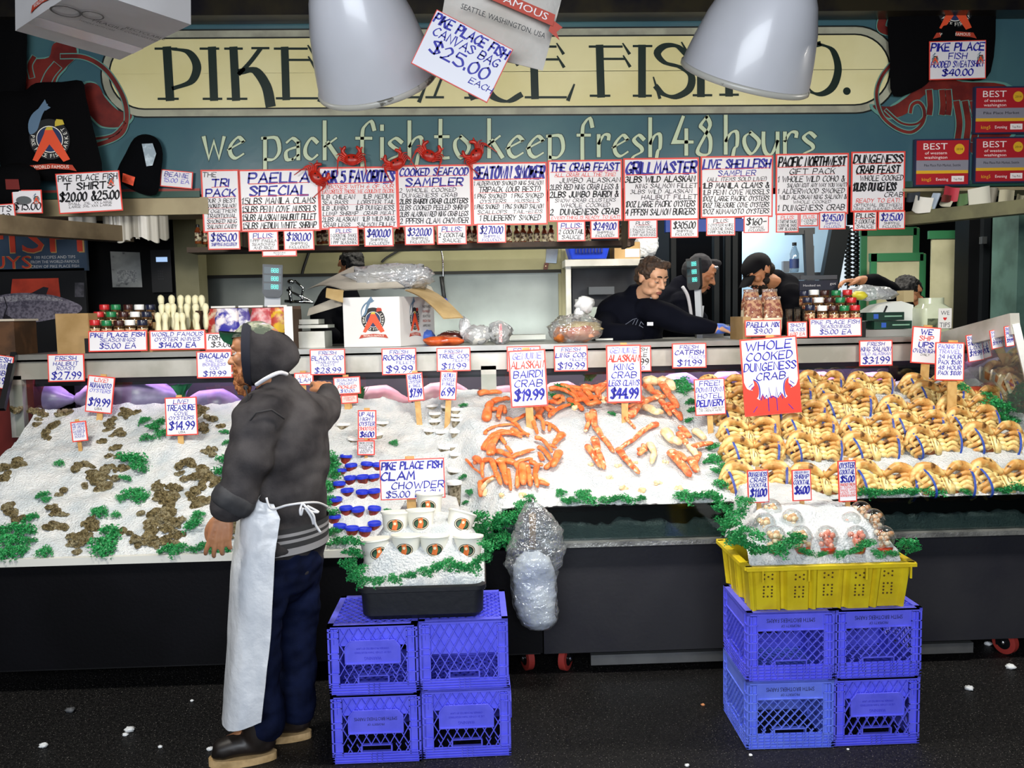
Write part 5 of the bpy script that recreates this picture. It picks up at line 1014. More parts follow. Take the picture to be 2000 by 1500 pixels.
# ---------------------------------------------------------------- goods on the counter
def K(px, Y, dz=0): p = P(px, 660, Y); return V((p.x, Y, zc+dz))
kraft = M('kraft', '#a98a5c', .7, n=(5, '#957748')); cardw = M('card_white', '#e4e2de', .6); dark = M('dark_plastic', '#101114', .45)
LID = {'red': '#c0252a', 'green': '#1d7a48', 'brown': '#3a1a18', 'white': '#eceae6', 'navy': '#1b2038'}
jb = M('spice_glass', '#6a4a2c', .12, n=(40, '#2e2014'), spec=.8); jl = M('spice_label', '#d9c79a', .5, n=(70, '#8a3a20', .42))
def jar_proto(col):
    t = thing('seasoning_jar', '', 'jar'); r = .030
    m = MB(); m.lathe([(r*.9, 0), (r, .004), (r, .062), (r*.8, .07), (r*.8, .072)], 18); m.build('jar_body', jb, t, auto=40)
    m = MB(); m.lathe([(r*1.012, .012), (r*1.012, .05)], 18, 0, None, False, False); m.build('label', jl, t, True)
    m = MB(); m.lathe([(r*.96, .068), (r*.98, .07), (r*.98, .096), (r*.92, .1)], 22); m.build('lid', M('lid_'+col, LID[col], .3), t, auto=40); return t
JP = {c: jar_proto(c) for c in LID}; JU = set()
def jar(col, x, y, Y, lb):
    p = P(x, y, Y); loc = V((p.x, p.y, p.z-.084))
    if col not in JU: JU.add(col); o = JP[col]; o.location = loc; o['label'] = lb; o['group'] = 'seasoning jars'
    else: dup(JP[col], loc, None, lb, 'seasoning jars')
    return loc.z
RN = ['front', 'middle', 'top']
for where, cols, rows in (('beside the oyster knives', ['red','green','brown','white','navy'], [(5.13, [(185,630),(208,631),(232,631),(254,630),(278,630)]), (5.23, [(193,614),(217,614),(241,614),(264,614),(286,614)]), (5.33, [(204,600),(226,600),(250,600),(272,600),(294,600)])]),
    ('beside the shot glasses', ['navy','white','brown','green','red'], [(5.13, [(1582,601),(1606,602),(1628,602),(1649,602),(1670,601)]), (5.23, [(1577,586),(1599,586),(1620,586),(1641,586),(1663,586)]), (5.33, [(1571,573),(1590,571),(1611,572),(1633,572),(1655,571)])])):
    m = MB()
    for k, (Y, ps) in enumerate(rows):
        for c, (x, y) in zip(cols, ps): zb_ = jar(c, x, y, Y, c+'-lidded seasoning jar in the '+RN[k]+' row '+where)
        a, b = P(ps[0][0]-14, 640, Y), P(ps[-1][0]+14, 640, Y); m.box(((a.x+b.x)/2, Y+.0, (zc+zb_)/2-.003), (b.x-a.x, .1, max(.01, zb_-zc)))
    tag(m.build('step_rack', dark), 'dark stepped rack under the seasoning jars '+where, 'rack')
kn = MB(); kn.lathe([(.010, 0), (.016, .02), (.019, .05), (.015, .085), (.013, .10), (.019, .125), (.020, .14), (.015, .155), (.004, .162)], 14)
k0 = kn.build('oyster_knife', M('knife_ivory', '#e9e3bd', .4), None, True); COL.objects.unlink(k0)
for rn, Y, zs, ps in (('front row', 5.12, 612, (308,321,343,358,385)), ('middle row', 5.2, 594, (313,325,337,365,380,400)), ('back row', 5.28, 578, (316,335,350,365,379,396))):
    for i, x in enumerate(ps):
        o = k0.copy(); COL.objects.link(o); p = P(x, zs, Y); o.location = p+V((0, 0, -.155)); o.rotation_euler = (random.uniform(-.05, .05), random.uniform(-.06, .06), 0)
        tag(o, 'ivory oyster knife handle in the '+rn+' of the knife box', 'knife', 'oyster knives in the '+rn)
m = MB(); a = K(347, 5.2); W_ = 108*S(5.2)
for sx, sy, cx, cy in ((W_, .006, 0, -.13), (W_, .006, 0, .13), (.006, .26, -W_/2, 0), (.006, .26, W_/2, 0)): m.box((a.x+cx, a.y+cy, zc+.06), (sx, sy, .12))
m.box((a.x, a.y-.06, zc+.02), (W_-.01, .12, .04)); m.box((a.x, 5.2, zc+.03), (W_-.01, .06, .06)); hb = P(355, 578, 5.28).z-.157-zc; m.box((a.x, 5.28, zc+hb/2), (W_-.01, .07, hb)); tag(m.build('knife_box', kraft), 'cardboard box holding the ivory oyster knives', 'box')
# carton of fish fry bags
fb = thing('display_carton', 'dark cut-away carton of fish fry bags behind the hooded man', 'box', K(490, 5.25)); W_ = 178*S(5.25); m = MB()
m.box((0, .13, .13), (W_, .006, .26)); m.box((0, 0, .005), (W_, .26, .01)); 
for x in (-W_/2, W_/2): m.box((x, 0, .12), (.006, .26, .24))
m.box((0, -.13, .05), (W_, .006, .1)); m.build('carton_tray', M('carton_brown', '#4a3322', .7), fb)
m = MB()
for x0, x1 in ((-.27, -.12), (-.1, .05), (.08, .2)): m.box(((x0+x1)/2, .125, .262), (x1-x0, .02, .012))
m.box((W_/2-.02, -.132, .13), (.05, .004, .25)); m.build('carton_edge', cardw, fb)
def bag(mb, w_, d_, h_, seed, mi=0):
    def f(u, v):
        a = u*2*math.pi; q = math.sin(min(1, v*1.05)*math.pi)**.35 if v < .9 else .45+.5*(v-.9); c = math.cos(a); s_ = math.sin(a)
        n_ = 1+.12*noise.noise((c*2+seed, s_*2, v*4)); return (w_/2*n_*(abs(c)**.7)*(1 if c > 0 else -1)*(.6+.4*q), d_/2*n_*s_*q, h_*v)
    mb.grid(f, 20, 14, mi)
for x, y, c, c2, lb in ((433, 665, '#c9b59a', '#a32f2a', 'tan fish fry bag at the end of the dark carton'), (450, 650, '#33309a', '#e9dfe0', 'violet and white fish fry bag standing in the dark carton'), (470, 652, '#d8d8dc', '#4a3f8a', 'pale fish fry bag behind the green cap'), (515, 655, '#cf9fa0', '#b8434a', 'pink fish fry bag in the dark carton'), (552, 655, '#e0b62a', '#b8433a', 'yellow fish fry bag at the carton end')):
    m = MB(); p = P(x, y, 5.24); bag(m, .15, .07, .2, x); o = m.build('fry_bag', M('fry_%d' % x, c, .35, n=(16, c2, .45)), None, True, (p.x, p.y-.02 if x != 450 else p.y-.05, zc+.05)); tag(o, lb, 'bag', 'fish fry bags')
# open kraft box and small things at the left
ob = thing('open_box', 'open brown kraft cardboard box at the corner of the counter', 'box', (0, 0, 0)); A = [P(66, 0, 5.08).x, P(131, 0, 5.08).x, P(171, 0, 5.3).x]; z2 = P(100, 613, 5.08).z; m = MB()
m.box(((A[0]+A[1])/2, 5.1, (zc+z2)/2), (A[1]-A[0], .006, z2-zc)); m.bar((A[1], 5.1, (zc+z2)/2), (A[2], 5.36, (zc+z2)/2), .006, z2-zc); m.bar((A[0], 5.1, (zc+z2)/2), (A[0]+.06, 5.36, (zc+z2)/2), .006, z2-zc); m.box(((A[0]+A[2])/2+.03, 5.36, (zc+z2)/2), (A[2]-A[0]-.06, .006, z2-zc)); m.box(((A[0]+A[1])/2+.05, 5.23, zc+.01), (A[1]-A[0], .24, .01)); m.build('box_walls', kraft, ob)
m = MB(); a = K(170, 5.5); m.box((a.x, 5.5, zc+.2), (.17, .1, .06)); m.box((a.x, 5.5, zc+.085), (.16, .09, .17), 1); tag(m.build('foam_tray', [M('foam_grey', '#bdbab0', .6, bump=(40, .3)), M('brown_tray', '#6a4e38', .7)]), 'pale foam tray on a brown box behind the seasoning jars', 'tray')
m = MB(); a = K(18, 5.2); m.box((a.x, 5.2, zc+.1), (.2, .25, .2)); m.box((a.x, 5.2, zc+.205), (.22, .27, .012), 1); tag(m.build('wooden_crate', [M('crate_wood', '#5a3c24', .6, n=(9, '#3c2716')), M('crate_rim', '#c9bfae', .5)]), 'brown wooden box cut off by the picture edge beside the kraft box', 'box')
# poster with the salmon
ps = thing('book_poster', 'big blue and black book poster with orange FISH lettering and a salmon', 'poster', (0, 6.3, 0)); Yp = 6.3
m = MB(); pxbox(m, -160, 428, 160, 529, Yp, .03, 0); pxbox(m, -160, 529, 163, 700, Yp, .03, 1); pxflat(m, [(24,545),(114,543),(118,580),(20,582)], 2, Yp-.004); pxflat(m, [(146,552),(164,552),(164,580),(146,580)], 3, Yp-.004); rel(m.build('poster_sheet', [M('poster_blue', '#3c4f66', .5), M('poster_black', '#0e0f13', .5), M('poster_orange', '#c9432a', .6, n=(8, '#a83320')), M('poster_grey', '#56545c', .6, n=(30, '#39383e'))]), ps)
m = MB(); T = None
for t, x, y, h, mi, wd in (('FISH', 62, 462, 62, 0, 190), ('GUYS', 2, 512, 26, 0, 112)):
    c = P(x, y, Yp-.02); printed(m, t, c.x, c.z, h*S(Yp), 1, Yp-.008, wd*S(Yp)); printed(m, t, c.x, c.z, h*S(Yp)*.94, mi, Yp-.012, wd*S(Yp)*.97)
for k, t in enumerate(('100 RECIPES AND TIPS', 'FROM THE WORLD-FAMOUS', 'CREW OF PIKE PLACE FISH')):
    c = P(108, 502+k*9, Yp); printed(m, t, c.x, c.z, 5.6*S(Yp), 2, Yp-.005, (76 if k == 0 else 90)*S(Yp))
rel(m.build('poster_lettering', [M('poster_red', '#d2452e', .5), M('poster_gold', '#c9a76a', .5), M('poster_white', '#cfd0d2', .5)]), ps)
m = MB(); pxflat(m, cat([(-60,600),(0,577),(50,572),(100,576),(140,588),(160,600),(150,612),(110,622),(60,630),(0,628),(-60,625)], 4, True), 0, Yp-.006); pxflat(m, cat([(-40,596),(0,580),(60,576),(110,582),(120,588),(60,586),(0,592)], 4, True), 1, Yp-.008); pxflat(m, [(60,573),(85,560),(95,562),(90,576)], 2, Yp-.007); pxrib(m, [(8,580),(14,600),(6,622)], 2, 2, Yp-.009, 0, 1); pxflat(m, [(8,612),(34,628),(20,632),(6,622)], 2, Yp-.009)
rel(m.build('salmon_print', [M('salmon_grey', '#8d8794', .3, n=(60, '#5d5866')), M('salmon_light', '#b9b4ba', .3, n=(80, '#7d7782')), M('salmon_dark', '#2a262e', .5)]), ps)
# papers and terminal on the dark wall
m = MB(); m.quad(P(215,491,6.697), P(273,493,6.697), P(278,561,6.697), P(220,561,6.697)); m.quad(P(228,526,6.694), P(266,528,6.694), P(268,552,6.694), P(230,552,6.694), 1); tag(m.build('taped_sheet', [M('sheet_grey', '#a5a7a4', .35, n=(7, '#8b8d8a'), n2=(14, '#55565a', .62)), M('sheet_text', '#7d7f80', .5, n=(90, '#b5b6b2'))]), 'grey printed sheet taped to the dark wall beside the card terminal', 'paper')
tm = thing('card_terminal', 'black card terminal with a small lit blue screen by the khaki post', 'card reader', P(318, 530, 6.67)); m = MB(); s = S(6.67); m.box((0, 0, 0), (38*s, .06, 80*s)); m.build('housing', dark, tm); m = MB(); m.box((.008, -.032, 22*s), (21*s, .004, 9*s)); m.build('screen', M('screen_blue', '#a9c8f0', .4, em=.9), tm)
m = MB()
for a in range(3):
    for b in range(4): m.box((-.02+a*.016, -.032, -b*.02), (.01, .004, .01))
m.build('keypad', M('key_grey', '#24252a', .5), tm)
for i, x in enumerate((150, 172, 212, 225, 240, 258, 276, 298, 318)):
    m = MB(); w_ = 22 if i > 1 else 30; s = S(5.6); h_ = (35 if i < 2 else 46)+4*math.sin(i*2); c = P(x, 421+h_/2, 5.62); hx, hz = w_*s/2, h_*s/2
    m.grid(lambda u, v: (-hx+2*hx*u, .008*math.sin(u*9+i), hz-2*hz*v+.01*math.sin(u*5+i)*v), 10, 4); m.grid(lambda u, v: (hx-2*hx*u, .012+.008*math.sin((1-u)*9+i), hz-2*hz*v+.01*math.sin((1-u)*5+i)*v), 10, 4)
    tag(m.build('paper_bag', M('bag_white_%d' % (i % 3), ('#d5d2ca', '#b9b5aa', '#8f8b80')[i % 3], .55), None, True, c), 'white paper or plastic bag hanging in the row under the beige beam', 'bag', 'bags under the beige beam')
# jars and bottles on the back shelf
m = MB(); pxbox(m, 376, 476, 1236, 486, 5.9, .22); [pxbox(m, x, 335, x+6, 480, 5.67, .25) for x in (470, 1225)]; tag(m.build('back_shelf', M('shelf_brown', '#4e3a26', .6, n=(8, '#37281a'))), 'long brown shelf of sauce bottles behind the menu boards', 'shelf')
bt = thing('sauce_bottle', '', 'bottle'); m = MB(); m.lathe([(.021, 0), (.023, .006), (.023, .085), (.012, .105), (.011, .12)], 14); m.build('bottle_glass', M('sauce_glass', '#6a2a1a', .15, n=(20, '#8a4a20')), bt, auto=40)
m = MB(); m.lathe([(.0235, .018), (.0235, .075)], 14, 0, None, False, False); m.build('label', M('sauce_label', '#d8cba6', .5, n=(45, '#4a3020', .45)), bt, True); m = MB(); m.lathe([(.0125, .112), (.0125, .13), (.009, .132)], 12); m.build('cap', M('sauce_cap', '#16161a', .4), bt, auto=40)
first_b = True
for i, x in enumerate((383,397,412,476,482,546,552,622,632,690,703,776,784,846,917,928,995,1010,1023,1036,1050,1065,1078,1150,1217,1224)):
    p = P(x, 476, 5.9+.05*(i % 2)); loc = (p.x, p.y+.05, P(x, 476, 5.9).z+.003); lb = 'small sauce bottle on the back shelf between the hanging cards'
    if first_b: bt.location = loc; bt['label'] = lb; bt['group'] = 'sauce bottles on the back shelf'; first_b = False
    else: dup(bt, loc, (0, 0, i*.7), lb, 'sauce bottles on the back shelf')
# weighing displays
def display(nm, lb, x0, y0, x1, y1, Y, rot, yaw, post):
    c = P((x0+x1)/2, (y0+y1)/2, Y); s = S(Y); t = thing(nm, lb, 'scale display', c, (0, math.radians(rot), math.radians(yaw))); w_, h_ = (x1-x0)*s, (y1-y0)*s
    m = MB(); m.prism([(-w_/2, -h_*.38), (-w_*.36, -h_/2), (w_*.36, -h_/2), (w_/2, -h_*.38), (w_/2, h_/2), (-w_/2, h_/2)], -.03, .03); m.build('housing', M('display_black', '#0e1418', .35), t)
    m = MB()
    for k in range(3):
        z = h_*(.32-.25*k); m.box((0, -.031, z), (w_*.85, .003, h_*.2), 0)
        for j in range(3): 
            for dz in (-.28, 0, .28): m.box((-w_*.02+j*w_*.13, -.034, z+dz*h_*.2), (w_*.09, .002, h_*.022), 1)
            for dx in (-1, 1): m.box((-w_*.02+j*w_*.13+dx*w_*.045, -.034, z), (w_*.02, .002, h_*.11), 1)
    m.build('readout', [M('readout_dark', '#14323a', .3), M('readout_teal', '#58d8cc', .4, em=.8)], t)
    post = (post[0], post[1], c.z-h_/2-zc+.022); m = MB(); m.box((post[0], .03, -h_/2-post[2]/2+.02), (post[1], .03, post[2])); m.build('post', M('display_post', '#b4b8be', .4), t); return t
display('scale_display', 'dark scale display with teal digits on a pale post beside the carton of bags', 514, 518, 551, 580, 5.55, 3, 12, (-.0, .1, .14))
display('scale_display', 'dark scale display on a steel pole in front of the person with glasses', 1343, 505, 1369, 566, 5.6, -3, -30, (.01, .04, .30))
# faucet
m = MB(); Yq = 7.22; q = lambda x, y: P(x, y, Yq)
m.tube([q(568,592), q(566,575), q(566,560)], .012, 8); m.tube([q(560,566), q(608,588)], .010, 8); m.tube([q(590,592), q(590,572)], .011, 8); m.tube([q(575,548), q(592,562), q(590,575)], .009, 8); m.tube([q(556,588), q(612,590)], .012, 8); m.ell(q(568,550), (.03, .03, .02)); tag(m.build('faucet', M('chrome', '#c9ccd0', .12, metal=1), None, True), 'chrome wall faucet beside the big open carton', 'faucet')
m = MB(); m.tube(cat([tuple(P(*a, 7.22)) for a in ((855,478),(864,500),(866,560),(868,590))], 5), .008, 8); m.tube([P(862,540,7.2), P(868,585,7.2)], .017, 8, 1); m.ell(P(868,590,7.2), (.03, .03, .04), 2); tag(m.build('spray_hose', [M('chrome',''), M('hose_black', '#141416', .5), M('hose_blue', '#2a3f9a', .4)], None, True), 'sink spray hose hanging in front of the steel backsplash', 'hose')
m = MB(); m.tube(cat([tuple(P(*a, 7.28)) for a in ((604,490),(594,520),(585,545),(560,560))], 5), .012, 6); m.tube(cat([tuple(P(*a, 7.28)) for a in ((800,478),(760,500),(745,512))], 5), .01, 6); tag(m.build('cable', M('hose_black',''), None, True), 'black cable hanging on the khaki wall behind the menu boards', 'cable')
# big white carton with emblem, open flaps, plastic on top
Yb = 5.14; cb = thing('shipping_carton', 'open white shipping carton with round fish emblem standing on the counter', 'carton', (0, 0, 0)); A = P(671, 664, Yb); B = P(781, 664, Yb-.03); hz = P(700, 568, Yb).z-A.z; zb0 = zc+.002
A = V((A.x, Yb+.03, zb0)); B = V((B.x, Yb, zb0)); Dv = V((.34*.55, .34, 0)); C = B+Dv; hz = .30; m = MB()
for a, b in ((A, B), (B, C), (C, A+Dv), (A+Dv, A)): m.bar(a+V((0, 0, hz/2)), b+V((0, 0, hz/2)), .006, hz)
m.add([A+V((0,0,.004)), B+V((0,0,.004)), C+V((0,0,.004)), A+Dv+V((0,0,.004))], [(0,1,2,3)]); m.build('carton_walls', M('carton_white', '#d7d6d6', .55), cb)
def frame(a, b): x = (b-a).normalized(); T = Matrix.Identity(4); y = V((-x.y, x.x, 0)); T.col[0][:3] = x; T.col[1][:3] = y; T.col[2][:3] = (0, 0, 1); T.col[3][:3] = (a+b)/2; return T
m = MB(); emblem(m, .01, .165, .072, 0, -.0045, frame(A, B)); m.build('emblem_print', emb_mats(), cb); m = MB(); emblem(m, -.05, .165, .07, 0, -.0045, frame(B, C)@Matrix.Diagonal((.75, 1, 1, 1)))
for k, t in enumerate(('PIKE PLACE', 'FISH MARKET', 'SEATTLE', 'FRESH FISH', 'SHIPPED DAILY')): printed(m, t, .10, .24-k*.03, .016, 0 if k % 2 == 0 else 4, -.0045, .09, frame(B, C))
m.box((0, -.004, .024), ((B-A).length, .001, .004), 0, frame(A, B)) if False else None
m.build('emblem_print', emb_mats(), cb)
fl2 = M('flap_kraft', '#c2a777', .65, n=(6, '#a98e5e')); fl1 = M('flap_grey', '#b5aea2', .6, n=(5, '#9d968a'))
def flap(pts, mt, par=cb):
    m = MB(); a, b, c, d = [P(*q) for q in pts]; t = V((0, 0, .005))
    f = lambda u, v: (a.lerp(b, u)).lerp(d.lerp(c, u), v)+V((0, 0, .03*math.sin(v*3.1)))
    m.grid(f, 6, 8); m.grid(lambda u, v: f(1-u, v)-t, 6, 8); m.build('flap', mt, par, True)
flap(((672,566,5.17),(790,560,5.16),(690,520,5.45),(598,566,5.5)), fl1); flap(((672,568,5.17),(640,566,5.2),(636,580,5.15),(670,590,5.1)), fl2)
flap(((790,566,5.12),(826,560,5.5),(905,620,5.05),(866,622,4.98)), fl2); flap(((782,560,5.5),(828,566,5.5),(868,606,5.3),(842,560,5.6)), M('flap_white', '#d9d4c8', .6)); flap(((610,606,5.3),(668,578,5.3),(668,596,5.2),(600,616,5.25)), fl1)
film = clear('film', '#eef2f6', .22, .12, .28, (22, 1)); film2 = clear('film2', '#e9eef2', .25, .15, .45, (18, 1))
def lump(mb, c, r, seed, amp=.3, fq=2.5, n=22, mi=0):
    k = len(mb.v); mb.ell((0, 0, 0), r, mi, n)
    for i in range(k, len(mb.v)):
        p = V(mb.v[i]); d = 1+amp*noise.noise((p.x/r[0]*fq+seed, p.y/r[1]*fq, p.z/r[2]*fq)); mb.v[i] = tuple(V(c)+p*d)
m = MB(); lump(m, P(765, 540, 5.3), (.25, .12, .075), 2, .5, 3); lump(m, P(812, 540, 5.3), (.10, .1, .07), 5, .6, 3); tag(m.build('plastic_sheet', film, None, True), 'crumpled clear plastic bag stuffed in the open white carton', 'bag')
# wrapped fish on the counter
m = MB(); lump(m, K(866, 5.18, .028), (.125, .06, .032), 1, .25, 2); tag(m.build('fish_fillet', M('rockfish_orange', '#d2602a', .25, n=(12, '#a83c1a'), coat=.6), None, True), 'glossy orange fish in film beside the white carton', 'fish')
m = MB(); lump(m, K(884, 5.3, .05), (.09, .05, .035), 4, .3, 2); tag(m.build('wrapped_salmon', M('dark_fish', '#4a1c18', .2, coat=.6), None, True), 'dark red wrapped fish behind the orange fish', 'fish')
m = MB(); lump(m, K(836, 5.4, .05), (.045, .05, .045), 9, .3, 2); tag(m.build('blue_glove', M('nitrile', '#4a6fd0', .4), None, True), 'blue glove resting behind the white carton', 'glove')
def wrapped(lb, px, r, seed, inner, grp=None):
    t = thing('wrapped_parcel', lb, 'parcel', K(px, 5.22)); m = MB(); lump(m, (0, 0, r[2]*.9), tuple(x*.92 for x in r), seed, .18, 2); m.build('contents', inner, t, True); m = MB(); lump(m, (0, 0, r[2]), r, seed, .3, 3.5); m.build('plastic_film', film, t, True); return t
w1 = wrapped('clear plastic bag around a white parcel beside the newspaper parcel', 932, (.085, .08, .062), 3, M('parcel_white', '#d8d6d0', .5)); m = MB(); lump(m, (-.075, 0, .10), (.03, .03, .07), 7, .6, 2); m.build('bag_ends', film2, w1, True)
w2 = wrapped('newspaper-wrapped parcel with a pink stripe in clear plastic', 976, (.075, .07, .07), 8, M('newsprint', '#a9a8a2', .6, n=(30, '#5c5b58', .42))); m = MB(); m.box((.004, -.074, .07), (.018, .004, .11)); m.build('pink_stripe', M('pink_print', '#d8727c', .5, n=(80, '#e9c9c6')), w2)
cbg = thing('crab_bag', 'tied clear plastic bag holding a cooked crab on the counter', 'bag', K(1122, 5.2)); m = MB(); lump(m, (.04, 0, .06), (.11, .07, .052), 2, .25, 2, 22, 0); lump(m, (-.085, -.02, .055), (.05, .05, .05), 6, .3, 2, 16, 1); lump(m, (.05, .0, .09), (.12, .05, .04), 3, .3, 3, 18, 2); m.build('cooked_crab', [M('crab_pink', '#c96a4a', .35, n=(16, '#e0a080')), M('crab_org', '#d07830', .35, n=(20, '#8a4a20')), M('crab_cream2', '#d9c48a', .4, n=(18, '#a88a50'))], cbg, True)
m = MB(); lump(m, (.01, 0, .085), (.165, .10, .092), 5, .25, 3); m.build('bag_film', clear('film3', '#f2f4f4', .16, .08, .1, (22, 1)), cbg, True); m = MB(); lump(m, (.03, 0, .185), (.03, .03, .03), 3, .3, 3, 14); lump(m, (.065, 0, .235), (.055, .05, .05), 9, .5, 3, 18); m.tube([(.01, 0, .15), (.03, 0, .185)], .02, 10); m.build('knot', M('film_white', '#e3e6e8', .35), cbg, True)
m = MB(); m.box((K(960, 5.75).x, 5.75, zc+.028), (.72, .22, .03)); tag(m.build('cutting_board', M('board_white', '#d9ded6', .5)), 'long white cutting board at the back of the counter', 'cutting board')
m = MB(); m.box((K(1180, 5.35).x, 5.35, zc+.012), (.11, .015, .012)); tag(m.build('steel_ruler', M('white_lip', '')), 'short white strip lying on the counter by the crab bag', 'strip')
# steel shelf unit with basket and box, cleaver
su = thing('steel_shelf', 'stainless shelf unit holding the blue basket behind the crab bag', 'shelf', (0, 6.9, 0)); m = MB(); pxbox(m, 1104, 506, 1262, 519, 6.9, .4); rel(m.build('shelf_top', M('steel_rail', '')), su)
for x in (1106, 1252):
    m = MB(); pxbox(m, x, 519, x+10, 690, 6.92, .04); rel(m.build('leg', M('steel_rail', '')), su)
m = MB(); pxbox(m, 1118, 521, 1250, 700, 7.2, .05, 0); pxbox(m, 1135, 600, 1170, 640, 7.0, .1, 1); pxbox(m, 1150, 560, 1200, 575, 7.0, .1, 2); tag(m.build('dark_cabinet', [M('cab_dark', '#0f1218', .5, n=(5, '#1c2028')), M('pale_box', '#9aa49c', .5), M('mid_grey', '#3a3f44', .5)]), 'dark cabinet under the stainless shelf behind the crab bag', 'cabinet')
bb = thing('plastic_basket', 'blue slotted plastic basket on the stainless shelf', 'basket', P(1147, 507, 7.0)); s = S(7.0); m = MB(); w_, h_ = 82*s, 25*s
shell(m, [rr(w_*.84, .2, 0, .02), rr(w_, .24, h_, .02), rr(w_*.97, .23, h_, .02), rr(w_*.8, .18, .005, .02)]); m.build('basket_shell', M('basket_blue', '#1f3fc0', .4), bb, auto=30); m = MB(); shell(m, [rr(w_, .24, h_, .02), rr(w_*1.05, .26, h_+.005, .02), rr(w_*1.05, .26, h_+.012, .02), rr(w_*.97, .23, h_+.012, .02)], 0, False); m.build('rim', M('basket_blue', ''), bb, auto=30)
m = MB()
for k in range(9): m.box((-w_*.3+k*w_*.075, -.118, h_*.62), (.012, .012, h_*.35))
m.build('slots', M('basket_slot', '#0d1a5a', .6), bb)
m = MB(); pxbox(m, 1200, 473, 1250, 506, 6.95, .25); pxbox(m, 1221, 486, 1249, 502, 6.945, .004, 1); tag(m.build('small_carton', [kraft, cardw]), 'small brown carton with a white label on the stainless shelf', 'carton')
m = MB(); lump(m, P(1262, 478, 7.0), (.1, .05, .11), 4, .4, 2.5); tag(m.build('clear_bag', film2, None, True), 'white plastic bag hanging beside the small brown carton', 'bag')
cl = thing('cleaver', 'meat cleaver with riveted wooden handle hanging on the wall edge', 'cleaver', (0, 7.28, 0)); m = MB(); c = lambda *q: [(P(x, y, 7.28).x, P(x, y, 7.28).z) for x, y in q]
m.prism(c((1068,472),(1092,474),(1087,514),(1066,513)), 7.292, 7.297); rel(m.build('blade', M('blade_steel', '#8a949c', .25, metal=.9)), cl); m = MB(); m.prism(c((1064,513),(1072,514),(1064,548),(1057,548)), 7.28, 7.3); [m.ell(P(x, y, 7.28), (.006, .004, .006), 1, 8) for x, y in ((1066,520),(1063,532),(1060,543))]; rel(m.build('handle', [M('handle_wood', '#5a2c1e', .5), M('rivet', '#d0b890', .3, metal=.8)]), cl)
# paella bags, shot glasses
for i, (x, Y, lb) in enumerate(((1466, 5.3, 'back bag of paella mix on the dark doorway side'), (1503, 5.3, 'back bag of paella mix beside the shot glasses'), (1471, 5.16, 'front bag of paella mix on the dark doorway side'), (1509, 5.16, 'front bag of paella mix beside the shot glasses'))):
    t = thing('paella_bag', lb, 'bag', K(x, Y, .05 if i < 2 else 0), (0, 0, 0), 'paella mix bags'); m = MB(); bag(m, .125, .07, .26, i); m.f = [f for f in m.f if min(m.v[i][2] for i in f) > .232]; m.m = [0]*len(m.f); m.build('bag_film', clear('film3', ''), t, True)
    m = MB(); q = MB(); bag(q, .118, .062, .26, i); m.v, m.f, m.m = q.v, q.f, [0 if q.v[f[0]][2] < .125 else 1 for f in q.f]; m.build('rice_mix', [M('rice', '#e6d8ba', .35, bump=(90, .5), coat=.3), M('spice_mix', '#b48a66', .6, n=(55, '#7a3a2c', .42), n2=(40, '#e4dcc8', .6))], t, True)
m = MB(); a = K(1446, 5.2); m.box((a.x, 5.2, zc+.07), (.05, .26, .14)); m.box((K(1485, 5.32).x, 5.32, zc+.03), (.2, .2, .055)); tag(m.build('bag_box', kraft), 'brown box holding the paella mix bags', 'box')
sgl = MB(); sgl.lathe([(.018, 0), (.021, .06), (.019, .06), (.016, .008)], 14); s0 = sgl.build('shot_glass', M('glass_dark', '#4a4238', .06, n=(30, '#1d1813'), spec=1, coat=.7), None, auto=40); COL.objects.unlink(s0)
for i in range(18):
    o = s0.copy(); COL.objects.link(o); c_, r_ = i % 3, (i//3) % 2; h_ = i//6; p = K(1541+c_*16, 5.16+r_*.08, h_*.061); o.location = p; tag(o, 'small dark shot glass stacked between the paella mix and the seasoning jars', 'glass', 'stacked shot glasses')
# scale, boxes, tip jar
sc_ = thing('white_scale', 'white counter scale behind the flat green boxes', 'scale', K(1725, 5.45)); m = MB(); s = S(5.45); m.prism([(-46*s, -.02), (46*s, -.02), (44*s, 34*s+.08), (20*s, 42*s+.08), (-15*s, 36*s+.08), (-46*s, 18*s+.08)], -.1, .1); m.build('scale_body', M('scale_white', '#d3d6d2', .4), sc_); m = MB(); m.tube([(-.06, -.105, .12), (-.03, -.105, .19)], .006, 6); m.build('arm', dark, sc_)
for dz, dx, lb in ((0, .03, 'lower flat green box in front of the white scale'), (.055, -.02, 'upper flat green box in front of the white scale')):
    m = MB(); m.box((K(1725, 5.28).x+dx, 5.28, zc+.07+dz), (.24, .13, .05)); p = K(1725, 5.28); m.box((p.x+dx-.06, 5.214, zc+.07+dz), (.03, .002, .03), 1); m.box((p.x+dx+.05, 5.214, zc+.07+dz), (.11, .002, .008), 2); tag(m.build('green_box', [M('box_green', '#173f30', .4, n=(6, '#0f2c24')), M('box_blue', '#2f58b0', .4), M('box_pale', '#7fa890', .4)]), lb, 'box', 'flat green boxes')
m = MB(); m.box((K(1725, 5.28).x, 5.28, zc+.02), (.3, .16, .045)); m.box((K(1745, 5.6).x, 5.6, zc+.05), (.3, .14, .1)); tag(m.build('steel_tray', M('steel_top', '')), 'steel tray under the flat green boxes', 'tray')
m = MB(); lump(m, P(1700, 573, 5.6), (.16, .09, .05), 6, .4, 2.5); lump(m, P(1678, 577, 5.5), (.05, .05, .03), 2, .2, 2, 14, 1); tag(m.build('bagged_lemons', [film, M('lemon', '#d8cc3a', .4)], None, True), 'clear plastic bag of yellow fruit on the white scale', 'bag')
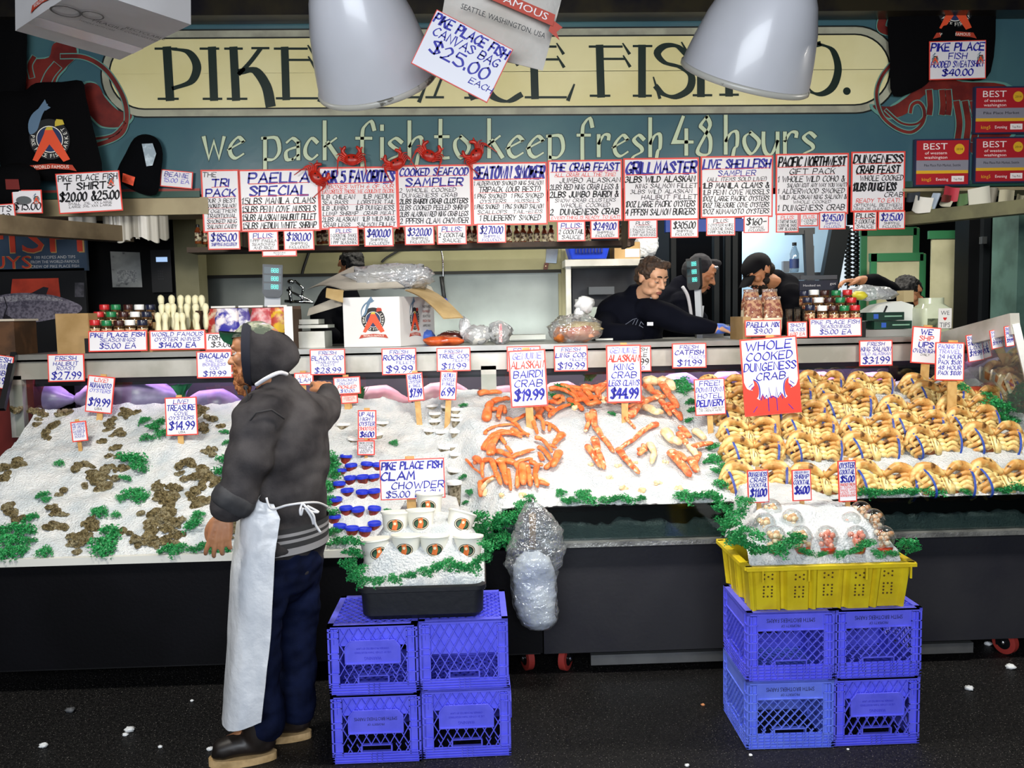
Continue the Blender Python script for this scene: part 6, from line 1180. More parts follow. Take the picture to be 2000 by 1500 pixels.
m = MB(); pxbox(m, 1765, 567, 1785, 590, 5.6, .1); m.box((P(1775, 590, 5.65).x, 5.65, zc+.08), (.06, .08, .16)); tag(m.build('tan_box', M('tan', '#b7a57c', .6)), 'small tan box beside the tip jar', 'box')
tj = thing('tip_jar', 'square plastic tip jar labelled WE love TIPS', 'jar', K(1817, 5.3)); s = S(5.3); h_ = .235; w_ = 58*s; m = MB(); shell(m, [rr(w_*.95, w_*.9, 0, .03), rr(w_, w_*.95, .02, .03), rr(w_, w_*.95, h_*.72, .03), rr(w_*.74, w_*.7, h_*.84, .05), rr(w_*.74, w_*.7, h_, .05), rr(w_*.68, w_*.65, h_, .05)]); m.build('jar_body', M('jar_pale', '#c9d0b6', .2, n=(4, '#b2bb9c'), coat=.5), tj, auto=40); m = MB(); m.box((-.03, -w_*.475, .07), (.075, .003, .07)); m.build('cash', M('cash_green', '#3a4432', .6, n=(40, '#6a7458')), tj)
m = MB(); y = -w_*.5; m.box((.04, y, .105), (.085, .003, .125), 0); printed(m, 'WE', .04, .14, .028, 1, y-.002, .055); printed(m, 'TIPS', .04, .065, .032, 1, y-.002, .068); flat(m, [(.04+.012*math.sin(t)**3, .103+.010*(math.cos(t)-.38*math.cos(2*t)-.15*math.cos(3*t))) for t in [k*.3142 for k in range(20)]], 2, y-.002); m.build('label', [cardw, M('tip_grey', '#5a5a5e', .5), M('heart_red', '#d02a2a', .5)], tj)
# green framed boards
for x0, y0, x1, y1, Y, lb in ((1679,444,1792,900,7.6,'green framed cream board leaning behind the smaller one'), (1698,494,1805,900,7.3,'smaller green framed cream board in front, with a paper at its top'), (1814,450,1900,940,7.0,'tall green framed cream board beside the dark doorway')):
    t = thing('framed_board', lb, 'board', (0, Y, 0), (0, 0, 0), 'green framed boards'); m = MB(); pxbox(m, x0, y0, x1, y1, Y+.012, .02); rel(m.build('panel', M('board_cream', '#b9b694', .6, n=(3, '#a5a280'))), t); m = MB(); e = 12
    for a in ((x0, y0, x1, y0+e+4), (x0, y0, x0+e, y1), (x1-e, y0, x1, y1)): pxbox(m, *a, Y, .03) if not (x0 == 1814 and a[2]-a[0] < 20) else None
    rel(m.build('frame', M('frame_green', '#2f7048', .45)), t)
# things around the bright doorway
wb = thing('water_bottle', 'clear water bottle standing in the bright doorway', 'bottle', P(1551, 532, 7.8)); s = S(7.8); m = MB(); m.lathe([(8*s, 0), (9*s, .02), (9*s, 36*s), (4*s, 50*s), (4*s, 54*s)], 16); m.build('bottle_body', clear('bottle_pet', '#cfe0ea', .12, .05, .1), wb, True); m = MB(); m.lathe([(4.3*s, 52*s), (4.3*s, 58*s)], 12); m.build('cap', dark, wb); m = MB(); m.lathe([(9.2*s, 8*s), (9.2*s, 26*s)], 16, 0, None, False, False); m.build('label', M('bottle_navy', '#2c3c66', .4), wb, True)
m = MB(); pxbox(m, 1528, 532, 1640, 545, 7.75, .3, 0); pxbox(m, 1532, 540, 1538, 900, 7.8, .04); pxbox(m, 1630, 540, 1636, 900, 7.8, .04); pxbox(m, 1530, 510, 1542, 532, 7.8, .05, 1); pxbox(m, 1584, 480, 1590, 532, 7.8, .05, 1); tag(m.build('back_table', [M('grey_table', '#4b5056', .4), M('grey_block', '#6e757c', .5)]), 'grey back table under the water bottle', 'table')
sg2 = thing('small_sign', 'small dark sign lettered Hooked on Fish above the jar pyramid', 'sign', P(1598, 557, 6.0)); m = MB(); s = S(6.0); m.box((0, 0, 0), (76*s, .02, 19*s)); m.box((0, .0, 19*s*.8), (72*s, .03, 8*s), 1); m.box((0, .02, -.25), (.03, .02, .45), 1); m.build('sign_board', [M('navy_sign', '#161c30', .5), M('grey_table', '')], sg2); m = MB(); printed(m, 'Hooked on', -14*s, 0, .016, 0, -.012, 34*s); printed(m, 'got', 28*s, 3*s, .018, 0, -.012, 12*s); m.build('lettering', M('poster_white', ''), sg2)
m = MB(); pxbox(m, 1625, 500, 1642, 535, 7.49, .02, 0); c = P(1632, 527, 7.48); flat(m, [(c.x+.03*math.sin(t)**3, c.z+.026*(math.cos(t)-.38*math.cos(2*t)-.15*math.cos(3*t))) for t in [k*.3142 for k in range(20)]], 1, 7.485); tag(m.build('heart_card', [M('card_grey', '#6b6e70', .5, n=(20, '#3a3c3e')), M('heart_red', '')]), 'small card with a red heart on the dark slanting beam', 'card')
m = MB(); m.lathe([(.022, 0), (.03, .075), (.027, .075), (.02, .004)], 16); tag(m.build('paper_cup', M('cup_paper', '#cfd3da', .5), None, auto=40, loc=V((P(1366, 0, 5.68).x, 5.68, zc+.14))), 'white paper cup on the steel scale behind the leaning man', 'cup')
m = MB(); m.box((P(1385, 0, 5.72).x, 5.72, zc+.06), (.22, .2, .05)); m.box((P(1385, 0, 5.72).x, 5.72, zc+.018), (.16, .14, .035)); m.box((P(1360, 0, 5.7).x, 5.69, zc+.11), (.06, .06, .06)); tag(m.build('counter_scale', M('steel_top', '')), 'low steel weighing scale at the leaning man\'s elbow', 'scale')
m = MB(); a = K(598, 5.4); m.box((a.x, 5.4, zc+.05), (.28, .26, .1)); m.box((a.x+.03, 5.4, zc+.13), (.26, .24, .02)); m.box((a.x-.0, 5.4, zc+.16), (.2, .2, .03)); tag(m.build('counter_scale', M('steel_rail', '')), 'steel weighing scale between the hooded man and the white carton', 'scale')
# clutter on the right-hand ledge
for i, (x, y, w_, h_, c, r_) in enumerate(((1802,400,34,32,'#d6d4cc',.2),(1785,385,20,18,'#1d2630',0),(1826,395,12,36,'#a9b8c8',.3),(1812,415,20,24,'#cfcaa0',.5),(1850,388,24,14,'#6a2a24',0),(1858,380,34,30,'#c03a48',.1),(1848,396,22,12,'#c9c4ae',.3),(1882,390,16,24,'#5a7a4a',0),(1915,386,38,40,'#dcd9c8',-.15),(1940,385,20,36,'#8a8474',.1),(1968,385,36,28,'#c9c2a4',0),(1992,395,20,30,'#9a9478',.1))):
    m = MB(); c3 = P(x, y, 5.5+.02*(i % 4)); s = S(5.5); hx, hz = w_*s/2, h_*s/2
    m.grid(lambda u, v: (-hx+2*hx*u+.1*hx*v, .02*math.sin(u*4+i)+.02*v, hz-2*hz*v*(1-.25*abs(u-.4))), 6, 5); m.grid(lambda u, v: (hx-2*hx*u+.1*hx*v, .006+.02*math.sin((1-u)*4+i)+.02*v, hz-2*hz*v*(1-.25*abs(.6-u))), 6, 5)
    tag(m.build('paper_scrap', M('scrap_%d' % i, c, .6, n=(20, '#77705c', .7) if i > 4 else None), None, True, c3, (0, r_, 0)), 'scrap of paper stuffed on the ledge under the award plaques', 'paper', 'papers on the ledge')
# fish in the case, the tubes' pink and violet light painted into their colours
fishm = [M('case_fish_pink_lit', '#e9b9c4', .3, n=(5, '#d893a6')), M('case_fish_violet_lit', '#c9b4dc', .3, n=(5, '#8a78a8')), M('leaf_green', '#1d7a4c', .5)]
for i, (x, y, wd, mi, lb) in enumerate(((90,772,110,1,'first pale fish in the case by the corner post'),(255,768,190,1,'long violet-lit fish in the case under the HALIBUT sign'),(420,785,120,1,'pale fish in the case beside the bearded face'),(742,775,110,0,'pink-lit fish in the case under the ROCKFISH sign'),(872,770,120,0,'pink-lit fish in the case under the TRUE COD sign'),(985,768,80,0,'pink-lit fish behind the BAIRDI CRAB sign'),(1100,762,90,0,'pink-lit fish in the case under the LING COD sign'),(1332,745,90,1,'violet-lit fish in the case under the CATFISH sign'),(1424,735,70,1,'violet-lit fish in the case beside the red crab drawing'),(1602,742,86,0,'bright pink-lit fish nearest the red crab drawing'),(1704,742,82,0,'bright pink-lit fish under the KING SALMON sign'),(1790,755,70,1,'dark violet-lit fish behind the WE SHIP UPS stake'))):
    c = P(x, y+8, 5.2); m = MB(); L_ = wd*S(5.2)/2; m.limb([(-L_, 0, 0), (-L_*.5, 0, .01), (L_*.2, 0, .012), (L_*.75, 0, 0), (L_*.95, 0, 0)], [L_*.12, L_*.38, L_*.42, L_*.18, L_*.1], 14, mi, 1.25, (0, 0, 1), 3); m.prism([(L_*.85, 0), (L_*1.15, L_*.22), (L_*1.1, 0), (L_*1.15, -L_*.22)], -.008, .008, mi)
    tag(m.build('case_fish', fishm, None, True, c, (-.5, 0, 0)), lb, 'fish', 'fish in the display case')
for x, y, h in ((352,765,30),(700,775,40),(1150,738,16)):
    m = MB(); c = P(x, y, 5.12); s = S(5.12)
    for k in range(10): m.add([c+V((random.uniform(-.03, .03), .0, -h*s*.5)), c+V((random.uniform(-.06, .06), -.02, h*s*.4)), c+V((random.uniform(-.05, .08), .02, h*s*.5))], [(0,1,2)])
    tag(m.build('divider_leaf', M('leaf_green', '')), 'green plastic leaf divider between the fish in the case', 'divider', 'leaf dividers in the case')
# seafood packets inside the case end
for i, (x, y) in enumerate(((1925,735),(1945,742),(1958,752),(1972,748))):
    m = MB(); c = P(x, y, 4.75); m.box((0, 0, 0), (.09, .012, .09)); m.box((.01, -.007, 0), (.05, .004, .05), 1); tag(m.build('salmon_packet', [M('packet_clear', '#c9c2b0', .2, coat=.5), M('packet_salmon', '#a8583a', .4)], loc=c, rot=(-.5, .5+.2*i, .2)), 'sealed smoked seafood packet behind the sloped case end glass', 'packet', 'packets in the case end')
for x, y, lb in ((1898,768,'red fish fillet in the case end nearest the parsley'),(1915,785,'second red fish fillet in the case end')):
    m = MB(); lump(m, P(x, y, 4.72), (.09, .05, .04), x, .2, 2); tag(m.build('fish_fillet', M('fillet_red', '#a8442c', .35, n=(14, '#7c2a1c')), None, True), lb, 'fish', 'fillets in the case end')
# ---------------------------------------------------------------- hanging things
def shade(lb, rim, dia, depth, axis, Y):
    c = P(rim[0], rim[1], Y); t = thing('lamp_shade', lb, 'lamp', c); d = V(axis).normalized(); t.rotation_euler = (-d).to_track_quat('Z', 'Y').to_euler(); t.name = 'pendant_lamp'; r = dia/2
    prof = [(r, 0), (r*.985, .03), (r*.93, depth*.22), (r*.84, depth*.42), (r*.70, depth*.62), (r*.52, depth*.79), (r*.33, depth*.91), (r*.2, depth*.97)]
    m = MB(); m.lathe(prof, 48, 0, None, False, True); m.build('enamel_shade', M('enamel', '#cfcfd4', .3, n=(2.5, '#c3c3c6', .35), n2=(9, '#3a3d3c', .745), coat=.25), t, True)
    m = MB(); m.lathe([(a-.006, b) for a, b in prof][::-1], 48, 0, None, True, False); m.build('inner_shade', M('enamel_in', '#f4f2ea', .3), t, True)
    m = MB(); m.lathe([(r*1.0, -.012), (r*1.02, -.008), (r*1.02, .004), (r*.99, .01), (r*.975, -.006)], 48, 0, None, False, False); m.build('rim', M('enamel_rim', '#b9b6ac', .3, n=(14, '#6a675c', .6)), t, True)
    m = MB(); m.lathe([(.05, depth*.93), (.05, depth+.08), (.02, depth+.1)], 20); m.build('neck', M('neck_dark', '#3a3a3c', .4, metal=.6), t, auto=30)
    m = MB(); m.ell((0, 0, depth*.35), (.045, .045, .07)); m.build('bulb', M('bulb_glow', '#fff3dc', .4, em=4), t, True)
    l = bpy.data.lights.new('lamp_bulb', 'SPOT'); l.energy = 26; l.spot_size = 1.7; l.spot_blend = .7; l.color = (1, .94, .82); l.shadow_soft_size = .06; o = bpy.data.objects.new('lamp_bulb', l); COL.objects.link(o); o.parent = t; o.location = (0, 0, depth*.1)
    a = c+(-d)*(depth+.09); m = MB(); m.tube([V((0, 0, depth+.09)), t.rotation_euler.to_matrix().inverted() @ (V((a.x, a.y, 4.3))-c)], .012, 8); m.build('stem', M('neck_dark', ''), t, True)
shade('tilted white enamel lamp shade hiding the second P of the sign', (738, 158), .415, .47, (.20, .62, -.85), 3.0)
shade('tilted white enamel lamp shade hiding the word FISH and CO', (1455, 148), .45, .42, (-.2, .5, -.9), 3.0)
hb = thing('hanging_box', 'white shipping box hanging overhead, its taped underside and emblem showing', 'box'); A, B, C = P(30, 60, 2.62), P(234, 117, 2.85), P(373, 48, 2.55); D = A+C-B; nrm = (B-A).cross(C-B).normalized(); nrm = nrm if nrm.z > 0 else -nrm; hh = .36
m = MB(); Q = [A, B, C, D]; U = [q+nrm*hh for q in Q]; m.add(Q+U, [(3,2,1,0),(4,5,6,7)]+[(i, (i+1)%4, (i+1)%4+4, i+4) for i in range(4)]); m.build('box_body', M('box_grey_white', '#cfcccb', .5, n=(3, '#bcb8b6')), hb)
m = MB(); x = (D-A).normalized(); T = Matrix.Identity(4); T.col[0][:3] = x; T.col[2][:3] = nrm; T.col[1][:3] = nrm.cross(x); T.col[3][:3] = (A+D)/2; ysg = -.002 if ((A+D)/2+V(T.col[1][:3])*-.1-(B+C)/2).length > ((A+D)/2-(B+C)/2).length else .002
emblem(m, -.02, -.0+.115, .062, 0, ysg, T); m.build('emblem_print', emb_mats(), hb)
m = MB(); e1 = (C-B); e2 = (A-B); f = lambda u, v, e=.0015: B+e1*u+e2*v-nrm*e
m.add([f(.2,-.0), f(.36,0), f(.36,1), f(.2,1)], [(0,1,2,3)], 1); T = Matrix.Identity(4); xx = e1.normalized(); T.col[0][:3] = -e2.normalized(); T.col[2][:3] = xx; T.col[1][:3] = (-nrm); T.col[3][:3] = f(.6, .5)
for t, a, b, h_, w_ in (('RECYCLABLE', .10, .02, .018, .12), ('CORRUGATED', .10, -.01, .014, .1), ('FRAGILE', -.0, .0, .02, .09), ('HANDLE WITH CARE', -.02, -.03, .012, .1)): printed(m, t, a, b, h_, 0, .002, w_, T)
for a, b, r_ in ((-.12, .0, .04), (-.06, .03, .03)): disc(m, a, b, r_, 0, .002, 24, r_*.85, None, T)
m.build('bottom_print', [M('print_grey', '#5a5654', .6), clear('tape', '#f4f2ee', .2, .15, .3)], hb); m = MB(); m.tube([A+nrm*hh, (A+C)/2+V((0, 0, 1.5))], .004, 5); m.build('string', M('string', '#3a3834', .7), hb)
# tote bag
tb_ = thing('tote_bag', 'white canvas tote bag lettered SEATTLE, WASHINGTON, USA hanging overhead', 'bag', P(975, 30, 2.72), (0, math.radians(14), 0)); s = S(2.72); m = MB(); w_, h_ = 225*s, 260*s
def tf(sg_): return lambda u, v: ((u-.5)*w_*(.92+.08*v), sg_*(.05*math.sin(u*math.pi)**.6*math.sin(min(1, v*1.2+.05)*math.pi*.55)+.012*noise.noise((u*3, v*4, 2))), -80*s+h_*v)
m.grid(tf(-1), 22, 22); g2 = tf(1); m.grid(lambda u, v: g2(1-u, v), 22, 22); m.build('canvas_body', M('canvas', '#cfcac2', .75, n=(4, '#b9b3a8'), bump=(90, .2)), tb_, True)
m = MB(); T = Matrix.Translation((0, 0, 0)); yv = -.066
flat(m, [(-.05,.055),(.17,.02),(.17,-.015),(-.05,.02)], 0, yv, None); flat(m, [(.165,.005),(.20,-.01),(.185,-.028),(.20,-.05),(.16,-.03)], 0, yv+.004); printed(m, 'FAMOUS', .07, .02, .022, 1, yv-.002, .16, None, -.155); printed(m, 'SEATTLE, WASHINGTON, USA', .02, -.035, .017, 2, yv, .27, None, -.1); m.build('print', [M('ribbon_red', '#b8402a', .5), M('plaque_white', ''), M('ink_black', '')], tb_)
m = MB(); m.tube(cat([(-.09, 0, h_-80*s), (-.06, 0, h_+.1), (0, 0, h_+.3), (.06, 0, h_+.1), (.09, 0, h_-80*s)], 6), .012, 6); m.build('strap', M('canvas', ''), tb_, True)
o = sign('tilted red-bordered card reading PIKE PLACE FISH CANVAS BAG 25.00 on the tote bag', 822, 55, 983, 166, 2.64, 'b22wf PIKE PLACE FISH|b20 CANVAS BAG|b30 $25.00|b14g EACH', 27.7, 0, 'price_sign', br=1.6)
# clothes
def cloth(nm, lb, outline, Y, cat_, mt, th=.05, seed=1, prn=None):
    t = thing(nm, lb, cat_, (0, Y, 0)); pts = [P(x, y, Y) for x, y in cat(outline, 3, True)]; cx = sum((p for p in pts), V())/len(pts); m = MB(); n = len(pts); rings = 7
    for sg_ in (-1, 1):
        vs = []; 
        for k in range(rings):
            q = 1-k/rings; vs += [cx+(p-cx)*q+V((0, sg_*th*math.sqrt(1-q*q)+sg_*.012*noise.noise(((p.x-cx.x)*q*6, (p.z-cx.z)*q*4, seed))*(1-q), 0)) for p in pts]
        vs.append(cx+V((0, sg_*th, 0))); fs = [(k*n+i, k*n+(i+1)%n, (k+1)*n+(i+1)%n, (k+1)*n+i) for k in range(rings-1) for i in range(n)]+[((rings-1)*n+i, (rings-1)*n+(i+1)%n, rings*n) for i in range(n)]
        m.add(vs, fs if sg_ < 0 else [f[::-1] for f in fs])
    rel(m.build('cloth', mt, None, True), t)
    if prn: m = MB(); prn(m); rel(m.build('emblem_print', emb_mats(), None), t)
    return t
blk = M('cotton_black', '#060608', .9, bump=(60, .2), spec=.08); Yt = YB-.2
def ts(m): c = P(97, 272, Yt-.062); emblem(m, c.x, c.z, 37*S(Yt), 0, Yt-.062, None, True)
cloth('t_shirt', 'black T-shirt with the round fish emblem hanging over the sign', [(45,178),(70,162),(120,160),(160,158),(168,190),(182,250),(200,345),(150,352),(60,352),(5,345),(0,300),(-20,220),(0,180)], Yt, 'shirt', blk, .05, 1, ts)
cloth('black_jacket', 'black garment hanging at the edge beside the T-shirt', [(-80,40),(40,40),(52,110),(48,180),(20,300),(-80,320)], Yt+.08, 'clothes', blk, .05, 2)
def hd(m): c = P(1866, 18, YB-.085); emblem(m, c.x, c.z, 34*S(YB), 0, YB-.085, None, True)
cloth('hooded_sweatshirt', 'black hooded sweatshirt with fish emblem hanging above the 40.00 sign', [(1738,20),(1800,-20),(1930,-20),(1945,40),(1935,140),(1900,158),(1830,150),(1800,172),(1745,188),(1738,120)], YB-.06, 'sweatshirt', blk, .025, 3, hd)
bn = cloth('beanie', 'black knit beanie hanging between the T-shirt and the first menu board', [(262,270),(285,262),(308,272),(318,300),(313,345),(305,380),(270,376),(232,352),(230,330),(245,300)], YB-.08, 'hat', M('knit_black', '#050609', .95, bump=(70, .6), spec=.08), .06, 4)
m = MB(); pxflat(m, [(277,281),(298,280),(305,300),(298,323),(286,325)], 0, YB-.147); rel(m.build('white_label', M('label_pale', '#c3d2dc', .5, n=(30, '#93a3b0'))), bn); m = MB(); pxflat(m, [(240,338),(264,346),(260,363),(238,355)], 0, YB-.147); rel(m.build('orange_tag', M('tag_orange', '#e4502a', .5, n=(50, '#c23c1c'))), bn)
cp = cloth('baseball_hat', 'black cap with a red tag and silver sticker above the caps sign', [(0,325),(40,318),(75,335),(78,370),(68,398),(10,402),(-20,390),(-20,340)], YB-.36, 'hat', blk, .07, 5)
m = MB(); pxflat(m, [(10,350),(36,350),(39,370),(12,370)], 0, YB-.44); rel(m.build('red_tag', M('tag_dark_red', '#6a1814', .6)), cp); m = MB(); pxflat(m, [(46+15*math.cos(k*.4), 391+8*math.sin(k*.4)) for k in range(16)], 0, YB-.44); rel(m.build('silver_sticker', M('sticker', '#b9c0c4', .25, metal=.8)), cp)
# toy crabs clipped on the boards
tc0 = thing('toy_crab', '', 'toy crab'); m = MB(); m.ell((0, 0, 0), (.05, .025, .038), 0, 14); m.ell((.015, -.022, .012), (.006, .006, .006), 1, 8); m.ell((-.015, -.022, .012), (.006, .006, .006), 1, 8); m.build('shell', [M('toy_red', '#c22a1a', .35, n=(20, '#a01c12')), M('toy_eye', '#1a0a08', .3)], tc0, True)
for s_ in (-1, 1):
    m = MB(); m.limb([(s_*.03, 0, .02), (s_*.055, -.01, .05), (s_*.04, -.015, .075)], [.010, .014, .010], 8); m.limb([(s_*.055, -.01, .055), (s_*.07, -.015, .075)], [.009, .004], 6); m.build('claw', M('toy_red', ''), tc0, True)
    for k in range(4): m = MB(); a = .5-.45*k; m.limb([(s_*.035, 0, .01-.012*k), (s_*(.07+.004*k), -.012, .02+.03*a), (s_*.092, -.02, -.0+.09*a-.02)], [.006, .005, .0025], 6); m.build('leg', M('toy_red', ''), tc0, True)
for i, (x, y, r_, lb) in enumerate(((617,346,.9,'red toy crab beside the PAELLA SPECIAL board corner'),(687,312,0,'red toy crab on top of the OUR 5 FAVORITES board'),(775,320,-.5,'red toy crab between OUR 5 FAVORITES and COOKED SEAFOOD SAMPLER'),(838,304,.4,'red toy crab on top of the COOKED SEAFOOD SAMPLER board'),(930,302,-.9,'red toy crab at the corner of the SEATOWN SMOKER board'))):
    p = P(x, y, YB-.045)
    if i == 0: tc0.location = p; tc0.rotation_euler = (0, r_, 0); tc0['label'] = lb; tc0['group'] = 'red toy crabs'
    else: dup(tc0, p, (0, r_, 0), lb, 'red toy crabs')
# clear plastic bag of bags hanging off the stand
pb = thing('plastic_bag', 'clear plastic bag of folded white bags hanging in front of the grey stand', 'bag', P(1046, 1110, 3.72)); s = S(3.72)
def bagf(prof, amp, seed):
    def f(u, v):
        z, cx, hw = prof(v); a = u*2*math.pi; n_ = 1+amp*noise.noise((math.cos(a)*1.6+seed, math.sin(a)*1.6, z*9)); return (cx*s+hw*s*math.cos(a)*n_, hw*s*.55*math.sin(a)*n_-.0, z*s)
    return f
def interp(tab, v):
    x = v*(len(tab)-1); i = min(int(x), len(tab)-2); t = x-i; return tuple(a*(1-t)+b*t for a, b in zip(tab[i], tab[i+1]))
OUT = [(-124,6,22),(-110,4,38),(-70,-2,46),(-20,-4,46),(10,-4,56),(40,2,58),(75,6,50),(105,2,36),(125,-2,20),(134,-6,10)]; INN = [(-122,6,20),(-110,4,34),(-75,-2,41),(-40,-3,42),(0,-4,42),(20,-4,34),(36,-8,14)]
m = MB(); m.grid(bagf(lambda v: interp(OUT, v), .14, 3), 34, 40); m.build('bag_film', clear('bag_clear', '#eef3f5', .14, .1, .10, (26, 1)), pb, True)
m = MB(); m.grid(bagf(lambda v: interp(INN, v), .12, 5), 28, 26); m.build('white_bags', M('bags_white', '#f2f3f6', .45, n=(6, '#d2d7e6'), bump=(14, .8, .03)), pb, True)
m = MB(); m.tube([P(1040, 1003, 3.74)-pb.location, P(1040, 1072, 3.74)-pb.location], .016, 8); m.build('wooden_handle', M('handle_tan', '#7a5c34', .6), pb, True); m = MB(); m.tube([P(1041, 972, 3.75)-pb.location, P(1040, 1010, 3.74)-pb.location], .006, 6); m.build('hook', M('chrome', ''), pb, True)
# ice on the floor
for x, y, r_, c, lb in ((85,1455,9,0,'ice lump on the dark floor nearest the corner of the picture'),(253,1424,10,0,'larger ice lump on the dark floor toward the boot'),(245,1434,6,0,'small ice lump touching the larger one'),(313,1458,5,0,'small ice bit between the lumps and the boot'),(137,1386,9,1,'grey scrap on the floor in front of the black stand'),(375,1368,4,0,'tiny ice bits near the apron hem'),(410,1462,7,0,'ice crumbs behind the boot toe'),(435,1452,10,0,'ice crumbs above the boot toe'),(1373,1376,4,2,'small orange shell bit on the floor between the crate stacks'),(1893,1343,9,0,'flat white scrap on the floor beside the crates'),(1974,1301,10,0,'white ice heap on the floor by the caster'),(1930,1256,8,0,'ice heap under the grey stand by the caster'),(1466,1474,4,0,'ice bit in front of the worn-band crate'),(1656,1463,3,0,'ice bit between the two crates'),(1342,1494,5,0,'ice bit at the bottom edge of the picture')):
    p = G(x, y+r_*.5, 0); s = S(p.y); m = MB(); lump(m, (0, 0, r_*s*.45), (r_*s, r_*s*.8, r_*s*.55), x, .5, 2.2, 14); tag(m.build('floor_ice', [M('ice_bit', '#e4e6e6', .4, bump=(60, .6)), M('scrap_grey', '#55575a', .6), M('shell_bit', '#d08a5a', .5)][c:c+1], None, True, p), lb, 'ice')
# ---------------------------------------------------------------- people
skin_t = M('skin_tan', '#b9825c', .5, n=(14, '#aa724e', .35), sss=.08); skin_l = M('skin_light', '#d4a484', .5, n=(14, '#c69474', .35), sss=.08)
navy = M('cloth_navy', '#070914', .9, n=(8, '#0a0c17'), spec=.1); grey = M('hoodie_grey', '#4b4849', .9, n=(7, '#2b292b', .33), spec=.1, bump=(120, .35, .003)); denim = M('denim', '#0b1126', .9, n=(14, '#121a36', .35), spec=.1, bump=(150, .3, .003))
hairm = M('hair_dark', '#140e0b', .7, n=(40, '#241a12'), spec=.3, bump=(90, .8, .006)); eyew = M('eye_white', '#d9d4cc', .25); eyed = M('eye_dark', '#1a120e', .2); lipm = M('lip', '#9a5a4c', .45)
def basis(F_, U_): F_ = V(F_).normalized(); U_ = V(U_); U_ = (U_-F_*U_.dot(F_)).normalized(); return F_, U_, F_.cross(U_)
def head(mb, c, F_, U_, s=1.0):
    F_, U_, R_ = basis(F_, U_); Q = Matrix((R_, F_, U_)).transposed(); e = lambda r, f, u, rr_: mb.ell(V(c)+(R_*r+F_*f+U_*u)*s, tuple(x*s for x in rr_), 0, 16, Q)
    e(0, -.012, .025, (.077, .097, .092)); e(0, .03, -.04, (.060, .066, .072)); e(0, .068, -.098, (.026, .024, .022)); e(0, .05, .04, (.066, .05, .055))
    for r in (-1, 1):
        e(r*.030, .083, .028, (.03, .014, .010)); e(r*.044, .062, -.02, (.024, .026, .024)); e(r*.078, -.006, -.005, (.010, .019, .031)); e(r*.082, -.012, .012, (.008, .014, .014)); e(r*.012, .102, -.03, (.010, .012, .008)); e(r*.04, .03, -.075, (.022, .045, .024)); e(r*.031, .080, .016, (.016, .011, .006))
    p = lambda r, f, u: V(c)+(R_*r+F_*f+U_*u)*s
    mb.limb([p(0, .088, .022), p(0, .103, -.005), p(0, .117, -.027)], [.009*s, .010*s, .013*s], 10); e(0, .094, -.060, (.024, .010, .007)); e(0, .090, -.073, (.020, .010, .007))
    return p
def face_bits(par, p, s=1.0, F_=None, down=0.0, lips=True, skin=None):
    for r in (-1, 1):
        m = MB(); m.ell(p(r*.031, .081, .007), (.0135*s,)*3, 0, 14); m.ell(p(r*.031, .0905, .005-.004*down), (.0055*s, .0055*s, .0055*s), 1, 10); rel2(m.build('eye', [eyew, eyed], None, True), par)
        if down: m = MB(); m.ell(p(r*.031, .0825, .0075+.005*(1-down)), (.0145*s, .0146*s, .0138*s), 0, 14); m.limb([p(r*.018, .096, -.002), p(r*.031, .0985, -.004), p(r*.045, .092, -.001)], [.0012*s, .0018*s, .0012*s], 6, 1); rel2(m.build('eyelid', [skin or skin_t, hairm], None, True), par)
        m = MB(); m.limb([p(r*.014, .099, .032), p(r*.03, .099, .037), p(r*.048, .085, .031)], [.004*s, .005*s, .003*s], 6); rel2(m.build('eyebrow', hairm, None, True), par)
    if lips: m = MB(); m.limb([p(-.02, .094, -.064), p(-.008, .103, -.061), p(0, .1035, -.063), p(.008, .103, -.061), p(.02, .094, -.064)], [.003*s, .005*s, .0045*s, .005*s, .003*s], 8); m.limb([p(-.018, .092, -.070), p(0, .101, -.073), p(.018, .092, -.070)], [.003*s, .006*s, .003*s], 8); rel2(m.build('lips', lipm, None, True), par)
def rel2(o, par): o.parent = par; o.matrix_parent_inverse = Matrix.Translation(-par.location); return o
def hand(mb, W, D, N, Sd, s=1.0, curl=(.35, .5, .4), fat=0, spread=.06):
    D, N = V(D).normalized(), V(N).normalized(); Sd = V(Sd); Sd = (Sd-D*Sd.dot(D)).normalized(); N = (N-D*N.dot(D)-Sd*N.dot(Sd)).normalized(); W = V(W)
    rot = lambda a, sp: ((D*math.cos(sp)+Sd*math.sin(sp))*math.cos(a)-N*math.sin(a)).normalized()
    for i, (o, L, kd) in enumerate(((.032, .072, .090), (.0105, .080, .094), (-.0105, .075, .090), (-.031, .058, .080))):
        k = W+(D*kd+Sd*o)*s; mb.limb([W+Sd*o*.55*s, W+(D*kd*.55+Sd*o*.85)*s, k], [.016*s+fat, .0155*s+fat, .0125*s+fat], 10)
        c = [x*(1+.2*(i-1)) for x in curl]; sp = spread*(1.5-i); a = k+rot(c[0], sp)*L*.45*s; b = a+rot(c[0]+c[1], sp)*L*.32*s; e = b+rot(c[0]+c[1]+c[2], sp)*L*.23*s
        mb.limb([k, a, b, e], [.0108*s+fat, .0095*s+fat, .0088*s+fat, .0075*s+fat], 10, sub=3)
    t0 = W+(D*.022+Sd*.026)*s; mb.limb([W+D*.01*s, t0, t0+(D*.03+Sd*.02-N*.012)*s, t0+(D*.056+Sd*.024-N*.022)*s, t0+(D*.076+Sd*.02-N*.03)*s], [.015*s+fat, .0165*s+fat, .0125*s+fat, .0105*s+fat, .009*s+fat], 10)
def wrinkle(amp, sx, sy, sz, seed=0):
    return lambda co, n: co+n*amp*(noise.noise((co.x*sx+seed, co.y*sy, co.z*sz))+.5*noise.noise((co.x*sx*2.3+seed, co.y*sy*2.3, co.z*sz*2.3)))
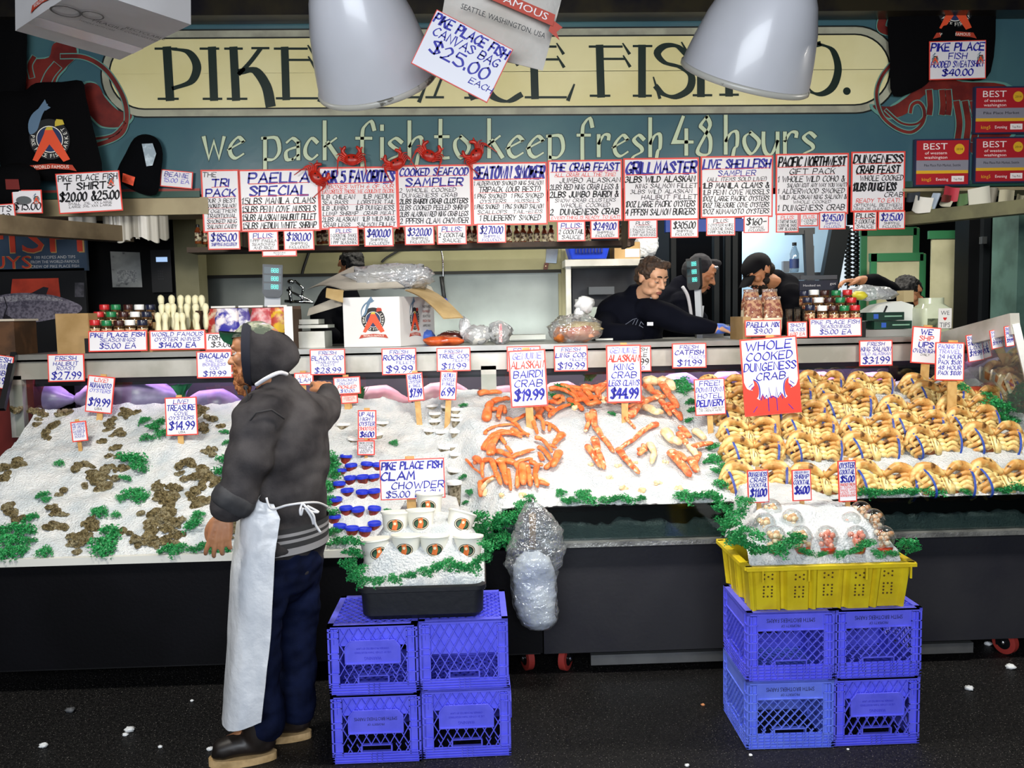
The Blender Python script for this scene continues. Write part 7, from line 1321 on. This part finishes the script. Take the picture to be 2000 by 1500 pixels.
# ---- the fishmonger in front, back half turned
fp = thing('person', 'bearded man in grey hoodie and long white apron standing with his back half turned', 'person', (-.86, 3.3, 0)); fd = V((-.85, .52, 0)).normalized(); ld = V((fd.y, -fd.x, 0))
c = P(505, 690, 3.34); Fh = V((-1, .10, -.06)); body = MB(); hp = head(body, c, Fh, (0.0, .1, 1), .98)
nk = P(540, 760, 3.36); body.limb([c+V((.02, 0, -.05)), nk+V((0, 0, -.02))], [.06, .065], 14)
T_ = [P(553, 1075, 3.36), P(553, 985, 3.36), P(552, 870, 3.37), P(550, 815, 3.37)]; body.limb(T_, [.15, .155, .165, .13], 20, 0, .7, fd)
LS, LE, LW = P(508, 822, 3.22), P(476, 935, 3.13), P(438, 1000, 3.10); RS, RE, RW = P(594, 806, 3.53), P(634, 806, 3.70), P(638, 764, 3.84)
body.limb([T_[3]+V((0, 0, -.03)), LS+V((0, 0, -.02)), LE, LW], [.05, .055, .045, .030], 14); body.limb([T_[3]+V((0, 0, -.03)), RS+V((0, 0, -.02)), RE, RW], [.05, .055, .045, .032], 14)
kn = P(430, 1046, 3.09); Dh = (kn-LW).normalized(); hand(body, LW+Dh*.012, Dh, (.15, -1, 0), (-1, -.1, 0), 1.02, (.2, .4, .5), 0, .13); hand(body, RW, (P(622, 738, 3.98)-RW), (.3, -.5, 1), (-1, .2, .2), 1.0, (.3, .5, .5))
HL, HR = P(527, 1085, 3.28), P(582, 1085, 3.44); KL, KR = P(508, 1260, 3.24), P(580, 1255, 3.43); AL, AR = V((-.885, 3.25, .12)), V((-.79, 3.40, .12))
for h_, k_, a_ in ((HL, KL, AL), (HR, KR, AR)): body.limb([h_, k_, a_], [.085, .06, .045], 14); body.limb([a_, a_+V((-.16, -.02, -.06))], [.045, .035], 12)
rel2(remeshed(body, 'body', skin_t, None, .0046, 2), fp)
m = MB(); m.limb([P(554, 1058, 3.36), P(553, 985, 3.36), P(552, 880, 3.37), P(552, 820, 3.37), P(543, 768, 3.37), P(540, 752, 3.36)], [.195, .198, .21, .195, .12, .085], 24, 0, .74, fd, 5)
m.limb([P(545, 795, 3.35), LS, LE, P(448, 985, 3.10)], [.10, .098, .078, .066], 18, 0, 1, None, 5); m.limb([P(555, 800, 3.42), RS, RE, P(640, 772, 3.82)], [.10, .092, .074, .055], 18, 0, 1, None, 5)
rel2(remeshed(m, 'hoodie', grey, None, .0075, 5, wrinkle(.016, 5, 5, 9, 3)), fp)
m = MB(); a, b = P(462, 968, 3.11), P(442, 998, 3.10); d_ = (b-a).normalized(); a = P(459, 972, 3.11); m.tube([a+d_*t for t in (-.03, -.022, .0, .03, .045, .05)], [.05, .076, .083, .080, .072, .05], 24); rel2(remeshed(m, 'rolled_cuff', M('hoodie_cuff', '#4a4a4c', .9, n=(9, '#38383a'), spec=.1), None, .006, 4), fp)
m = MB(); m.tube([P(480, 832, 3.13), P(500, 806, 3.10), P(530, 800, 3.13), P(556, 818, 3.16)], .004, 6); rel2(m.build('shoulder_seam', M('seam_grey', '#343234', .9), None, True), fp)
m = MB()
for y0, y1, mi in ((1014, 1024, 0), (1024, 1030, 1), (1030, 1036, 0), (1036, 1042, 1), (1042, 1052, 0), (1052, 1065, 1)):
    ring = []
    for y in (y0, y1):
        q = P(554, y, 3.36); ring.append([q+ld*.205*math.cos(k*.1745)+fd*.152*math.sin(k*.1745) for k in range(36)])
    m.add(ring[1]+ring[0], [(i, (i+1) % 36, 36+(i+1) % 36, 36+i) for i in range(36)], mi)
rel2(m.build('striped_hem', [M('hem_dark', '#2a2a2c', .9), M('hem_pale', '#8b8a8c', .9)], None, True), fp)
# hood
hd_ = MB(); ctr = P(484, 692, 3.33); ax = V((1, .12, -.02)).normalized(); up_ = V((0, 0, 1)); sd = ax.cross(up_).normalized()
def hoodf(off):
    def f(u, v):
        a = u*2*math.pi; q = (1-(1-v)**2.3)**.5 if v < 1 else 1; d = .205*(1-v)**1.0-.0; zz = .118*q*math.cos(a); yy = .098*q*math.sin(a); zz -= .012*(1-v); 
        if zz < -.03: d = d*(1-.25*min(1, (-zz-.03)/.08)); 
        fold = .016*math.sin(v*13+a*1.8+.8*math.sin(3*a))*(1-v)*.9+.006*noise.noise((u*6, v*4, 2))
        return ctr+ax*(d-.006)+up_*(zz*(1+fold*4)-off*math.cos(a))+sd*(yy*(1+fold*5)-off*math.sin(a))
    return f
f1, f2 = hoodf(0), hoodf(.008); hd_.grid(f1, 40, 26); hd_.grid(lambda u, v: f2(1-u, v), 40, 26); hd_.grid(lambda u, v: f1(u, 1).lerp(f2(u, 1), v), 40, 1)
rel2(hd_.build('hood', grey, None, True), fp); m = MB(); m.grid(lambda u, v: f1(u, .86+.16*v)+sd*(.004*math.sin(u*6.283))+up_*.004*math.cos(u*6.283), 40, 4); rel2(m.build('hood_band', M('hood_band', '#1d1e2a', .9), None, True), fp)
m = MB(); m.tube(cat([tuple(P(*q)) for q in ((500,752,3.20),(522,738,3.19),(545,728,3.22),(560,731,3.27))], 5), .008, 8); rel2(m.build('shirt_collar', M('tee_white', '#cfd0d6', .8), None, True), fp)
m = MB(); m.ell(P(480, 757, 3.22), (.010, .006, .010), 0, 10); m.tube([P(480, 757, 3.21), P(484, 775, 3.19), P(478, 795, 3.17)], .003, 6); rel2(m.build('drawstring', M('cord_dark', '#19191c', .8), None, True), fp)
# cap, eyes, beard, cigarette
m = MB(); Ff, Uf, Rf = basis(Fh, (0, .1, 1)); Qh = Matrix((Rf, Ff, Uf)).transposed(); m.ell(c+Uf*.035+Ff*.006, (.084, .10, .093), 0, 20, Qh); camo = M('camo', '#9a9c86', .8, n=(26, '#4c5648', .42), n2=(22, '#c9b7c9', .6)); mv = MB(); idx = [i for i, v in enumerate(m.v) if (V(v)-c).dot(Uf) > .035]; ok = set(idx); mv.v = m.v; mv.f = [f for f in m.f if all(i in ok for i in f)]; mv.m = [0]*len(mv.f); rel2(mv.build('cap_crown', camo, None, True), fp)
m = MB(); A, B, C_, D_ = P(486, 652, 3.26), P(456, 677, 3.40), P(430, 664, 3.40), P(426, 648, 3.30)
def brim(e): return lambda u, v: (A.lerp(B, u)).lerp((D_.lerp(C_, u)), (v*(1-.25*(2*u-1)**4)))+V((0, 0, .012*math.sin(u*3.14)+e))
m.grid(brim(.004), 12, 8, 0); g2 = brim(0); m.grid(lambda u, v: g2(1-u, v), 12, 8, 1); rel2(m.build('cap_brim', [camo, M('brim_green', '#1f7a4e', .7)], None, True), fp)
face_bits(fp, hp, .98, down=.3)
m = MB()
for r, f, u, rr_ in ((0,.075,-.105,.034),(0,.07,-.135,.03),(-.03,.055,-.095,.03),(.03,.055,-.095,.03),(-.05,.03,-.07,.026),(.05,.03,-.07,.026),(0,.085,-.085,.022),(0,.06,-.16,.018),(-.057,.0,-.045,.02),(.057,.0,-.045,.02),(-.015,.098,-.05,.009),(.015,.098,-.05,.009),(-.025,.09,-.06,.011),(.025,.09,-.06,.011)): m.ell(hp(r, f, u), (rr_,)*3, 0, 12)
rel2(remeshed(m, 'beard', M('beard_auburn', '#7c4322', .8, n=(60, '#a86a38'), bump=(160, 1, .006)), None, .005, 2, wrinkle(.012, 60, 60, 25)), fp)
m = MB(); q = hp(.012, .10, -.066); m.tube([q, q+V((-.012, -.02, -.004))], .0042, 8); rel2(m.build('cigarette', M('tee_white', ''), None), fp)
# jeans, apron, strings, boots
m = MB(); m.limb([P(554, 1050, 3.36), P(554, 1100, 3.36)], [.176, .17], 22, 0, .78, fd)
for h_, k_, a_ in ((HL, KL, AL), (HR, KR, AR)): m.limb([h_, h_.lerp(k_, .5), k_, a_+V((0, 0, .01))], [.102, .092, .08, .072], 18, 0, 1, None, 5)
rel2(remeshed(m, 'jeans', denim, None, .0075, 4, wrinkle(.012, 7, 7, 12, 1)), fp)
m = MB()
def apr(e):
    L = [(510,966,3.16),(463,1005,3.24),(450,1116,3.30),(441,1290,3.30),(433,1404,3.26)]; Rr = [(534,985,3.13),(547,1014,3.12),(537,1080,3.11),(528,1250,3.10),(510,1411,3.11)]
    def f(u, v):
        a = V(interp([tuple(P(*q)) for q in L], v)); b = V(interp([tuple(P(*q)) for q in Rr], v)); p = a.lerp(b, u); 
        return p+V((-.02*math.sin(u*3.14)*(1-v*.3), -.085*math.sin(u*3.14)*(.35+.65*min(1, v*2))+.007*noise.noise((u*4, v*9, 1))+.004*noise.noise((u*11, v*22, 5))+e, 0))
    return f
a1, a2 = apr(0), apr(.004); m.grid(a1, 24, 60); m.grid(lambda u, v: a2(1-u, v), 24, 60); rel2(m.build('apron', M('apron_white', '#dfe2e6', .4, n=(3, '#d2d6dc'), bump=(7, .5, .03)), None, True), fp)
m = MB(); w_ = .0045; pts = [P(*q) for q in ((520,972,3.12),(530,994,3.11),(560,987,3.10),(595,982,3.13),(622,982,3.20),(640,990,3.30))]; m.tube(cat([tuple(q) for q in pts], 5), w_, 6)
for l_ in (((590,984,3.12),(586,996,3.11),(588,1006,3.11),(592,992,3.11)), ((592,984,3.12),(606,998,3.12),(622,1000,3.14),(600,988,3.12)), ((598,990,3.11),(612,1006,3.11),(616,1024,3.12),(626,1040,3.13)), ((596,992,3.11),(608,1010,3.11),(612,1024,3.12))): m.tube(cat([tuple(P(*q)) for q in l_], 5), w_, 6)
rel2(m.build('apron_string', M('string_white', '#dcdcdf', .7), None, True), fp)
bm_, sm_ = M('boot_black', '#17120f', .45, n=(6, '#241c18')), M('sole_cream', '#c9a878', .6, n=(20, '#a88a5c'))
for toe, heel in ((V((-1.10, 3.205, 0)), V((-.845, 3.245, 0))), (V((-.985, 3.395, 0)), V((-.74, 3.40, 0)))):
    d = (toe-heel).normalized(); n_ = V((-d.y, d.x, 0)); m = MB(); at = heel-d*-.07; m.limb([heel+d*.075+V((0, 0, .17)), heel+d*.07+V((0, 0, .12)), heel+d*.065+V((0, 0, .085))], [.058, .058, .056], 18); m.limb([heel+d*.05+V((0, 0, .07)), heel+d*.14+V((0, 0, .072)), heel+d*.21+V((0, 0, .058)), toe-d*.045+V((0, 0, .052))], [.05, .052, .048, .038], 16, 0, .85, (0, 0, 1))
    o = rel2(remeshed(m, 'boot', bm_, None, .007, 4), fp); m = MB(); L = (toe-heel).length; out = []
    for k in range(32):
        a = k*2*math.pi/32; t = .5+.5*math.cos(a); w__ = .038+.012*math.sin(t*3.1-.3); out.append(heel+d*(L*t)+n_*w__*math.sin(a)*(abs(math.sin(a))**-.25 if abs(math.sin(a)) > .05 else 1))
    m.add([p+V((0, 0, .001)) for p in out]+[p+V((0, 0, .03)) for p in out], [tuple(range(32)), tuple(range(63, 31, -1))]+[(i, i+32, (i+1) % 32+32, (i+1) % 32) for i in range(32)]); s_ = m.build('sole', sm_); s_.parent = o; s_.matrix_parent_inverse = Matrix.Translation(-fp.location); s_.matrix_parent_inverse = Matrix.Identity(4)
# ---- workers behind the counter
def hair(par, p, s, mt=hairm, spikes=.012, low=-.02, nm='hair', extra=()):
    m = MB()
    for r, f, u, a in ((0,-.018,.045,(.083,.098,.085)),(0,.055,.095,(.06,.035,.028)),(0,-.05,.0,(.076,.062,.075)))+tuple(extra): m.ell(p(r, f, u), tuple(x*s for x in a), 0, 16)
    rel2(remeshed(m, nm, mt, None, .006, 2, wrinkle(spikes, 40, 40, 30)), par)
def worker(label, hc, F_, U_, s, torso, arms, cloth_m, skin, Yb_):
    t = thing('person', label, 'person', (P(hc[0], hc[1], Yb_).x, Yb_, 0.38)); b = MB(); c = P(hc[0], hc[1], hc[2]); p = head(b, c, F_, U_, s); sh = P(*torso[0][:3]); b.limb([c+V((0, .01, -.06*s)), sh], [.058*s, .06*s], 14); tp = [P(*q[:3]) for q in torso]; last = tp[-1]; hipp = V((last.x, Yb_+.1, 1.28))
    b.limb(tp+[hipp], [q[3]*.8 for q in torso]+[.13], 18, 0, .7, (0, 1, 0)); ft_ = [V((hipp.x+dx, hipp.y, .42)) for dx in (-.1, .1)]
    for f in ft_: b.limb([hipp+V(((f.x-hipp.x), 0, -.05)), V((f.x, f.y, .85)), f], [.085, .06, .045], 12); b.limb([f, f+V((0, -.16, -.0))], [.04, .03], 10)
    m = MB(); m.limb(tp+[hipp], [q[3] for q in torso]+[.17], 22, 0, .74, (0, 1, 0))
    gl = None
    for pts, rad, hnd in arms:
        w = [P(*q) for q in pts]; b.limb(w, [r*.72 for r in rad], 12); k = len(w) if hnd is None else len(w)-1
        ws = w[:-1]+[w[-2].lerp(w[-1], .74)] if hnd else w; m.limb(ws, rad, 16)
        if hnd: hand(b, w[-1], *hnd[:3], s, hnd[3]); gl = (w[-1], hnd)
    rel2(remeshed(b, 'body', skin, None, .006, 3), t); rel2(remeshed(m, 'sweatshirt', cloth_m, None, .009, 4, wrinkle(.014, 5, 5, 8, hc[0])), t)
    m = MB(); [m.limb([hipp+V(((f.x-hipp.x), 0, 0)), V((f.x, f.y, .85)), f+V((0, 0, .03))], [.11, .085, .075], 14) for f in ft_]; rel2(m.build('trousers', denim, None, True), t)
    return t, p, gl
w1_, p1, gl = worker('young man in dark navy sweatshirt leaning over the counter with a blue glove', (1272, 542, 5.55), (.52, -.78, -.36), (-.10, .1, 1), 1.06, [(1246, 585, 5.68, .115), (1232, 615, 5.72, .235), (1222, 660, 5.8, .25)],
    [([(1262, 606, 5.62), (1310, 622, 5.45), (1352, 634, 5.40), (1402, 642, 5.40)], [.10, .085, .068, .042], ((1, -.1, -.05), (0, -.2, 1), (.1, -1, 0), (.2, .4, .4))), ([(1195, 625, 5.7), (1185, 655, 5.5), (1240, 652, 5.45)], [.10, .085, .06], None)], navy, skin_l, 5.95)
face_bits(w1_, p1, 1.06, down=.6, skin=skin_l); hair(w1_, p1, 1.06, M('hair_brown', '#2c1f17', .7, n=(40, '#45301f'), bump=(90, .8, .006)))
m = MB(); hand(m, gl[0]+V((.012, 0, 0)), *gl[1][:3], 1.06, gl[1][3], .003); m.limb([gl[0]-V((.0, 0, 0)), gl[0]+V((.03, 0, 0))], [.036, .034], 12); rel2(remeshed(m, 'glove', M('nitrile', ''), None, .005, 2), w1_)
m = MB(); Yq = 5.43
for a, b in (((1221,634),(1236,624)),((1236,624),(1244,622)),((1224,637),(1233,643)),((1232,640),(1240,625)),((1238,642),(1246,624)),((1246,643),(1252,628)),((1252,628),(1257,634)),((1250,636),(1256,640))): pxbar(m, a, b, Yq, 1.0, .003)
rel2(m.build('chest_print', M('print_pale', '#5f6474', .8)), w1_)
m = MB(); pxbox(m, 1264, 629, 1276, 636, 5.40, .006); rel2(m.build('white_tag', M('tee_white', '')), w1_); m = MB(); m.limb([P(1274, 584, 5.56), P(1279, 592, 5.54)], [.02, .014], 10); rel2(m.build('shirt_collar', M('tee_white', ''), None, True), w1_)
w2_, p2, _ = worker('man in dark hoodie with white stripes looking down beside the scale pole', (1366, 533, 6.15), (.86, -.22, -.42), (.35, 0, 1), 1.08, [(1335, 568, 6.2, .12), (1322, 610, 6.22, .22), (1318, 670, 6.25, .23)], [([(1330, 595, 6.1), (1335, 640, 6.02), (1360, 660, 5.9)], [.09, .08, .055], None)], navy, skin_t, 6.3)
face_bits(w2_, p2, 1.08, down=1); hair(w2_, p2, 1.08, M('cap_knit', '#15151a', .9, n=(30, '#1f1f26')), .003, nm='knit_cap')
m = MB(); m.limb([p2(-.03, .095, -.05), p2(0, .106, -.048), p2(.03, .095, -.05)], [.006, .009, .006], 8); m.ell(p2(0, .085, -.105), (.022, .018, .018), 0, 10); rel2(m.build('moustache', hairm, None, True), w2_)
m = MB(); [m.ell(p2(x, .085, .072), (.018, .008, .010), 0, 10) for x in (.05, .02, -.02)]; rel2(m.build('glasses', M('glass_shine', '#aeb4bb', .15, metal=.6), None, True), w2_)
m = MB(); m.tube(cat([tuple(P(*q)) for q in ((1333,560,6.03),(1342,575,6.0),(1347,595,5.99),(1350,616,5.99))], 5), .012, 6); m.tube(cat([tuple(P(*q)) for q in ((1364,580,6.0),(1366,600,6.0))], 4), .006, 6); rel2(m.build('white_stripe', M('tee_white', ''), None, True), w2_)
w3_, p3, _ = worker('bearded man in black cap and dark sweatshirt bending his head in the bright doorway', (1482, 530, 6.1), (-.74, -.25, -.58), (-.45, .0, 1), 1.1, [(1516, 552, 6.2, .10), (1532, 582, 6.22, .19), (1534, 660, 6.25, .21)], [([(1548, 575, 6.1), (1545, 630, 6.0), (1500, 650, 5.9)], [.085, .08, .055], None)], M('cloth_black', '#05060c', .9, spec=.1), skin_t, 6.3)
face_bits(w3_, p3, 1.1, down=1); m = MB()
F3, U3, R3 = basis((-.74, -.25, -.58), (-.45, 0, 1)); Q3 = Matrix((R3, F3, U3)).transposed(); c3_ = P(1482, 530, 6.1); m.ell(c3_+(U3*.034-F3*.004)*1.1, (.098, .118, .098), 0, 26, Q3); ok = {i for i, v in enumerate(m.v) if (V(v)-c3_).dot(U3)-.25*(V(v)-c3_).dot(F3) > -.008}; m.f = [f for f in m.f if all(i in ok for i in f)]; m.m = [0]*len(m.f); rel2(m.build('cap_crown', M('cap_black', '#07080c', .8, spec=.15), None, True), w3_)
m = MB(); bf = lambda e: (lambda u, v: c3_+(R3*(u-.5)*.16*(1-.25*v)+F3*(.088+.095*v*(1-.5*(2*u-1)**4))+U3*(.03-.03*v-.02*(2*u-1)**2))*1.1+U3*e); m.grid(bf(.004), 10, 6); g3 = bf(0); m.grid(lambda u, v: g3(1-u, v), 10, 6); rel2(m.build('cap_brim', M('cap_black', ''), None, True), w3_)
m = MB()
for r, f, u, rr_ in ((0,.075,-.1,.032),(-.03,.06,-.09,.03),(.03,.06,-.09,.03),(-.055,.03,-.065,.025),(.055,.03,-.065,.025),(-.066,.005,-.04,.017),(.066,.005,-.04,.017),(0,.098,-.05,.011),(-.022,.092,-.056,.011),(.022,.092,-.056,.011)): m.ell(p3(r, f, u), (rr_*1.08,)*3, 0, 12)
m2 = MB(); m2.ell(p3(0, -.045, -.012), (.078, .066, .06), 0, 16); rel2(m2.build('hair', hairm, None, True), w3_)
rel2(remeshed(m, 'beard', hairm, None, .006, 2, wrinkle(.008, 60, 60, 30)), w3_)
w4_, p4, _ = worker('dark-haired person half hidden behind the open white carton', (684, 520, 6.5), (.1, -.5, -.8), (0, .4, 1), 1.05, [(672, 560, 6.55, .1), (662, 600, 6.55, .2), (660, 670, 6.55, .21)], [([(640, 590, 6.45), (628, 630, 6.35), (650, 655, 6.2)], [.085, .08, .055], None)], M('cloth_black', ''), skin_t, 6.6)
hair(w4_, p4, 1.05, M('hair_black', '#0d0b0b', .7, bump=(90, .8, .006)), extra=((0,.04,.06,(.07,.06,.06)),)); face_bits(w4_, p4, 1.05)
w5_, p5, _ = worker('dark-haired person bending behind the white scale, arm reaching over the jars', (1776, 572, 6.2), (-.5, -.5, -.6), (-.2, .3, 1), 1.05, [(1790, 600, 6.3, .1), (1800, 625, 6.35, .18), (1800, 680, 6.35, .2)], [([(1768, 600, 6.2), (1722, 552, 6.0), (1678, 548, 5.9)], [.07, .055, .045], ((-1, -.1, 0), (0, -.2, 1), (0, -1, 0), (.3, .5, .4)))], M('cloth_black', ''), skin_t, 6.4)
hair(w5_, p5, 1.05, M('hair_black', ''), extra=((0,.03,.06,(.075,.07,.06)),)); face_bits(w5_, p5, 1.05)
